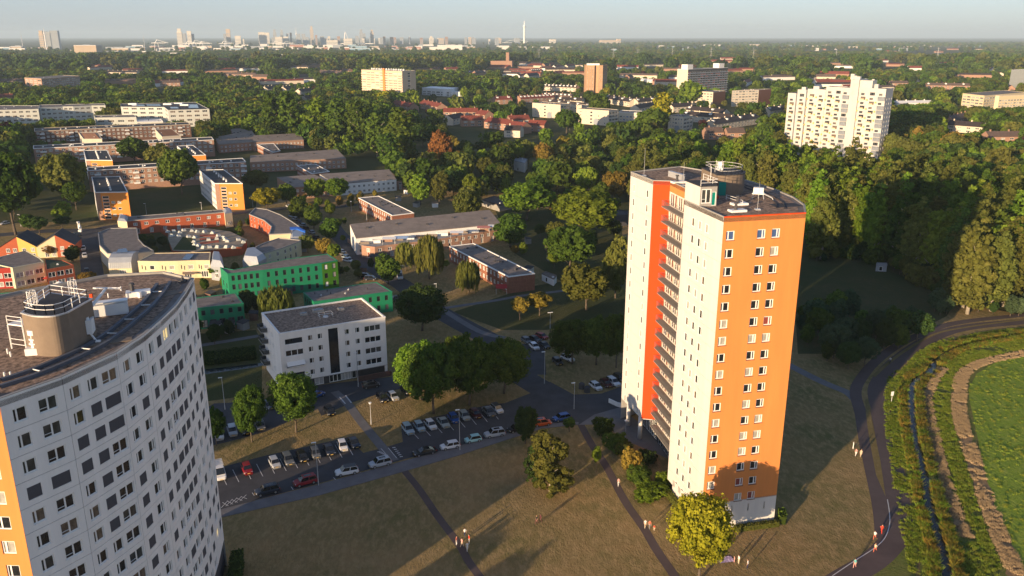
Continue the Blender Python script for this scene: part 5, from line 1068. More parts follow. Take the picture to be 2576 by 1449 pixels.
# third tower of the group, beside the camera and out of the frame: its shadow lies over the white flats
def third_tower():
    s_, e_ = V2(math.sin(SUN_AZ), math.cos(SUN_AZ)), V2(math.cos(SUN_AZ), -math.sin(SUN_AZ)); c = s_*-122 + e_*-153
    P = [c+s_*x+e_*y for x, y in ((-12, -14), (-12, 13), (10, 14.5), (16, 4), (14, -14))]
    building('apartment_tower', 'third white and orange tower standing beyond the curved tower', 'apartment tower', None, 48.5, M_white, M_roofgrey, {i: (lambda L: grid(L, max(2, int(L/4)), 15, 1.4, 1.5, 5, 2.8, 'two', 1, L-1, PANES)) for i in range(5)}, P=ccw(P), trim=M_white, walls={0: M_orange})
    c = s_*-122 + e_*-186; building('apartment_block', 'lower block standing beside the third tower', 'apartment block', None, 41, M_white, M_roofgrey, {i: (lambda L: grid(L, max(2, int(L/4)), 12, 1.4, 1.5, 5, 2.8, 'two', 1, L-1, PANES)) for i in range(4)}, P=ccw([c+s_*x+e_*y for x, y in ((-8, -20), (-8, 17), (8, 17), (8, -20))]), trim=M_white)  # out of frame, added and sized for its shadow over the canal side
third_tower()
# ------------------------------------------------------------------ far house rows, harbour and skyline
def house_row(label, k, p0, p1, zr, roofm, wallm, half=5.0, name='house_row', group=None, eave=None, dorm=0, zb=0.0):
    """a row of houses under one ridge from p0 to p1 (picture points of the ridge, zr metres up)"""
    a, c = aR(k, *p0, zr), aR(k, *p1, zr); a, c = V2(a.x, a.y), V2(c.x, c.y); d = (c-a).normalized(); n = V2(-d.y, d.x); L = (c-a).length; ze = eave or zr*.62
    if n.y < 0: n = -n
    t = thing(name, label, 'houses', (a.x, a.y, 0), 0, group); P = [a-n*half, c-n*half, c+n*half, a+n*half]; foot(P, 2); prot([a, c], zr, .55)
    q = lambda p, z: Vector((p.x-a.x, p.y-a.y, z))
    b = MB(); n0 = half+.5
    b.poly([q(a-n*n0, ze-.2), q(c-n*n0, ze-.2), q(c, zr), q(a, zr)]); b.poly([q(c+n*n0, ze-.2), q(a+n*n0, ze-.2), q(a, zr), q(c, zr)]); link('roof', b.mesh('roof', roofm), t)
    b = MB()
    for e in (a, c): b.poly([q(e-n*half, 0), q(e+n*half, 0), q(e+n*half, ze-.05), q(e, zr-.1), q(e-n*half, ze-.05)])
    b.poly([q(P[2], 0), q(P[3], 0), q(P[3], ze-.05), q(P[2], ze-.05)]); link('wall', b.mesh('wall', wallm), t)
    nn = max(2, int(L/6)); facade(t, P[0], P[1], 0, ze-.05, wallm, grid(L, nn, 2 if ze > 4.5 else 1, 3.2, 1.4, .8, 2.7, 'two', .4, L-.4, [M_glass, M_curt, M_glass2]), .1, one=True)
    cm = MB(); cm.box(-.5, .5, -.4, .4, 0, 1.7); me = cm.mesh('chimney', wallm)
    for i in range(0, nn, 2 if nn < 24 else 3): p = d*(L*(i+.5)/nn); link('chimney', me, t, (p.x, p.y, zr-.5), math.atan2(d.y, d.x))
    if dorm:
        dm = MB(); dm.box(-1.3, 1.3, -.9, 1.6, 0, 1.5); dme = dm.mesh('dormer', M_frame)
        for i in range(0, nn, dorm): p = d*(L*(i+.5)/nn)-n*(half*.45); link('dormer', dme, t, (p.x, p.y, ze+.55*(zr-ze)-.4), math.atan2(d.y, d.x))
    s0, s1 = R(k, *p0), R(k, *p1); HB.append((min(s0[0], s1[0]), min(s0[1], s1[1])-3, max(s0[0], s1[0]), max(s0[1], s1[1])+16, min(P[0].y, P[1].y)-4)); return t
HB = []
rows = [  # place words, detail, ridge ends, roof, wall, height, dormers
 ('red roofed house row just below the beige slab', 12, (1405, 815), (1590, 848), 'r', 0), ('red roofed row with a cream gable beside the beige slab', 12, (1685, 812), (1872, 848), 'r', 0),
 ('broad red roofed row at the edge of the poplars', 12, (1885, 893), (2235, 893), 'r', 0), ('short red roofed row with a white gable in the red quarter', 12, (2250, 912), (2350, 925), 'r', 0),
 ('dark blue roofed row on the shaded side of the red quarter', 12, (1925, 965), (2060, 940), 'd', 0), ('red roofed row in the middle of the red quarter', 12, (2060, 972), (2280, 968), 'r', 0), ('low red roofed row nearest to the mixed wood', 12, (2340, 985), (2576, 1010), 'r', 0),
 ('white gabled row with a red roof below the white villa', 12, (2390, 778), (2560, 772), 'r', 2), ('red roofed row right beside the round green tree', 13, (-40, 968), (165, 962), 'r', 0), ('second red roofed row beside the round green tree', 13, (-20, 1022), (150, 1040), 'r', 0), ('third red roofed row beside the round green tree', 13, (175, 1012), (350, 1020), 'r', 0), ('dark roofed row closing the red quarter', 13, (-60, 1065), (100, 1070), 'd', 0),
 ('long salmon row with a line of white dormers', 13, (60, 770), (400, 752), 'r', 1), ('salmon row with pale dormers towards the ochre tower', 13, (330, 738), (610, 752), 'b', 1), ('dark roofed row behind the cream blocks', 13, (390, 805), (800, 850), 'd', 3), ('dark roofed row in line with the ochre tower', 13, (470, 782), (720, 790), 'd', 3),
 ('dark roofed row with white dormers past the bushy tree', 13, (965, 765), (1225, 800), 'd', 3), ('dark roofed row before the white ended slab', 13, (1235, 800), (1450, 785), 'd', 4), ('dark roofed row over a brick front by the tall yellow green tree', 13, (1235, 862), (1440, 830), 'd', 0), ('dark roofed row behind the tall yellow green tree', 13, (1590, 850), (1790, 838), 'd', 0),
 ('long row with salmon eaves before the concrete framed blocks', 13, (1785, 872), (2160, 905), 'd', 5), ('very long dark roofed row with a cream front', 13, (1740, 925), (2230, 955), 'd', 4), ('dark roofed row ending in a pale blue gable', 13, (1985, 1012), (2450, 948), 'd', 4), ('brown roofed double house at the wood edge', 13, (1940, 1088), (2110, 1085), 'b', 0), ('second brown roofed double house at the wood edge', 13, (2150, 1092), (2330, 1090), 'b', 0),
 ('row with white dormers half hidden under the ochre tower', 13, (330, 652), (665, 665), 'd', 1), ('brown roofed row far behind the ochre tower', 13, (430, 520), (520, 515), 'r', 0), ('red roofed row in the far woods before the mast', 13, (0, 520), (300, 530), 'r', 0),
 ('brown roofed row behind the white balcony tower', 14, (465, 602), (770, 602), 'b', 0), ('long brown roofed row in the woods past the balcony tower', 14, (1590, 640), (2030, 645), 'b', 4), ('short brown roofed row past the balcony tower', 14, (1225, 620), (1405, 620), 'b', 0), ('flat white row under the yellow green trees past the balcony tower', 14, (1275, 822), (1640, 815), 'w', 0), ('row with roof windows among the trees beyond the yellowish block', 14, (1820, 975), (2010, 932), 'b', 0), ('dark roofed row near the yellowish block', 14, (1830, 1015), (2190, 1040), 'd', 0), ('tan roofed row at the picture edge in the trees', 14, (2190, 1128), (2560, 1125), 'b', 0), ('dark roofed row close to the larger brick ended block', 14, (-20, 885), (175, 862), 'd', 3),
 ('brown roofed row left of the beige slab', 12, (645, 512), (865, 520), 'b', 0), ('white gabled house row close to the beige slab', 12, (868, 498), (965, 505), 'b', 0), ('cream gabled house with roof panels among the poplars', 12, (80, 680), (165, 668), 'd', 0), ('second cream gabled house with roof panels', 12, (265, 680), (345, 668), 'd', 0), ('third cream gabled house with roof panels', 12, (420, 705), (545, 690), 'd', 0), ('white gabled house with a dark roof below the roof panels', 12, (470, 770), (545, 762), 'd', 0),
 ('brown roofed row at the picture edge before the banded block', 11, (-60, 600), (235, 598), 'b', 0), ('brown roofed row in the woods above the grey school', 11, (1600, 618), (1810, 615), 'b', 0), ('red brown row in the woods below the red building', 11, (2265, 535), (2576, 540), 'b', 0), ('red roofed row at the picture edge above the grey school', 11, (-60, 752), (130, 750), 'r', 0), ('grey roofed row behind the tallest woods', 11, (1080, 515), (1390, 520), 'd', 0),
 ('red roofed row seen across the woods from the church', 12, (1900, 485), (2030, 482), 'r', 0), ('pale row among the trees below the church', 12, (2130, 520), (2330, 515), 'b', 2), ('white fronted row in the trees left of the ochre tower', 13, (180, 505), (300, 500), 'b', 1), ('red roofed row in the trees right of the ochre tower', 13, (1300, 598), (1440, 605), 'w', 0)]
for lab, k, a_, c_, m_, dn in rows:
    house_row(lab, k, a_, c_, 9.5 if m_ != 'w' else 6, {'r': M_tile_r, 'd': M_tile_d, 'b': M_tile_b, 'w': M_frame}[m_], {'r': M_brickp, 'd': M_crm, 'b': M_brickp, 'w': M_white}[m_], 5.5, 'house_row', None, None, dn)
# small far rows: village quarters before the horizon, each row a thing
rr = random.Random(99)
def village(n, x0, x1, y0, y1, label, group):
    for i in range(n):
        px, py = rr.uniform(x0, x1), rr.uniform(y0, y1); c = at(px, py); L = rr.uniform(30, 75); a = rr.choice((0.05, 0.35, -.3, 1.2)); d = V2(math.cos(a), math.sin(a)); n_ = V2(-d.y, d.x); h = rr.uniform(8, 11); m = rr.choice((M_tile_r, M_tile_b, M_tile_r, M_tile_d))
        t = thing('house_row', label, 'houses', (c.x, c.y, 0), 0, group); p0, p1 = -d*L/2, d*L/2; w_ = 6
        b = MB(); b.poly([(*(p0-n_*w_), 5.5), (*(p1-n_*w_), 5.5), (*p1, h), (*p0, h)]); b.poly([(*(p1+n_*w_), 5.5), (*(p0+n_*w_), 5.5), (*p0, h), (*p1, h)]); link('roof', b.mesh('roof', m), t)
        b = MB(); b.prism([tuple(p) for p in (p0-n_*5.6, p1-n_*5.6, p1+n_*5.6, p0+n_*5.6)], 0, 5.5)
        for e in (p0, p1): b.poly([(*(e-n_*5.6), 5.5), (*(e+n_*5.6), 5.5), (*e, h-.15)])
        link('wall', b.mesh('wall', rr.choice((M_white, M_crm, M_brickp, M_brickp))), t); prot([c.xy+p0-n_*6, c.xy+p1-n_*6], h, .75); FOOT.append([tuple(c.xy+q) for q in (p0-n_*8, p1-n_*8, p1+n_*8, p0+n_*8)])
        HB.append((px-40, py-8, px+40, py+1, c.y-20)) if c.y < 2400 else None
village(26, 1290, 2000, 128, 158, 'far house row among the trees below the mast', 'far house rows below the mast')
village(34, 2000, 2570, 108, 150, 'far house row in the distant villages', 'far house rows in the distant villages')
village(14, 1300, 1480, 160, 200, 'house row deep in the woods before the ochre tower', 'house rows in the woods before the ochre tower')
village(10, 1900, 2400, 150, 172, 'house row in the woods behind the balcony tower', 'house rows behind the balcony tower')
village(22, 1060, 1980, 168, 215, 'house row in the green quarter around the ochre tower', 'house rows around the ochre tower')
village(14, 2000, 2560, 172, 230, 'house row in the woods past the balcony tower', 'house rows past the balcony tower')
village(16, 230, 900, 165, 218, 'house row in the woods between the grey school and the beige slab', 'house rows before the beige slab')
# skyline: every tower its own thing.  column in the picture, width, top row, distance, wall
M_sk = [mat('hazy_white_tower', (.62, .58, .5), .8, .05, .05), mat('hazy_grey_tower', (.3, .33, .36), .6, .08, .05), mat('hazy_tan_tower', (.5, .4, .3), .8, .05, .05), mat('hazy_brown_tower', (.3, .2, .16), .8, .05, .05)]
def tower_far(px, w_, top, D, mi, label, cat='tower', name='skyline_tower', group=None, steps=None, depth=None):
    x = dcol(px, top, D); W = w_*D/2160; z = zat(top, D); t = thing(name, label, cat, (x, D, -2), 0, group); b = MB(); dp = depth or W
    b.obox((0, 0), W, dp, 0, (z+2)*(.82 if steps else 1), .25); link('shaft', b.mesh('shaft', M_sk[mi]), t)
    if steps: b = MB(); b.obox((0, 0), W*steps, dp*steps, (z+2)*.82, z+2, .25); link('top_storeys', b.mesh('top_storeys', M_sk[mi]), t)
    b = MB()                                                     # window bands
    k = max(3, int(z/14))
    for i in range(k): b.obox((0, 0), W*1.01, dp*1.01, (z+2)*(.06+.74*i/k), (z+2)*(.06+.74*i/k)+4, .25)
    link('window_band', b.mesh('window_band', M_sk[1]), t); return t
sky_list = [(102, 10, 77, 5200, 2, .8, 'tan tower with a chimney stack, first of the lone cluster'), (113, 9, 79, 5300, 1, 0, 'second grey tower of the lone cluster'), (124, 11, 80, 5200, 1, 0, 'third grey tower of the lone cluster'), (136, 18, 77, 5200, 1, 0, 'broad grey block of the lone cluster'),
 (450, 12, 72, 7000, 0, .7, 'pale stepped tower, first of the city group'), (462, 10, 84, 7200, 1, 0, 'low grey tower beside the pale stepped one'), (475, 10, 78, 7000, 0, 0, 'pale tower with a dark flank near the pale stepped one'), (484, 7, 85, 7100, 1, 0, 'small grey tower near the harbour cranes'), (573, 10, 73, 7300, 2, 0, 'lone tan tower between the two city groups'), (565, 6, 85, 7400, 1, 0, 'short grey tower beside the lone tan tower'), (598, 14, 90, 7000, 0, 0, 'wide pale block after the lone tan tower'),
 (657, 14, 81, 7600, 0, 0, 'white slab, first of the main city group'), (671, 12, 82, 7600, 0, 0, 'second white slab of the main city group'), (690, 8, 74, 7800, 1, .7, 'dark slim tower in the main city group'), (699, 14, 93, 7400, 0, 0, 'cream low block before the dark slim tower'), (708, 7, 75, 7800, 1, .8, 'grey slim tower next to the dark slim one'), (718, 12, 92, 7500, 0, 0, 'white low block before the grey slim tower'), (723, 6, 84, 7900, 1, 0, 'small grey tower right of the grey slim one'), (731, 5, 82, 7900, 3, 0, 'small brown tower in the main city group'), (750, 10, 85, 7800, 1, 0, 'grey glass tower below the white mast'), (763, 9, 85, 7700, 1, 0, 'second grey glass tower below the white mast'), (772, 8, 93, 7700, 1, 0, 'squat grey tower before the spired one'),
 (783, 8, 66, 8200, 2, .55, 'tallest tan tower with a spire in the main city group'), (795, 5, 88, 7900, 3, 0, 'thin brown tower right of the spired one'), (810, 10, 91, 7900, 1, 0, 'low grey tower ending the main city group'), (835, 26, 101, 7600, 0, 0, 'low white hall after the main city group'), (875, 20, 97, 7500, 0, 0, 'cream block by the white bridge pylon'), (908, 8, 74, 8000, 1, .7, 'grey tower with a notched top, beyond the bridge pylon'), (916, 6, 84, 8000, 1, 0, 'lower twin of the notched grey tower'), (898, 8, 90, 7900, 1, 0, 'short grey tower before the notched one'), (935, 8, 75, 8100, 2, .6, 'brown tower with a stepped top'), (960, 9, 94, 8300, 1, 0, 'small tower right of the stepped brown one'), (985, 8, 93, 8300, 3, 0, 'small brown tower after the stepped one'), (1010, 8, 94, 8500, 1, 0, 'small grey tower far right of the stepped one'), (1030, 5, 93, 8500, 1, 0, 'thin grey tower in the right half of the skyline'), (1060, 7, 95, 8500, 3, 0, 'tiny brown tower in the right half of the skyline'), (1085, 10, 95, 8400, 0, 0, 'small white tower in the right half of the skyline'), (1110, 12, 96, 8400, 2, 0, 'small tan tower over the white box hall'), (1300, 12, 96, 7900, 1, 0, 'small grey block left of the tall white mast'), (1390, 14, 99, 8000, 0, 0, 'small white block right of the tall white mast')]
rr = random.Random(12)
for i in range(34): tower_far(rr.uniform(600, 1260), rr.uniform(3, 8), rr.uniform(91, 99), rr.uniform(7600, 8600), rr.choice((0, 0, 1, 1, 2, 3)), 'small tower block scattered along the city skyline', group='small tower blocks of the skyline')
for px, w_, top, D, mi, st, lab in sky_list: tower_far(px, w_, top, D, mi, lab, steps=st or None)
b0 = tower_far(1531, 44, 101, 7800, 2, 'long tan complex on the horizon', depth=60); tower_far(1556, 9, 98, 7800, 2, 'square tower of the tan complex on the horizon')
def mast(px, top, D, label, r0, r1, name='mast', cat='mast', disc=None):
    x = dcol(px, top, D); z = zat(top, D); t = thing(name, label, cat, (x, D, -2)); b = MB(); b.tube((0, 0, 0), (0, 0, z*.82), r0, r1, 10); link('shaft', b.mesh('shaft', M_white if r0 > 3 else M_steel), t)
    b = MB(); b.tube((0, 0, z*.82), (0, 0, z+2), r1*.5, r1*.2, 6); link('tip', b.mesh('tip', M_steel), t)
    if disc: b = MB(); b.tube((0, 0, z*disc[0]), (0, 0, z*disc[0]+8), disc[1], disc[1]*.8, 16); b.tube((0, 0, z*disc[0]-6), (0, 0, z*disc[0]), r1, disc[1], 16); link('platform', b.mesh('platform', M_white), t)
mast(1319, 52, 7000, 'tall white concrete television mast standing alone on the skyline', 8.5, 7, disc=(.78, 12)); mast(744, 68, 7900, 'thin white mast in the main city group', 3.2, 2.2, disc=(.6, 8)); mast(109, 70, 5150, 'chimney stack of the lone tan tower', 4, 3.5, 'chimney_stack', 'chimney'); mast(51, 77, 5600, 'thin lattice mast near the picture edge', 2.2, 1); mast(360, 85, 5600, 'thin mast over the harbour', 2, 1); mast(1030, 90, 8400, 'thin white mast at the end of the skyline', 2.5, 1)
x = dcol(864, 80, 7600); t = thing('bridge_pylon', 'white leaning bridge pylon between city groups', 'bridge', (x, 7600, 0)); zt = zat(80, 7600); b = MB(); b.tube((0, 0, 0), (14, 0, zt), 6, 3, 6); b.tube((60, 0, 0), (14, 0, zt), 1.5, 1.5, 4); link('pylon', b.mesh('pylon', M_white), t); b = MB(); b.box(-150, 260, -8, 8, 10, 15); link('deck', b.mesh('deck', M_wmetal), t)
x = dcol(1300, 100, 9000); t = thing('bridge_arch', 'pale arched bridge far left of the mast', 'bridge', (x, 9000, 0)); b = MB(); pts = [Vector((120*math.cos(a), 0, 26*math.sin(a)+10)) for a in np.linspace(0, math.pi, 14)]
for p, q in zip(pts, pts[1:]): b.tube(p, q, 1.6, 1.6, 5)
b.box(-150, 150, -6, 6, 8, 11); link('arch', b.mesh('arch', M_frame), t)
# harbour sheds, halls and cranes in front of the city
M_shed = [mat('white_shed', (.66, .64, .6), .7, .05, .02), mat('grey_shed', (.3, .33, .36), .7, .05, .02), mat('tan_shed', (.45, .36, .26), .8, .05, .02), mat('rust_shed', (.35, .17, .12), .8, .05, .02), mat('blue_shed', (.2, .33, .42), .7, .05, .02)]
def hall(px, py, w_, h, D, mi, label, group=None, dpt=None):
    x = dcol(px, py, D); W = w_*D/2150; t = thing('harbour_hall', label, 'hall', (x, D, -1), 0, group); b = MB(); dp = dpt or W*.5; b.obox((0, 0), W, dp, 0, h, .12); link('wall', b.mesh('wall', M_shed[mi]), t); b = MB(); b.obox((0, 0), W*1.01, dp*1.01, h, h+1.2, .12); link('roof', b.mesh('roof', M_wmetal if mi != 1 else M_sk[1]), t)
    FOOT.append([(x-W/2-4, D-dp/2-4), (x+W/2+4, D-dp/2-4), (x+W/2+4, D+dp/2+4), (x-W/2-4, D+dp/2+4)])
hall(220, 108, 52, 42, 3600, 2, 'big tan and grey box hall in the harbour', dpt=70); hall(1131, 112, 60, 32, 4600, 0, 'big white box hall before the skyline', dpt=90); hall(1100, 104, 40, 26, 4300, 0, 'bright sunlit hall left of the big white box hall'); hall(1265, 108, 30, 22, 5200, 0, 'white hall left of the mast foot'); hall(1348, 110, 90, 14, 5400, 0, 'long white shed at the mast foot'); hall(1420, 110, 30, 14, 5300, 2, 'tan shed right of the mast foot'); hall(905, 112, 50, 20, 4300, 4, 'bluish hall before the bridge pylon'); hall(1080, 138, 18, 10, 2900, 2, 'small cream hall at the edge of the poplar plantation')
rr = random.Random(5)
for i in range(150):
    px = rr.uniform(0, 1200) if i < 125 else rr.uniform(1400, 2500); D = rr.uniform(2900, 6400) if px < 560 else rr.uniform(4300, 7000); hall(px, 110, rr.uniform(8, 42), rr.uniform(7, 18), D, rr.choice((0, 0, 0, 1, 2, 3, 4)), 'pale harbour shed on the flat land before the skyline' if i < 125 else 'pale shed on the horizon beyond the woods', 'harbour sheds' if i < 125 else 'sheds on the horizon')
def crane(px, D, h, label):
    x = dcol(px, 100, D); t = thing('harbour_crane', label, 'crane', (x, D, 0)); b = MB()
    for sx in (-14, 14): b.tube((sx, 0, 0), (sx*.5, 0, h*.75), 1.1, 1.0, 5)
    b.tube((-24, 0, h*.75), (48, 0, h*.75), 1.4, 1.3, 5); b.tube((-7, 0, h*.75), (5, 0, h), 1.4, 1.2, 4); b.tube((5, 0, h), (60, 0, h*.75), .8, .8, 4); link('gantry', b.mesh('gantry', M_wmetal), t)
for px, D, h in ((392, 4300, 60), (470, 4700, 52), (488, 4800, 55), (505, 4800, 50), (560, 4900, 50), (690, 5100, 48), (716, 5200, 46)): crane(px, D, h, 'white harbour gantry crane at column of the %s' % {392: 'tilted red jib', 470: 'first pale city towers', 488: 'small grey tower', 505: 'open quay right of the first city towers', 560: 'lone tan tower', 690: 'dark slim tower', 716: 'white low block'}[px])
def pylon(px, top, D):
    x = dcol(px, top, D); z = zat(top, D); t = thing('power_pylon', 'thin grey power pylon above the far woods', 'pylon', (x, D, 0), 0, 'power pylons'); b = MB()
    for sx in (-3, 3): b.tube((sx, 0, 0), (0, 0, z), .35, .2, 3)
    for f, w_ in ((.7, 9), (.82, 7), (.93, 5)): b.tube((-w_, 0, z*f), (w_, 0, z*f), .3, .3, 3)
    link('lattice', b.mesh('lattice', M_steel), t)
for px, top, D in ((1544, 120, 2600), (1692, 120, 2700), (1790, 118, 2800), (1897, 120, 2500), (1290+66, 122, 2900), (2105, 126, 2500), (2362, 118, 2300), (1605, 122, 2700)): pylon(px, top, D)
# fields and the motorway beyond the woods
def far_sheet(name, px, z, m): return sheet(name, [at(*p) for p in px], z, m)
far_sheet('field', [(0, 133), (280, 136), (275, 143), (100, 144), (0, 142)], -.2, mat('stubble_field', (.30, .22, .13), 1, .2, .02, world=True)); far_sheet('field', [(2370, 114), (2500, 113), (2500, 118), (2380, 120)], -.2, MATS['stubble_field']); far_sheet('field', [(2540, 160), (2576, 158), (2576, 170), (2535, 170)], -.2, G_meadow)
far_sheet('motorway', [(0, 152), (400, 150), (860, 150), (860, 153), (400, 155), (0, 157)], -.2, M_pave); 

rr = random.Random(31); n_ = 0                               # sheds behind the terraces
sb = MB(); sb.box(-1.4, 1.4, -1.1, 1.1, 0, 2.1); shed_m = [sb.mesh('wall', m) for m in (M_brickb, M_grey, M_frame)]; sb = MB(); sb.poly([(-1.6, -1.3, 2.1), (1.6, -1.3, 2.1), (1.6, 1.3, 2.5), (-1.6, 1.3, 2.5)]); sb.poly([(-1.6, -1.3, 2.05), (-1.6, 1.3, 2.45), (1.6, 1.3, 2.45), (1.6, -1.3, 2.05)]); shed_r = sb.mesh('roof', M_roofdark)
gard = [[at(*p) for p in q] for q in (((860, 660), (1000, 640), (1050, 690), (940, 700)), ((1230, 560), (1440, 650), (1400, 740), (1330, 690)), ((430, 740), (760, 700), (780, 740), (480, 780)), ((960, 470), (1230, 500), (1240, 530), (960, 540)), ((520, 800), (640, 800), (650, 830), (520, 840)))]
for q in gard:
    xs, ys = [p.x for p in q], [p.y for p in q]; k = 0
    for _ in range(200):
        x, y = rr.uniform(min(xs), max(xs)), rr.uniform(min(ys), max(ys))
        if k > 5 or not inside(x, y, q) or any(inside(x, y, f) for f in FOOT): continue
        t = thing('garden_shed', 'small garden shed behind the terraced houses', 'shed', (x, y, 0), rr.choice((.2, 1.77, -.6)), 'garden sheds'); link('wall', rr.choice(shed_m), t); link('roof', shed_r, t); FOOT.append([(x-2, y-2), (x+2, y-2), (x+2, y+2), (x-2, y+2)]); k += 1
# ------------------------------------------------------------------ trees and shrubs
def leaf_mat(name, cols, trans=0.33):
    m = bpy.data.materials.new(name); MATS[name] = m; m.use_nodes = True; t = m.node_tree; t.nodes.clear()
    out = t.nodes.new('ShaderNodeOutputMaterial'); at_ = t.nodes.new('ShaderNodeAttribute'); at_.attribute_name = 'tint'
    rp = t.nodes.new('ShaderNodeValToRGB'); els = rp.color_ramp.elements
    els[0].position = 0.05; els[0].color = (*cols[0], 1); els[1].position = 0.95; els[1].color = (*cols[-1], 1)
    for i, c in enumerate(cols[1:-1]): e = els.new((i+1)/(len(cols)-1)); e.color = (*c, 1)
    oi = t.nodes.new('ShaderNodeObjectInfo'); hv = t.nodes.new('ShaderNodeHueSaturation')
    mr = t.nodes.new('ShaderNodeMapRange'); mr.inputs[3].default_value = 0.475; mr.inputs[4].default_value = 0.515; t.links.new(oi.outputs['Random'], mr.inputs[0]); t.links.new(mr.outputs[0], hv.inputs['Hue'])
    m2 = t.nodes.new('ShaderNodeMath'); m2.operation = 'MULTIPLY'; m2.inputs[1].default_value = 7.31; m3 = t.nodes.new('ShaderNodeMath'); m3.operation = 'FRACT'
    t.links.new(oi.outputs['Random'], m2.inputs[0]); t.links.new(m2.outputs[0], m3.inputs[0])
    mv = t.nodes.new('ShaderNodeMapRange'); mv.inputs[3].default_value = 0.72; mv.inputs[4].default_value = 1.25; t.links.new(m3.outputs[0], mv.inputs[0]); t.links.new(mv.outputs[0], hv.inputs['Value'])
    t.links.new(at_.outputs['Fac'], rp.inputs[0]); t.links.new(rp.outputs[0], hv.inputs['Color'])
    d = t.nodes.new('ShaderNodeBsdfDiffuse'); tr = t.nodes.new('ShaderNodeBsdfTranslucent'); mx = t.nodes.new('ShaderNodeMixShader'); mx.inputs[0].default_value = trans
    t.links.new(hv.outputs[0], d.inputs[0]); t.links.new(hv.outputs[0], tr.inputs[0]); t.links.new(d.outputs[0], mx.inputs[1]); t.links.new(tr.outputs[0], mx.inputs[2]); t.links.new(mx.outputs[0], out.inputs[0])
    return m
LEAF = {'grass': leaf_mat('grass_blades', [(0.16, 0.22, 0.03), (0.23, 0.31, 0.04), (0.34, 0.38, 0.08)]),
        'green': leaf_mat('green_leaves', [(0.046, 0.085, 0.016), (0.078, 0.137, 0.021), (0.130, 0.195, 0.033)]),
        'bright': leaf_mat('bright_leaves', [(0.091, 0.156, 0.018), (0.143, 0.234, 0.026), (0.234, 0.325, 0.039)]),
        'dark': leaf_mat('dark_leaves', [(0.029, 0.055, 0.016), (0.047, 0.083, 0.021), (0.072, 0.117, 0.029)]),
        'olive': leaf_mat('olive_leaves', [(0.091, 0.111, 0.023), (0.130, 0.150, 0.033), (0.195, 0.202, 0.046)]),
        'yellow': leaf_mat('yellow_green_leaves', [(0.182, 0.195, 0.016), (0.312, 0.299, 0.023), (0.468, 0.429, 0.039)]),
        'autumn': leaf_mat('orange_leaves', [(0.15, 0.095, 0.028), (0.25, 0.14, 0.038), (0.33, 0.18, 0.048)]),
        'ochre': leaf_mat('ochre_leaves', [(0.169, 0.143, 0.029), (0.273, 0.215, 0.039), (0.364, 0.273, 0.052)]),
        'purple': leaf_mat('purple_leaves', [(0.039, 0.016, 0.018), (0.065, 0.023, 0.026), (0.098, 0.039, 0.039)]),
        'teal': leaf_mat('grey_green_leaves', [(0.046, 0.085, 0.039), (0.072, 0.117, 0.055), (0.104, 0.156, 0.072)])}
M_bark = mat('bark', (0.12, 0.095, 0.07), 1, 0.3, 3, 0.5); M_barkp = mat('pale_bark', (0.32, 0.28, 0.22), 1, 0.3, 2, 0.4)
def clumps(kind, H, g):
    out = []
    def ell(c, rx, rz, n, rc, jit=.12):
        for i in range(n):
            u = 1-2*(i+.5)/n; th = i*2.39996+g.uniform(0, .6); s = math.sqrt(1-u*u)
            k = 0.78+g.uniform(-jit, jit)
            p = np.array([c[0]+rx*k*s*math.cos(th), c[1]+rx*k*s*math.sin(th), c[2]+rz*k*u]); out.append((p, rc*g.uniform(.7, 1.25), np.array(c)))
    if kind == 'round':
        for k in range(5):
            a = k*2.4+g.uniform(0, 1); r = .13*H*(k > 0); ell((r*math.cos(a), r*math.sin(a), H*(.60+g.uniform(-.07, .08))), H*g.uniform(.26, .31), H*g.uniform(.27, .34), 24, H*.085)
    elif kind == 'oval':
        for k in range(4):
            a = k*2.1+g.uniform(0, 1); r = .08*H*(k > 0); ell((r*math.cos(a), r*math.sin(a), H*(.52+.07*k-.1)), H*.23, H*g.uniform(.28, .36), 26, H*.075)
    elif kind == 'poplar':
        for k in range(6):
            a = k*2.4+g.uniform(0, 1); r = .09*H*(k > 0); top = H*(1.0 if k == 0 else g.uniform(.72, .95)); bot = H*g.uniform(.05, .17); ell((r*math.cos(a), r*math.sin(a), (top+bot)/2), H*g.uniform(.1, .13), (top-bot)/2*1.1, 28, H*.05, .22)
    elif kind == 'birch':
        for k in range(6):
            a = k*2.4+g.uniform(0, 1); r = .1*H*(k > 0); ell((r*math.cos(a), r*math.sin(a), H*(.2+.13*k)), H*(.24-.026*k), H*.17, 15, H*.06, .25)
    elif kind == 'willow':
        for k in range(5):
            a = k*1.26+g.uniform(0, .5); r = .2*H*(k > 0); ell((r*math.cos(a), r*math.sin(a), H*.72), H*.22, H*.24, 18, H*.09)
    elif kind == 'bush':
        for k in range(4):
            a = k*2.4; r = .35*H*(k > 0); ell((r*math.cos(a), r*math.sin(a), H*.45), H*g.uniform(.35, .5), H*.5, 18, H*.15)
    elif kind == 'small':
        ell((0, 0, H*.7), H*.24, H*.26, 26, H*.1, .25)
    elif kind == 'lump':
        for k in range(3):
            a = k*2.1+g.uniform(0, 1); r = .2*H*(k > 0); ell((r*math.cos(a), r*math.sin(a), H*.55), H*g.uniform(.3, .38), H*g.uniform(.36, .46), 12, H*.13)
    return out
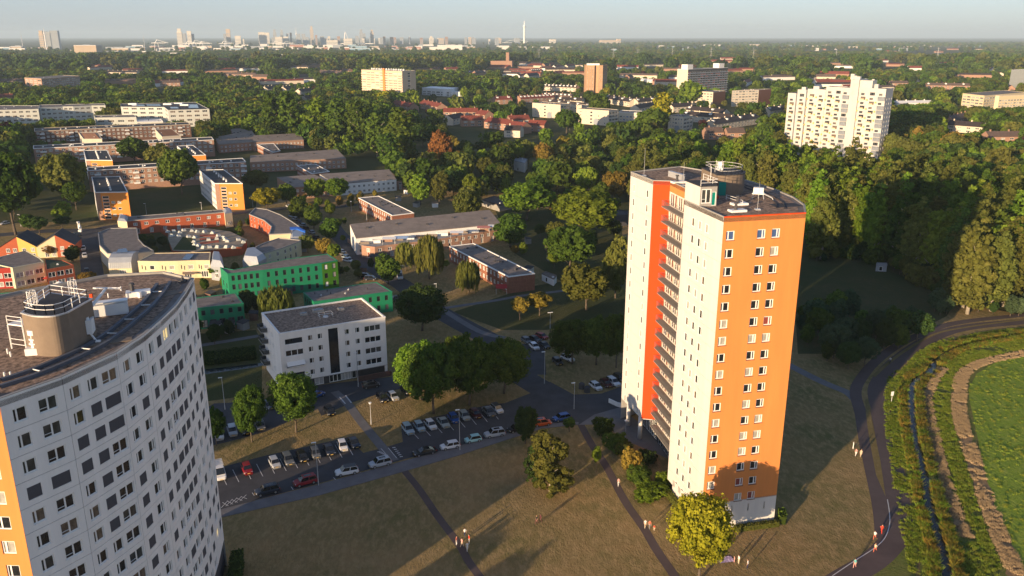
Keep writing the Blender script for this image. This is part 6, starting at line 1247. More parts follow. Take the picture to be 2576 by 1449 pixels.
def crown_mesh(name, kind, H, leaf, n, seed, core=True):
    g = np.random.default_rng(seed); cl = clumps(kind, H, g); K = len(cl); per = max(4, n//K)
    C = np.repeat(np.array([c[0] for c in cl]), per, 0); Rr = np.repeat(np.array([c[1] for c in cl]), per); E = np.repeat(np.array([c[2] for c in cl]), per, 0)
    N = len(C); d = g.normal(size=(N, 3)); d /= np.linalg.norm(d, axis=1, keepdims=True)
    o = C-E; o /= np.linalg.norm(o, axis=1, keepdims=True)+1e-6
    flip = (d*o).sum(1) < -0.25; d[flip] *= -1
    p = C + d*(Rr*g.uniform(.5, 1.12, N))[:, None]
    nrm = d*.75+o*.35+g.normal(size=(N, 3))*.55; nrm /= np.linalg.norm(nrm, axis=1, keepdims=True)
    t1 = np.cross(nrm, g.normal(size=(N, 3))); t1 /= np.linalg.norm(t1, axis=1, keepdims=True)+1e-9; t2 = np.cross(nrm, t1)
    s = leaf*g.uniform(.55, 1.35, N)
    if kind == 'willow':
        t1 = np.tile(np.array([[0, 0, 1.0]]), (N, 1))+g.normal(size=(N, 3))*.12; t2 = np.cross(t1, d); t2 /= np.linalg.norm(t2, axis=1, keepdims=True)+1e-9
        drop = g.uniform(0, 1, N)*np.maximum(.1, np.sqrt(p[:, 0]**2+p[:, 1]**2)/(H*.42)); p[:, 2] -= drop*H*.42
        a, b = t1*(s*1.8)[:, None], t2*(s*.4)[:, None]
    else: a, b = t1*s[:, None], t2*(s*g.uniform(.5, .9, N))[:, None]
    V = np.stack([p+a, p+b, p-a, p-b], 1).reshape(-1, 3); V[:, 2] = np.maximum(V[:, 2], .05)
    tint = np.repeat(np.clip(np.repeat(g.uniform(.15, .85, K), per)*.55+g.uniform(0, 1, N)*.45, 0, 1), 4)
    faces = 4; nv = len(V); cv, cf = [], []
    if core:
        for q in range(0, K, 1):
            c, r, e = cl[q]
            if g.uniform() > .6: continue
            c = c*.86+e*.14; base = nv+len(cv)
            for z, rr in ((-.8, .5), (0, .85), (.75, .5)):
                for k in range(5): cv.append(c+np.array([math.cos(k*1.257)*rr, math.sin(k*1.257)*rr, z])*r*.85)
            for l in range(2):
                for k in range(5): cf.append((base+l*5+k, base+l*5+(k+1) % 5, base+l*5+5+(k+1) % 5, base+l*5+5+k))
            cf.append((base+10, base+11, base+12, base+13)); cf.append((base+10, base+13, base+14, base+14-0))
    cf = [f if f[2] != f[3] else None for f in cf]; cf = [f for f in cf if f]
    allv = np.concatenate([V, np.array(cv).reshape(-1, 3)]) if cv else V
    me = bpy.data.meshes.new(name); me.vertices.add(len(allv)); me.vertices.foreach_set('co', allv.astype(np.float32).ravel())
    idx = np.concatenate([np.arange(nv), np.array(cf, dtype=int).ravel()]) if cf else np.arange(nv); F = len(idx)//4
    me.loops.add(len(idx)); me.loops.foreach_set('vertex_index', idx.astype(np.int32))
    me.polygons.add(F); me.polygons.foreach_set('loop_start', (np.arange(F)*4).astype(np.int32)); me.update(calc_edges=True)
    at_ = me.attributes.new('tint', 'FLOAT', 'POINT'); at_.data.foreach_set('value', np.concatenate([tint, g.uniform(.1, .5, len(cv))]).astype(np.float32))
    me.materials.append(LEAF['green']); me.validate(); return me
def trunk_mesh(name, kind, H, seed):
    g = random.Random(seed); b = MB(); r = H*.018; top = {'poplar': .75, 'bush': .3, 'small': .7, 'birch': .85}.get(kind, .55)*H
    pts = [Vector((0, 0, -.1))]
    for i in range(1, 5): pts.append(Vector((g.uniform(-.012, .012)*H*i, g.uniform(-.012, .012)*H*i, top*i/4)))
    for i in range(4): b.tube(pts[i], pts[i+1], r*(1.15-.24*i), r*(1.15-.24*(i+1)), 7)
    for i in range(7):
        a = i*2.4; z = .35+.09*i if kind != 'poplar' else .2+.1*i; p = pts[0].lerp(pts[-1], min(.95, z)); q = p+Vector((math.cos(a)*H*.16, math.sin(a)*H*.16, H*.15)); b.tube(p, q, r*.45, r*.15, 5)
    return b.mesh(name, M_barkp if kind in ('poplar', 'birch') else M_bark, True)
PROTO = {}
HREF = {'round': 12, 'oval': 13, 'poplar': 24, 'birch': 10, 'willow': 9, 'bush': 2.5, 'small': 5}
RAD = {'round': .42, 'oval': .33, 'poplar': .245, 'birch': .29, 'willow': .47, 'bush': .8, 'small': .27}
def proto(kind, lod, var):
    k = (kind, lod, var)
    if k not in PROTO:
        H = HREF[kind]; lf, n = {0: (.2, 15000), 1: (.36, 6500), 2: (.62, 2300)}[lod]
        if kind in ('bush', 'small'): lf *= .55; n = n//3
        if kind == 'poplar': lf *= 1.2; n = int(n*1.2)
        if kind == 'birch': n = int(n*.7)
        PROTO[k] = (crown_mesh(kind+'_crown', kind, H, lf, n, 100*len(kind)+var+lod*7), trunk_mesh(kind+'_trunk', kind, H, var+3))
    return PROTO[k]
TREES = []
TNAME = {'round': 'broadleaf_tree', 'oval': 'broadleaf_tree', 'poplar': 'poplar_tree', 'birch': 'birch_tree', 'willow': 'willow_tree', 'bush': 'shrub', 'small': 'young_tree'}
def tree_at(kind, x, y, H, width, col, label, group=None, z=0.0, name=None, rz=None, lod=None):
    D = math.hypot(x, y); lod = lod if lod is not None else (0 if D < 230 else 1 if D < 520 else 2); crown, trunk = proto(kind, lod, random.randrange(3 if lod else 2))
    s = H/HREF[kind]; sx = s if width is None else width/(2*RAD[kind]*HREF[kind])
    t = thing(name or TNAME[kind], label, 'shrub' if kind == 'bush' else 'tree', (x, y, z), random.uniform(0, 6.28) if rz is None else rz, group)
    c = link('crown', crown, t, sc=(sx, sx, s)); c.material_slots[0].link = 'OBJECT'; c.material_slots[0].material = LEAF[col]
    link('trunk', trunk, t, sc=(sx, sx, s)); TREES.append((x, y, max(sx*HREF[kind]*RAD[kind], 1))); return t
def tree(kind, base, top_y, wpx, col, label, group=None, **kw):
    p = at(*base); H = zat(top_y, p.y); sl = math.hypot(p.y, p.x)*1.03
    return tree_at(kind, p.x, p.y, H, wpx*math.hypot(p.y, CAM_H*.7)/FOCAL if wpx else None, col, label, group, **kw)
# near trees, one by one
tree('round', (1757, 1462), 1238, 178, 'yellow', 'round yellow green tree standing before the foot of the orange tower')
tree('birch', (1383, 1243), 1092, 112, 'olive', 'loose olive green birch in the middle of the lawn')
tree('birch', (1345, 1212), 1128, 60, 'dark', 'dark low tree tucked behind the olive birch')
tree('oval', (1322, 1116), 1014, 66, 'dark', 'dark slim tree at the pavement by the orange car')
tree('small', (1432, 1086), 1052, 30, 'green', 'small tree at the pavement edge by the blue car')
tree('small', (1500, 1187), 1125, 26, 'bright', 'thin bright sapling beside the asphalt footpath')
LG = 'four great lime trees by the car park'
tree('round', (1060, 1005), 850, 150, 'bright', 'sunlit bright lime tree, leftmost of the great four', LG)
tree('round', (1091, 1041), 858, 150, 'green', 'lime tree rising right behind the row of bays, half in shade', LG)
tree('round', (1181, 1019), 832, 150, 'green', 'tallest lime tree of the great four with a sunlit top', LG)
tree('round', (1268, 990), 842, 140, 'green', 'shaded lime tree of the great four nearest to the street', LG)
tree('round', (1150, 985), 835, 110, 'green', 'half hidden lime tree behind the great four')
tree('round', (745, 1088), 934, 128, 'green', 'green tree in front of the corner of the white flats')
tree('round', (634, 1112), 968, 92, 'green', 'shaded tree between the curved tower and the white flats')
tree('round', (545, 1122), 1018, 60, 'green', 'tree half hidden by the edge of the curved tower')
tree('round', (1062, 832), 709, 140, 'dark', 'wide dark maple between the white flats and the street')
tree('willow', (703, 815), 724, 112, 'olive', 'round weeping willow behind the white flats')
tree('oval', (977, 715), 638, 68, 'green', 'upright green tree beside the white van')
BW = 'drooping birches on the dry lawn'
tree('willow', (1020, 682), 610, 58, 'olive', 'first drooping birch before the tan terrace', BW); tree('willow', (1080, 702), 592, 82, 'olive', 'tallest drooping birch before the tan terrace', BW); tree('willow', (1180, 738), 657, 70, 'olive', 'pale drooping birch at the dark brick row', BW)
tree('round', (796, 508), 444, 60, 'bright', 'bright round tree on the small lawn before the tan terrace'); tree('round', (848, 510), 448, 64, 'bright', 'second bright round tree on the small lawn')
tree('round', (672, 532), 472, 76, 'yellow', 'yellow tree beside the parked cars and the grey roofed terrace'); tree('round', (722, 520), 460, 52, 'green', 'dark green tree right behind the yellow tree')
for i, (b_, ty, wd, lab) in enumerate((((752, 555), 492, 54, 'upper tree of the three along the row of parked cars'), ((790, 575), 518, 52, 'middle tree of the three along the row of parked cars'), ((830, 605), 546, 56, 'lowest tree of the three along the row of parked cars'))): tree('oval', b_, ty, wd, 'green', lab, 'trees along the parked cars')
for i, (b_, ty, wd, c_, lab) in enumerate((((775, 636), 588, 46, 'olive', 'olive bushy tree behind the pale green curved row'), ((815, 648), 596, 44, 'ochre', 'ochre tinged bushy tree beside the lime terrace'), ((842, 655), 610, 36, 'bright', 'bright bush at the end of the lime terrace'))): tree('round', b_, ty, wd, c_, lab)
tree('oval', (1283, 622), 534, 92, 'green', 'dense tree at the end of the tan roofed terrace')
tree('round', (1325, 555), 457, 134, 'bright', 'broad bright tree with a domed crown, farther from the orange tower'); tree('round', (1475, 610), 478, 178, 'bright', 'very broad green tree to the side of the orange tower')
tree('round', (1432, 690), 565, 140, 'green', 'round shaded tree behind the dark brick row'); tree('round', (1475, 780), 658, 134, 'olive', 'spreading olive tree above the dark glade'); tree('oval', (1548, 750), 585, 80, 'olive', 'olive tree touching the side of the orange tower')
tree('small', (1308, 805), 750, 42, 'ochre', 'small ochre street tree by the double lamp'); tree('small', (1357, 795), 735, 54, 'ochre', 'larger ochre street tree by the double lamp')
PT = 'shaded trees over the side car park'
tree('round', (1440, 915), 800, 120, 'green', 'shaded tree over the side car park nearest to the two tone car', PT); tree('round', (1500, 918), 788, 110, 'green', 'middle shaded tree over the side car park', PT); tree('round', (1550, 925), 784, 96, 'green', 'shaded tree over the side car park touching the orange tower', PT)
tree('oval', (160, 563), 503, 50, 'bright', 'bright slender tree on the roadside lawn before the gabled houses')
tree('round', (40, 590), 386, 150, 'green', 'huge green tree at the picture edge above the gabled houses'); tree('round', (165, 520), 380, 118, 'olive', 'big dark olive tree beside the orange ended block')
tree('oval', (75, 578), 535, 50, 'green', 'shrubby tree at the roadside by the huge green tree'); tree('small', (100, 590), 545, 44, 'dark', 'dark street tree behind the gabled houses'); tree('small', (158, 575), 545, 36, 'dark', 'second dark street tree behind the gabled houses')
tree('round', (405, 440), 356, 70, 'olive', 'olive round tree between the long brick flats'); tree('round', (458, 490), 370, 98, 'green', 'big round tree before the brick flats and the orange end'); tree('round', (340, 415), 342, 78, 'green', 'green tree before the banded flats'); tree('round', (40, 410), 348, 86, 'green', 'round tree before the picture edge of the banded flats')
tree('round', (645, 480), 426, 64, 'olive', 'olive tree beside the orange ended block near the curved row')
tree('round', (222, 710), 684, 46, 'ochre', 'ochre bush tree on the side street above the curved tower'); tree('round', (130, 645), 612, 44, 'autumn', 'reddish small tree before the cream gable'); tree('oval', (185, 660), 615, 44, 'dark', 'dark tree beside the rust red gable')
tree('small', (550, 700), 668, 46, 'green', 'leafy tree at the corner of the cream fronts')
# tall poplars over the terraces
for i, (b_, ty, wd, lab) in enumerate((((690, 350), 226, 60, 'first tall poplar towards the grey school'), ((735, 352), 222, 74, 'second tall poplar towards the grey school'), ((800, 360), 240, 82, 'bright tall poplar in the middle group'), ((855, 365), 240, 78, 'tall poplar with a blunt top in the middle group'), ((905, 372), 244, 74, 'tall poplar at the end of the middle group'), ((950, 395), 276, 70, 'tall poplar beginning the last group'), ((1005, 410), 270, 92, 'broadest tall poplar of the last group'), ((980, 425), 330, 70, 'shorter poplar before the last group'))):
    tree('poplar', b_, ty, wd, 'green' if i != 2 else 'bright', lab, 'tall poplars above the tan terraces')
tree('round', (1108, 420), 330, 62, 'autumn', 'orange autumn tree in the middle of the wood')
tree('poplar', (1660, 330), 226, 60, 'yellow', 'tall yellow green tree among the cream blocks'); tree('round', (1640, 345), 270, 92, 'green', 'dark round tree before the tall yellow green tree'); tree('round', (1425, 335), 274, 70, 'green', 'round green tree between two cream blocks')
tree('round', (1738, 265), 203, 60, 'bright', 'bright tree before the white ended slab'); tree('round', (1505, 300), 232, 56, 'green', 'green tree below the ochre tower')
for x, y in ((-44.5, 67), (-39.5, 60)): tree_at('round', x, y, 11, 8, 'green', 'unseen tree added below the curved tower to shade the lawn', 'unseen trees added for lawn shade')  # below the frame, added to cast the shadow edge on the lawn
# shrubs and hedges by the orange tower
def hedge(label, P, w_, h, col, cat='hedge'):
    """clipped hedge: leaves over a long box"""
    P = [Vector(p[:2]) for p in P]; g = np.random.default_rng(len(label)); V = []; 
    for a, c in zip(P, P[1:]):
        L = (c-a).length; n = int(L*w_*16+L*h*26); d = np.array((c-a).normalized()); nn = np.array([-d[1], d[0]])
        for i in range(n):
            u, s_, z = g.uniform(0, L), g.choice([-1, 1]), g.uniform(0, h)
            if g.uniform() < w_/(w_+2*h): v = g.uniform(-w_/2, w_/2); z = h*g.uniform(.9, 1.05)
            else: v = s_*w_/2*g.uniform(.85, 1.08)
            V.append([a.x+d[0]*u+nn[0]*v-P[0].x, a.y+d[1]*u+nn[1]*v-P[0].y, z])
    p = np.array(V); N = len(p); t1 = g.normal(size=(N, 3)); t1 /= np.linalg.norm(t1, axis=1, keepdims=True); t2 = np.cross(t1, g.normal(size=(N, 3))); t2 /= np.linalg.norm(t2, axis=1, keepdims=True); s_ = g.uniform(.1, .24, N)[:, None]
    Q = np.stack([p+t1*s_, p+t2*s_*.7, p-t1*s_, p-t2*s_*.7], 1).reshape(-1, 3); me = bpy.data.meshes.new('foliage'); me.from_pydata(Q.tolist(), [], [(4*i, 4*i+1, 4*i+2, 4*i+3) for i in range(N)])
    me.attributes.new('tint', 'FLOAT', 'POINT').data.foreach_set('value', np.repeat(g.uniform(0, 1, N), 4).astype(np.float32)); me.materials.append(LEAF[col])
    t = thing('hedge', label, cat, (P[0].x, P[0].y, 0)); link('foliage', me, t)
    b = MB()
    for a, c in zip(P, P[1:]): m_ = (a+c)/2-P[0]; b.obox(m_, (c-a).length, w_*.85, 0, h*.9, math.atan2((c-a).y, (c-a).x))
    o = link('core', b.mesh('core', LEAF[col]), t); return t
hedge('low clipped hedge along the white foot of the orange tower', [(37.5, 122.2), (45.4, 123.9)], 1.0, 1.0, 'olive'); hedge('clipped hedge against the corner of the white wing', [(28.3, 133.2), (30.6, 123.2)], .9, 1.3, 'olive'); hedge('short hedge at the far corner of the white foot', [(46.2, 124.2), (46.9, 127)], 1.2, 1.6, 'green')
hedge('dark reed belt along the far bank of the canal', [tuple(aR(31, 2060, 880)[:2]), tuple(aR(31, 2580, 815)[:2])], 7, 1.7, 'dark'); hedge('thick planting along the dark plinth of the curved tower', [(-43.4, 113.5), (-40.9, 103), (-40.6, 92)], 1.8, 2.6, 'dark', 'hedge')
for u, v, wd, hh, c_, lab in ((1500, 660, 200, 3.2, 'green', 'dark green shrub at the head of the tower flower bed'), (1580, 770, 260, 2.4, 'bright', 'bright glossy shrub in the middle of the tower flower bed'), (1700, 680, 130, 2.6, 'bright', 'bright shrub close to the white wing'), (1420, 520, 150, 3.6, 'ochre', 'orange tinged shrub by the curving footpath'), (1300, 380, 180, 3.6, 'green', 'dark shrub in the bed under the overhang'), (1200, 240, 160, 3.4, 'green', 'dark shrub nearest to the lamp by the entrance'), (1560, 480, 150, 2.4, 'dark', 'dark low shrub beside the glazed lobby'), (1380, 430, 130, 3, 'olive', 'olive shrub beside the orange tinged shrub')):
    p = aR(43, u, v+25); tree_at('bush', p.x, p.y, hh, wd*1.35/3.27*math.hypot(p.y, 60)/FOCAL, c_, lab, 'shrubs in the flower bed by the tower')
# ------------------------------------------------------------------ woods: single trees where they show large, then one mass
BLOCK = PROT + [(1060, 212, 1160, 238, 1100), (690, 135, 725, 160, 1850), (540, 145, 625, 160, 1900)]
def hidden_ok(x, y, H, r):
    px, py0 = proj(x, y, H); px1, py1 = proj(x, y, 0); w_ = r*FOCAL/max(y, 1)
    for x0, y0, x1, y1, D in BLOCK:
        if y < D and px+w_*.8 > x0 and px-w_*.8 < x1 and py0 < y1-3 and py1 > y0: return False
    return True
def clear(x, y, r):
    for f in FOOT:
        if abs(f[0][0]-x) < 130 and abs(f[0][1]-y) < 130 and inside(x, y, f): return False
    return True
CW = {'green': 'mid green', 'olive': 'olive green', 'bright': 'bright green', 'dark': 'dark green', 'ochre': 'ochre tinged', 'teal': 'grey green'}
def fill(poly, n, kinds, hs, cols, label, group, gap=.75, seed=1, blockcheck=True, ztop=None, avoid=None):
    """scatter n single trees; poly is a ground outline in world metres"""
    rr = random.Random(seed); xs, ys = [p[0] for p in poly], [p[1] for p in poly]; k = 0; tries = 0
    while k < n and tries < n*60:
        tries += 1; x, y = rr.uniform(min(xs), max(xs)), rr.uniform(min(ys), max(ys))
        if not inside(x, y, poly): continue
        kind = rr.choice(kinds); H = rr.uniform(*hs); r = H*RAD[kind]
        if any((x-a)**2+(y-b_)**2 < (gap*(r+c))**2 for a, b_, c in TREES) or not clear(x, y, r): continue
        if blockcheck and not hidden_ok(x, y, H, r): continue
        if avoid and any(inside(x, y, a) for a in avoid): continue
        cl_ = rr.choice(cols); tree_at(kind, x, y, H, 2*r, cl_, CW[cl_]+' '+label, group, name='garden_tree' if 'garden' in label or 'courtyard' in label else 'understorey_tree' if 'low ' in label else None); k += 1
    return k
W2 = lambda *px: [tuple(at(x, y)[:2]) for x, y in px]
GR = ['green', 'green', 'green', 'olive', 'dark', 'bright']
glade = [W2((1960, 900), (2010, 700), (2200, 690), (2400, 800), (2300, 850), (2190, 960))]
# the tall poplar belt behind the orange tower
fill(W2((2045, 655), (2170, 645), (2300, 705), (2420, 790), (2700, 790), (2700, 640), (2440, 560), (2180, 520), (1830, 478), (1800, 520), (1990, 560)), 125, ['poplar'], (25, 31), ['green', 'olive', 'olive', 'bright'], 'tall poplar in the dense belt beyond the orange tower', 'poplars of the belt beyond the orange tower', .40, 3, False)
fill(W2((1790, 540), (1860, 470), (1700, 430), (1560, 450), (1560, 520), (1700, 560)), 34, ['poplar', 'oval'], (17, 24), ['green', 'olive', 'olive'], 'tall tree right behind the roof of the orange tower', 'tall trees behind the tower roof', .42, 5, False)
fill(W2((2400, 640), (2400, 785), (2560, 790), (2720, 785), (2720, 640)), 30, ['poplar'], (24, 29), ['olive', 'bright', 'green'], 'tall sunlit poplar at the picture edge end of the belt', 'sunlit poplars at the end of the belt', .4, 33, False)
fill(W2((470, 870), (470, 800), (640, 770), (655, 800), (600, 830), (560, 880)), 12, ['round', 'oval'], (4, 6), ['dark'], 'low tree on the shady canal bank', 'low trees on the canal bank', .5, 35, False)
fill(W2((2320, 790), (2420, 800), (2576, 795), (2700, 790), (2700, 760), (2420, 770)), 9, ['oval'], (5, 9), ['teal'], 'willow scrub at the foot of the poplar belt', 'scrub willows along the cycle road', .6, 6, False)
fill(W2((2010, 860), (2000, 780), (2200, 800), (2350, 850), (2200, 905), (2130, 950)), 30, ['oval', 'round'], (5, 10), ['dark', 'teal', 'green'], 'low tree in the shaded thicket between tower and cycle road', 'trees of the shaded thicket', .42, 7, False, avoid=None)
fill(W2((2050, 662), (2170, 652), (2300, 712), (2420, 795), (2600, 800), (2600, 780), (2430, 775), (2310, 690), (2170, 632), (2050, 640)), 40, ['oval', 'round', 'bush'], (3.5, 8), ['green', 'olive', 'dark'], 'low growth at the foot of the poplar belt', 'low growth under the poplars', .35, 44, False)
# woods left and right
fill(W2((1020, 560), (1250, 570), (1380, 560), (1560, 545), (1700, 450), (1700, 400), (1350, 390), (1230, 420), (1130, 400), (1050, 470)), 75, ['round', 'oval', 'round'], (11, 17), ['green', 'olive', 'olive', 'bright', 'ochre', 'dark'], 'tree in the mixed wood between the terraces and the orange tower', 'trees of the mixed wood', .5, 8)
fill(W2((2230, 470), (2460, 480), (2600, 520), (2600, 420), (2480, 360), (2250, 370)), 34, ['round', 'poplar', 'round'], (15, 22), ['olive', 'green', 'bright', 'ochre'], 'tall tree beside the white balcony tower', 'tall trees beside the balcony tower', .48, 9)
fill(W2((1560, 560), (1620, 640), (1560, 700), (1420, 640), (1300, 640), (1350, 600)), 8, ['round'], (8, 12), ['green', 'dark', 'olive'], 'shaded tree in the gardens behind the dark brick row', 'garden trees behind the brick rows', .6, 10, False)
fill(W2((1560, 520), (1980, 470), (1980, 370), (1700, 380), (1560, 400)), 44, ['round', 'oval', 'poplar'], (13, 20), ['green', 'olive', 'dark', 'bright'], 'tree in the wood before the white balcony tower', 'trees before the balcony tower', .48, 11)
fill(W2((-100, 560), (20, 560), (200, 540), (215, 470), (215, 430), (80, 420), (-100, 420)), 10, ['round'], (13, 17), ['green', 'dark', 'green'], 'large shaded tree beside the orange ended blocks', 'trees beside the orange ended blocks', .6, 12)
fill(W2((640, 350), (1060, 420), (1130, 400), (1060, 360), (900, 330), (650, 310)), 14, ['round', 'poplar'], (14, 24), ['green', 'green', 'dark'], 'tree under the tall poplars above the terraces', 'trees under the tall poplars', .6, 13)
fill(W2((530, 320), (1500, 350), (2000, 330), (2600, 350), (2600, 270), (1800, 262), (1200, 262), (540, 262)), 48, ['round', 'oval', 'round', 'poplar'], (11, 19), GR, 'tree among the far houses beyond the poplars', 'trees among the far houses', .8, 14)
fill(W2((200, 760), (500, 690), (880, 640), (1000, 720), (900, 800), (640, 830), (480, 840)), 26, ['round', 'oval'], (2.5, 5.5), ['green', 'olive', 'dark', 'bright'], 'small garden tree between the low coloured houses', 'garden trees between the low houses', .7, 41)
fill(W2((330, 590), (640, 560), (720, 620), (640, 640), (400, 650)), 14, ['round', 'oval'], (2.5, 5), ['green', 'olive', 'dark'], 'small tree in the courtyard of the house ring', 'courtyard trees', .7, 42)
fill(W2((900, 560), (1400, 600), (1400, 720), (1200, 700), (900, 640), (700, 500), (1000, 480)), 34, ['round', 'oval'], (3, 6.5), ['green', 'olive', 'bright', 'ochre'], 'small garden tree among the tan and brick terraces', 'garden trees among the terraces', .7, 43)
# the far woods as one mass
def scatter_stuff(name, label, pts, scl, rots, pick, protos):
    me = bpy.data.meshes.new(name); me.from_pydata([tuple(p) for p in pts], [], [])
    for k, v in (('s', scl), ('r', rots)): me.attributes.new(k, 'FLOAT', 'POINT').data.foreach_set('value', np.asarray(v, dtype=np.float32))
    me.attributes.new('k', 'INT', 'POINT').data.foreach_set('value', np.asarray(pick, dtype=np.int32))
    o = link(name, me); tag(o, label, None, None, 'stuff')
    c = bpy.data.collections.new(name+'_pieces')
    for i, (pm, pmat) in enumerate(protos):
        q = bpy.data.objects.new('%02d' % i, pm); c.objects.link(q)
        if pmat is not None: q.material_slots[0].link = 'OBJECT'; q.material_slots[0].material = pmat
    ng = bpy.data.node_groups.new(name, 'GeometryNodeTree'); ng.interface.new_socket('Geometry', in_out='INPUT', socket_type='NodeSocketGeometry'); ng.interface.new_socket('Geometry', in_out='OUTPUT', socket_type='NodeSocketGeometry')
    N = ng.nodes; gi, go = N.new('NodeGroupInput'), N.new('NodeGroupOutput'); ins = N.new('GeometryNodeInstanceOnPoints'); ci = N.new('GeometryNodeCollectionInfo'); ci.inputs['Collection'].default_value = c; ci.inputs['Separate Children'].default_value = True; ci.inputs['Reset Children'].default_value = True
    def attr(nm, ty): a = N.new('GeometryNodeInputNamedAttribute'); a.data_type = ty; a.inputs['Name'].default_value = nm; return a.outputs['Attribute']
    cb = N.new('ShaderNodeCombineXYZ'); ng.links.new(attr('r', 'FLOAT'), cb.inputs[2])
    ng.links.new(gi.outputs[0], ins.inputs['Points']); ng.links.new(ci.outputs[0], ins.inputs['Instance']); ins.inputs['Pick Instance'].default_value = True
    ng.links.new(attr('k', 'INT'), ins.inputs['Instance Index']); ng.links.new(attr('s', 'FLOAT'), ins.inputs['Scale']); 
    er = N.new('FunctionNodeEulerToRotation'); ng.links.new(cb.outputs[0], er.inputs[0]); ng.links.new(er.outputs[0], ins.inputs['Rotation'])
    ng.links.new(ins.outputs[0], go.inputs[0]); md = o.modifiers.new('scatter', 'NODES'); md.node_group = ng; return o
def far_woods():
    rr = np.random.default_rng(21); P, Sc, Ro, Pk = [], [], [], []
    low = [crown_mesh('wood_crown', k_, 12, 1.0, n_, 50+i, False) for i, (k_, n_) in enumerate((('round', 520), ('round', 520), ('oval', 480), ('lump', 420)))]
    low2 = [crown_mesh('grove', 'lump', 12, 1.5, 230, 70+i, True) for i in range(3)]
    cols = ['green', 'green', 'dark', 'olive', 'green', 'bright']
    protos = [(m, LEAF[c]) for m in low for c in cols] + [(m, LEAF[c]) for m in low2 for c in ('green', 'dark', 'olive', 'green')] + [(low[0], LEAF['purple']), (low[1], LEAF['yellow'])]
    occ = {}
    # openings in the woods (ground outlines in the world): motorway, harbour, fields
    def dens(x, y):
        v = math.sin(x*.006+1.3)*math.cos(y*.0043+.6)+.6*math.sin(x*.017-y*.011)+.5*math.sin(x*.0023+2)
        return v
    D = 430.0; rows = 0
    while D < 9000:
        step = 7.5 if D < 900 else 10 if D < 1800 else 26 if D < 4200 else 60
        n = int(2*.66*D/step)
        for i in range(n):
            x = -0.66*D+i*step+rr.uniform(-.45, .45)*step; y = D+rr.uniform(-.5, .5)*step*.9
            px, py = proj(x, y, 0)
            if D < 2600:
                if D < 560 and not (px > 2250 or 1000 < px < 2000 or (px < 60)): continue
                dd = dens(x, y); keep = .86 if dd > -.2 else .3
                if px > 1500: keep = min(1, keep+.08)
                if py > 225 and 1050 < px < 1950 and rr.uniform() > .22: continue
                if px < 290 and 126 < py < 157: continue
                if 150 < py <= 225 and 1300 < px < 1950 and rr.uniform() > .7: continue
                if rr.uniform() > keep: continue
                if D < 1500 and not clear(x, y, 5): continue
                s = rr.uniform(.6, 1.55)*(1.0 if D < 1800 else 1.9)
                H = 12*s
                if not hidden_ok(x, y, min(H, 22), H*.4): continue
                if any((x-a)**2+(y-b_)**2 < (c*.7)**2 for a, b_, c in near_T(x, y)): continue
                P.append((x, y, -.3)); Sc.append(s); Ro.append(rr.uniform(0, 6.28))
                if D < 1800: Pk.append(24+12+(0 if rr.uniform() < .3 else 1) if rr.uniform() < .012 else int(rr.integers(0, 24)))
                else: Pk.append(24+int(rr.integers(0, 12)))
            else:
                if px < 1290 and py < 128 and D > 2900:
                    if rr.uniform() > .05 or (px < 290): continue
                if D > 4200 and rr.uniform() > .75: continue
                if dens(x*.6, y*.5) < -.75: continue
                s = rr.uniform(.9, 2.1)*(1.0 if D < 4200 else 1.35)
                P.append((x, y, -2)); Sc.append(s*.8); Ro.append(rr.uniform(0, 6.28)); Pk.append(24+int(rr.integers(0, 12)))
        D += step*(.95 if D < 1800 else 1.0 if D < 4200 else 1.5)
    print('far woods', len(P))
    scatter_stuff('far_woods', 'far woods and garden trees covering the flat land to the horizon', P, Sc, Ro, Pk, protos)
_cell = {}
def near_T(x, y):
    if not _cell:
        for a in TREES: _cell.setdefault((int(a[0]//40), int(a[1]//40)), []).append(a)
    i, j = int(x//40), int(y//40); return [a for di in (-1, 0, 1) for dj in (-1, 0, 1) for a in _cell.get((i+di, j+dj), ())]
far_woods()
print('single trees', len(TREES))
# ------------------------------------------------------------------ cars, people, lamps, small street things
def paint(name, c, r=.3): return mat('car_paint_'+name, c, r, .03, 1, spec=.5)
PAINT = {'white': paint('white', (.72, .72, .72)), 'silver': paint('silver', (.42, .44, .46)), 'grey': paint('grey', (.12, .13, .14)), 'black': paint('black', (.012, .012, .014)), 'navy': paint('navy', (.018, .024, .04)), 'blue': paint('blue', (.012, .075, .3)), 'red': paint('red', (.26, .012, .02)), 'maroon': paint('maroon', (.07, .008, .012)), 'orange': paint('orange', (.6, .09, .01)), 'aqua': paint('aqua', (.36, .62, .62)), 'sage': paint('sage', (.34, .38, .37)), 'brown': paint('brown', (.07, .055, .045)), 'paleblue': paint('paleblue', (.32, .42, .48)), 'green': paint('green', (.0, .2, .14))}
M_cglass = mat('car_glass', (.012, .014, .017), .05, .2, 2, spec=.7); M_tyre = mat('tyre', (.02, .02, .02), .9, .1); M_rim = mat('wheel_rim', (.4, .4, .41), .35, .05, metal=.6); M_hl = mat('headlight_glass', (.65, .66, .68), .15, .05); M_tl = mat('tail_light', (.35, .01, .01), .3, .05)
KIND = {'hatch': (4.05, 1.75, 1.48, -.47, -.36, .12, .27), 'suv': (4.4, 1.85, 1.68, -.47, -.40, .12, .26), 'sedan': (4.65, 1.82, 1.44, -.36, -.22, .08, .26), 'wagon': (4.7, 1.82, 1.48, -.48, -.40, .08, .25), 'coupe': (4.7, 1.86, 1.38, -.40, -.18, .06, .24), 'tiny': (3.5, 1.62, 1.47, -.47, -.36, .14, .28), 'mpv': (4.2, 1.78, 1.64, -.48, -.42, .17, .34), 'van': (5.2, 1.98, 2.25, -.49, -.48, .22, .36)}
CARM = {}
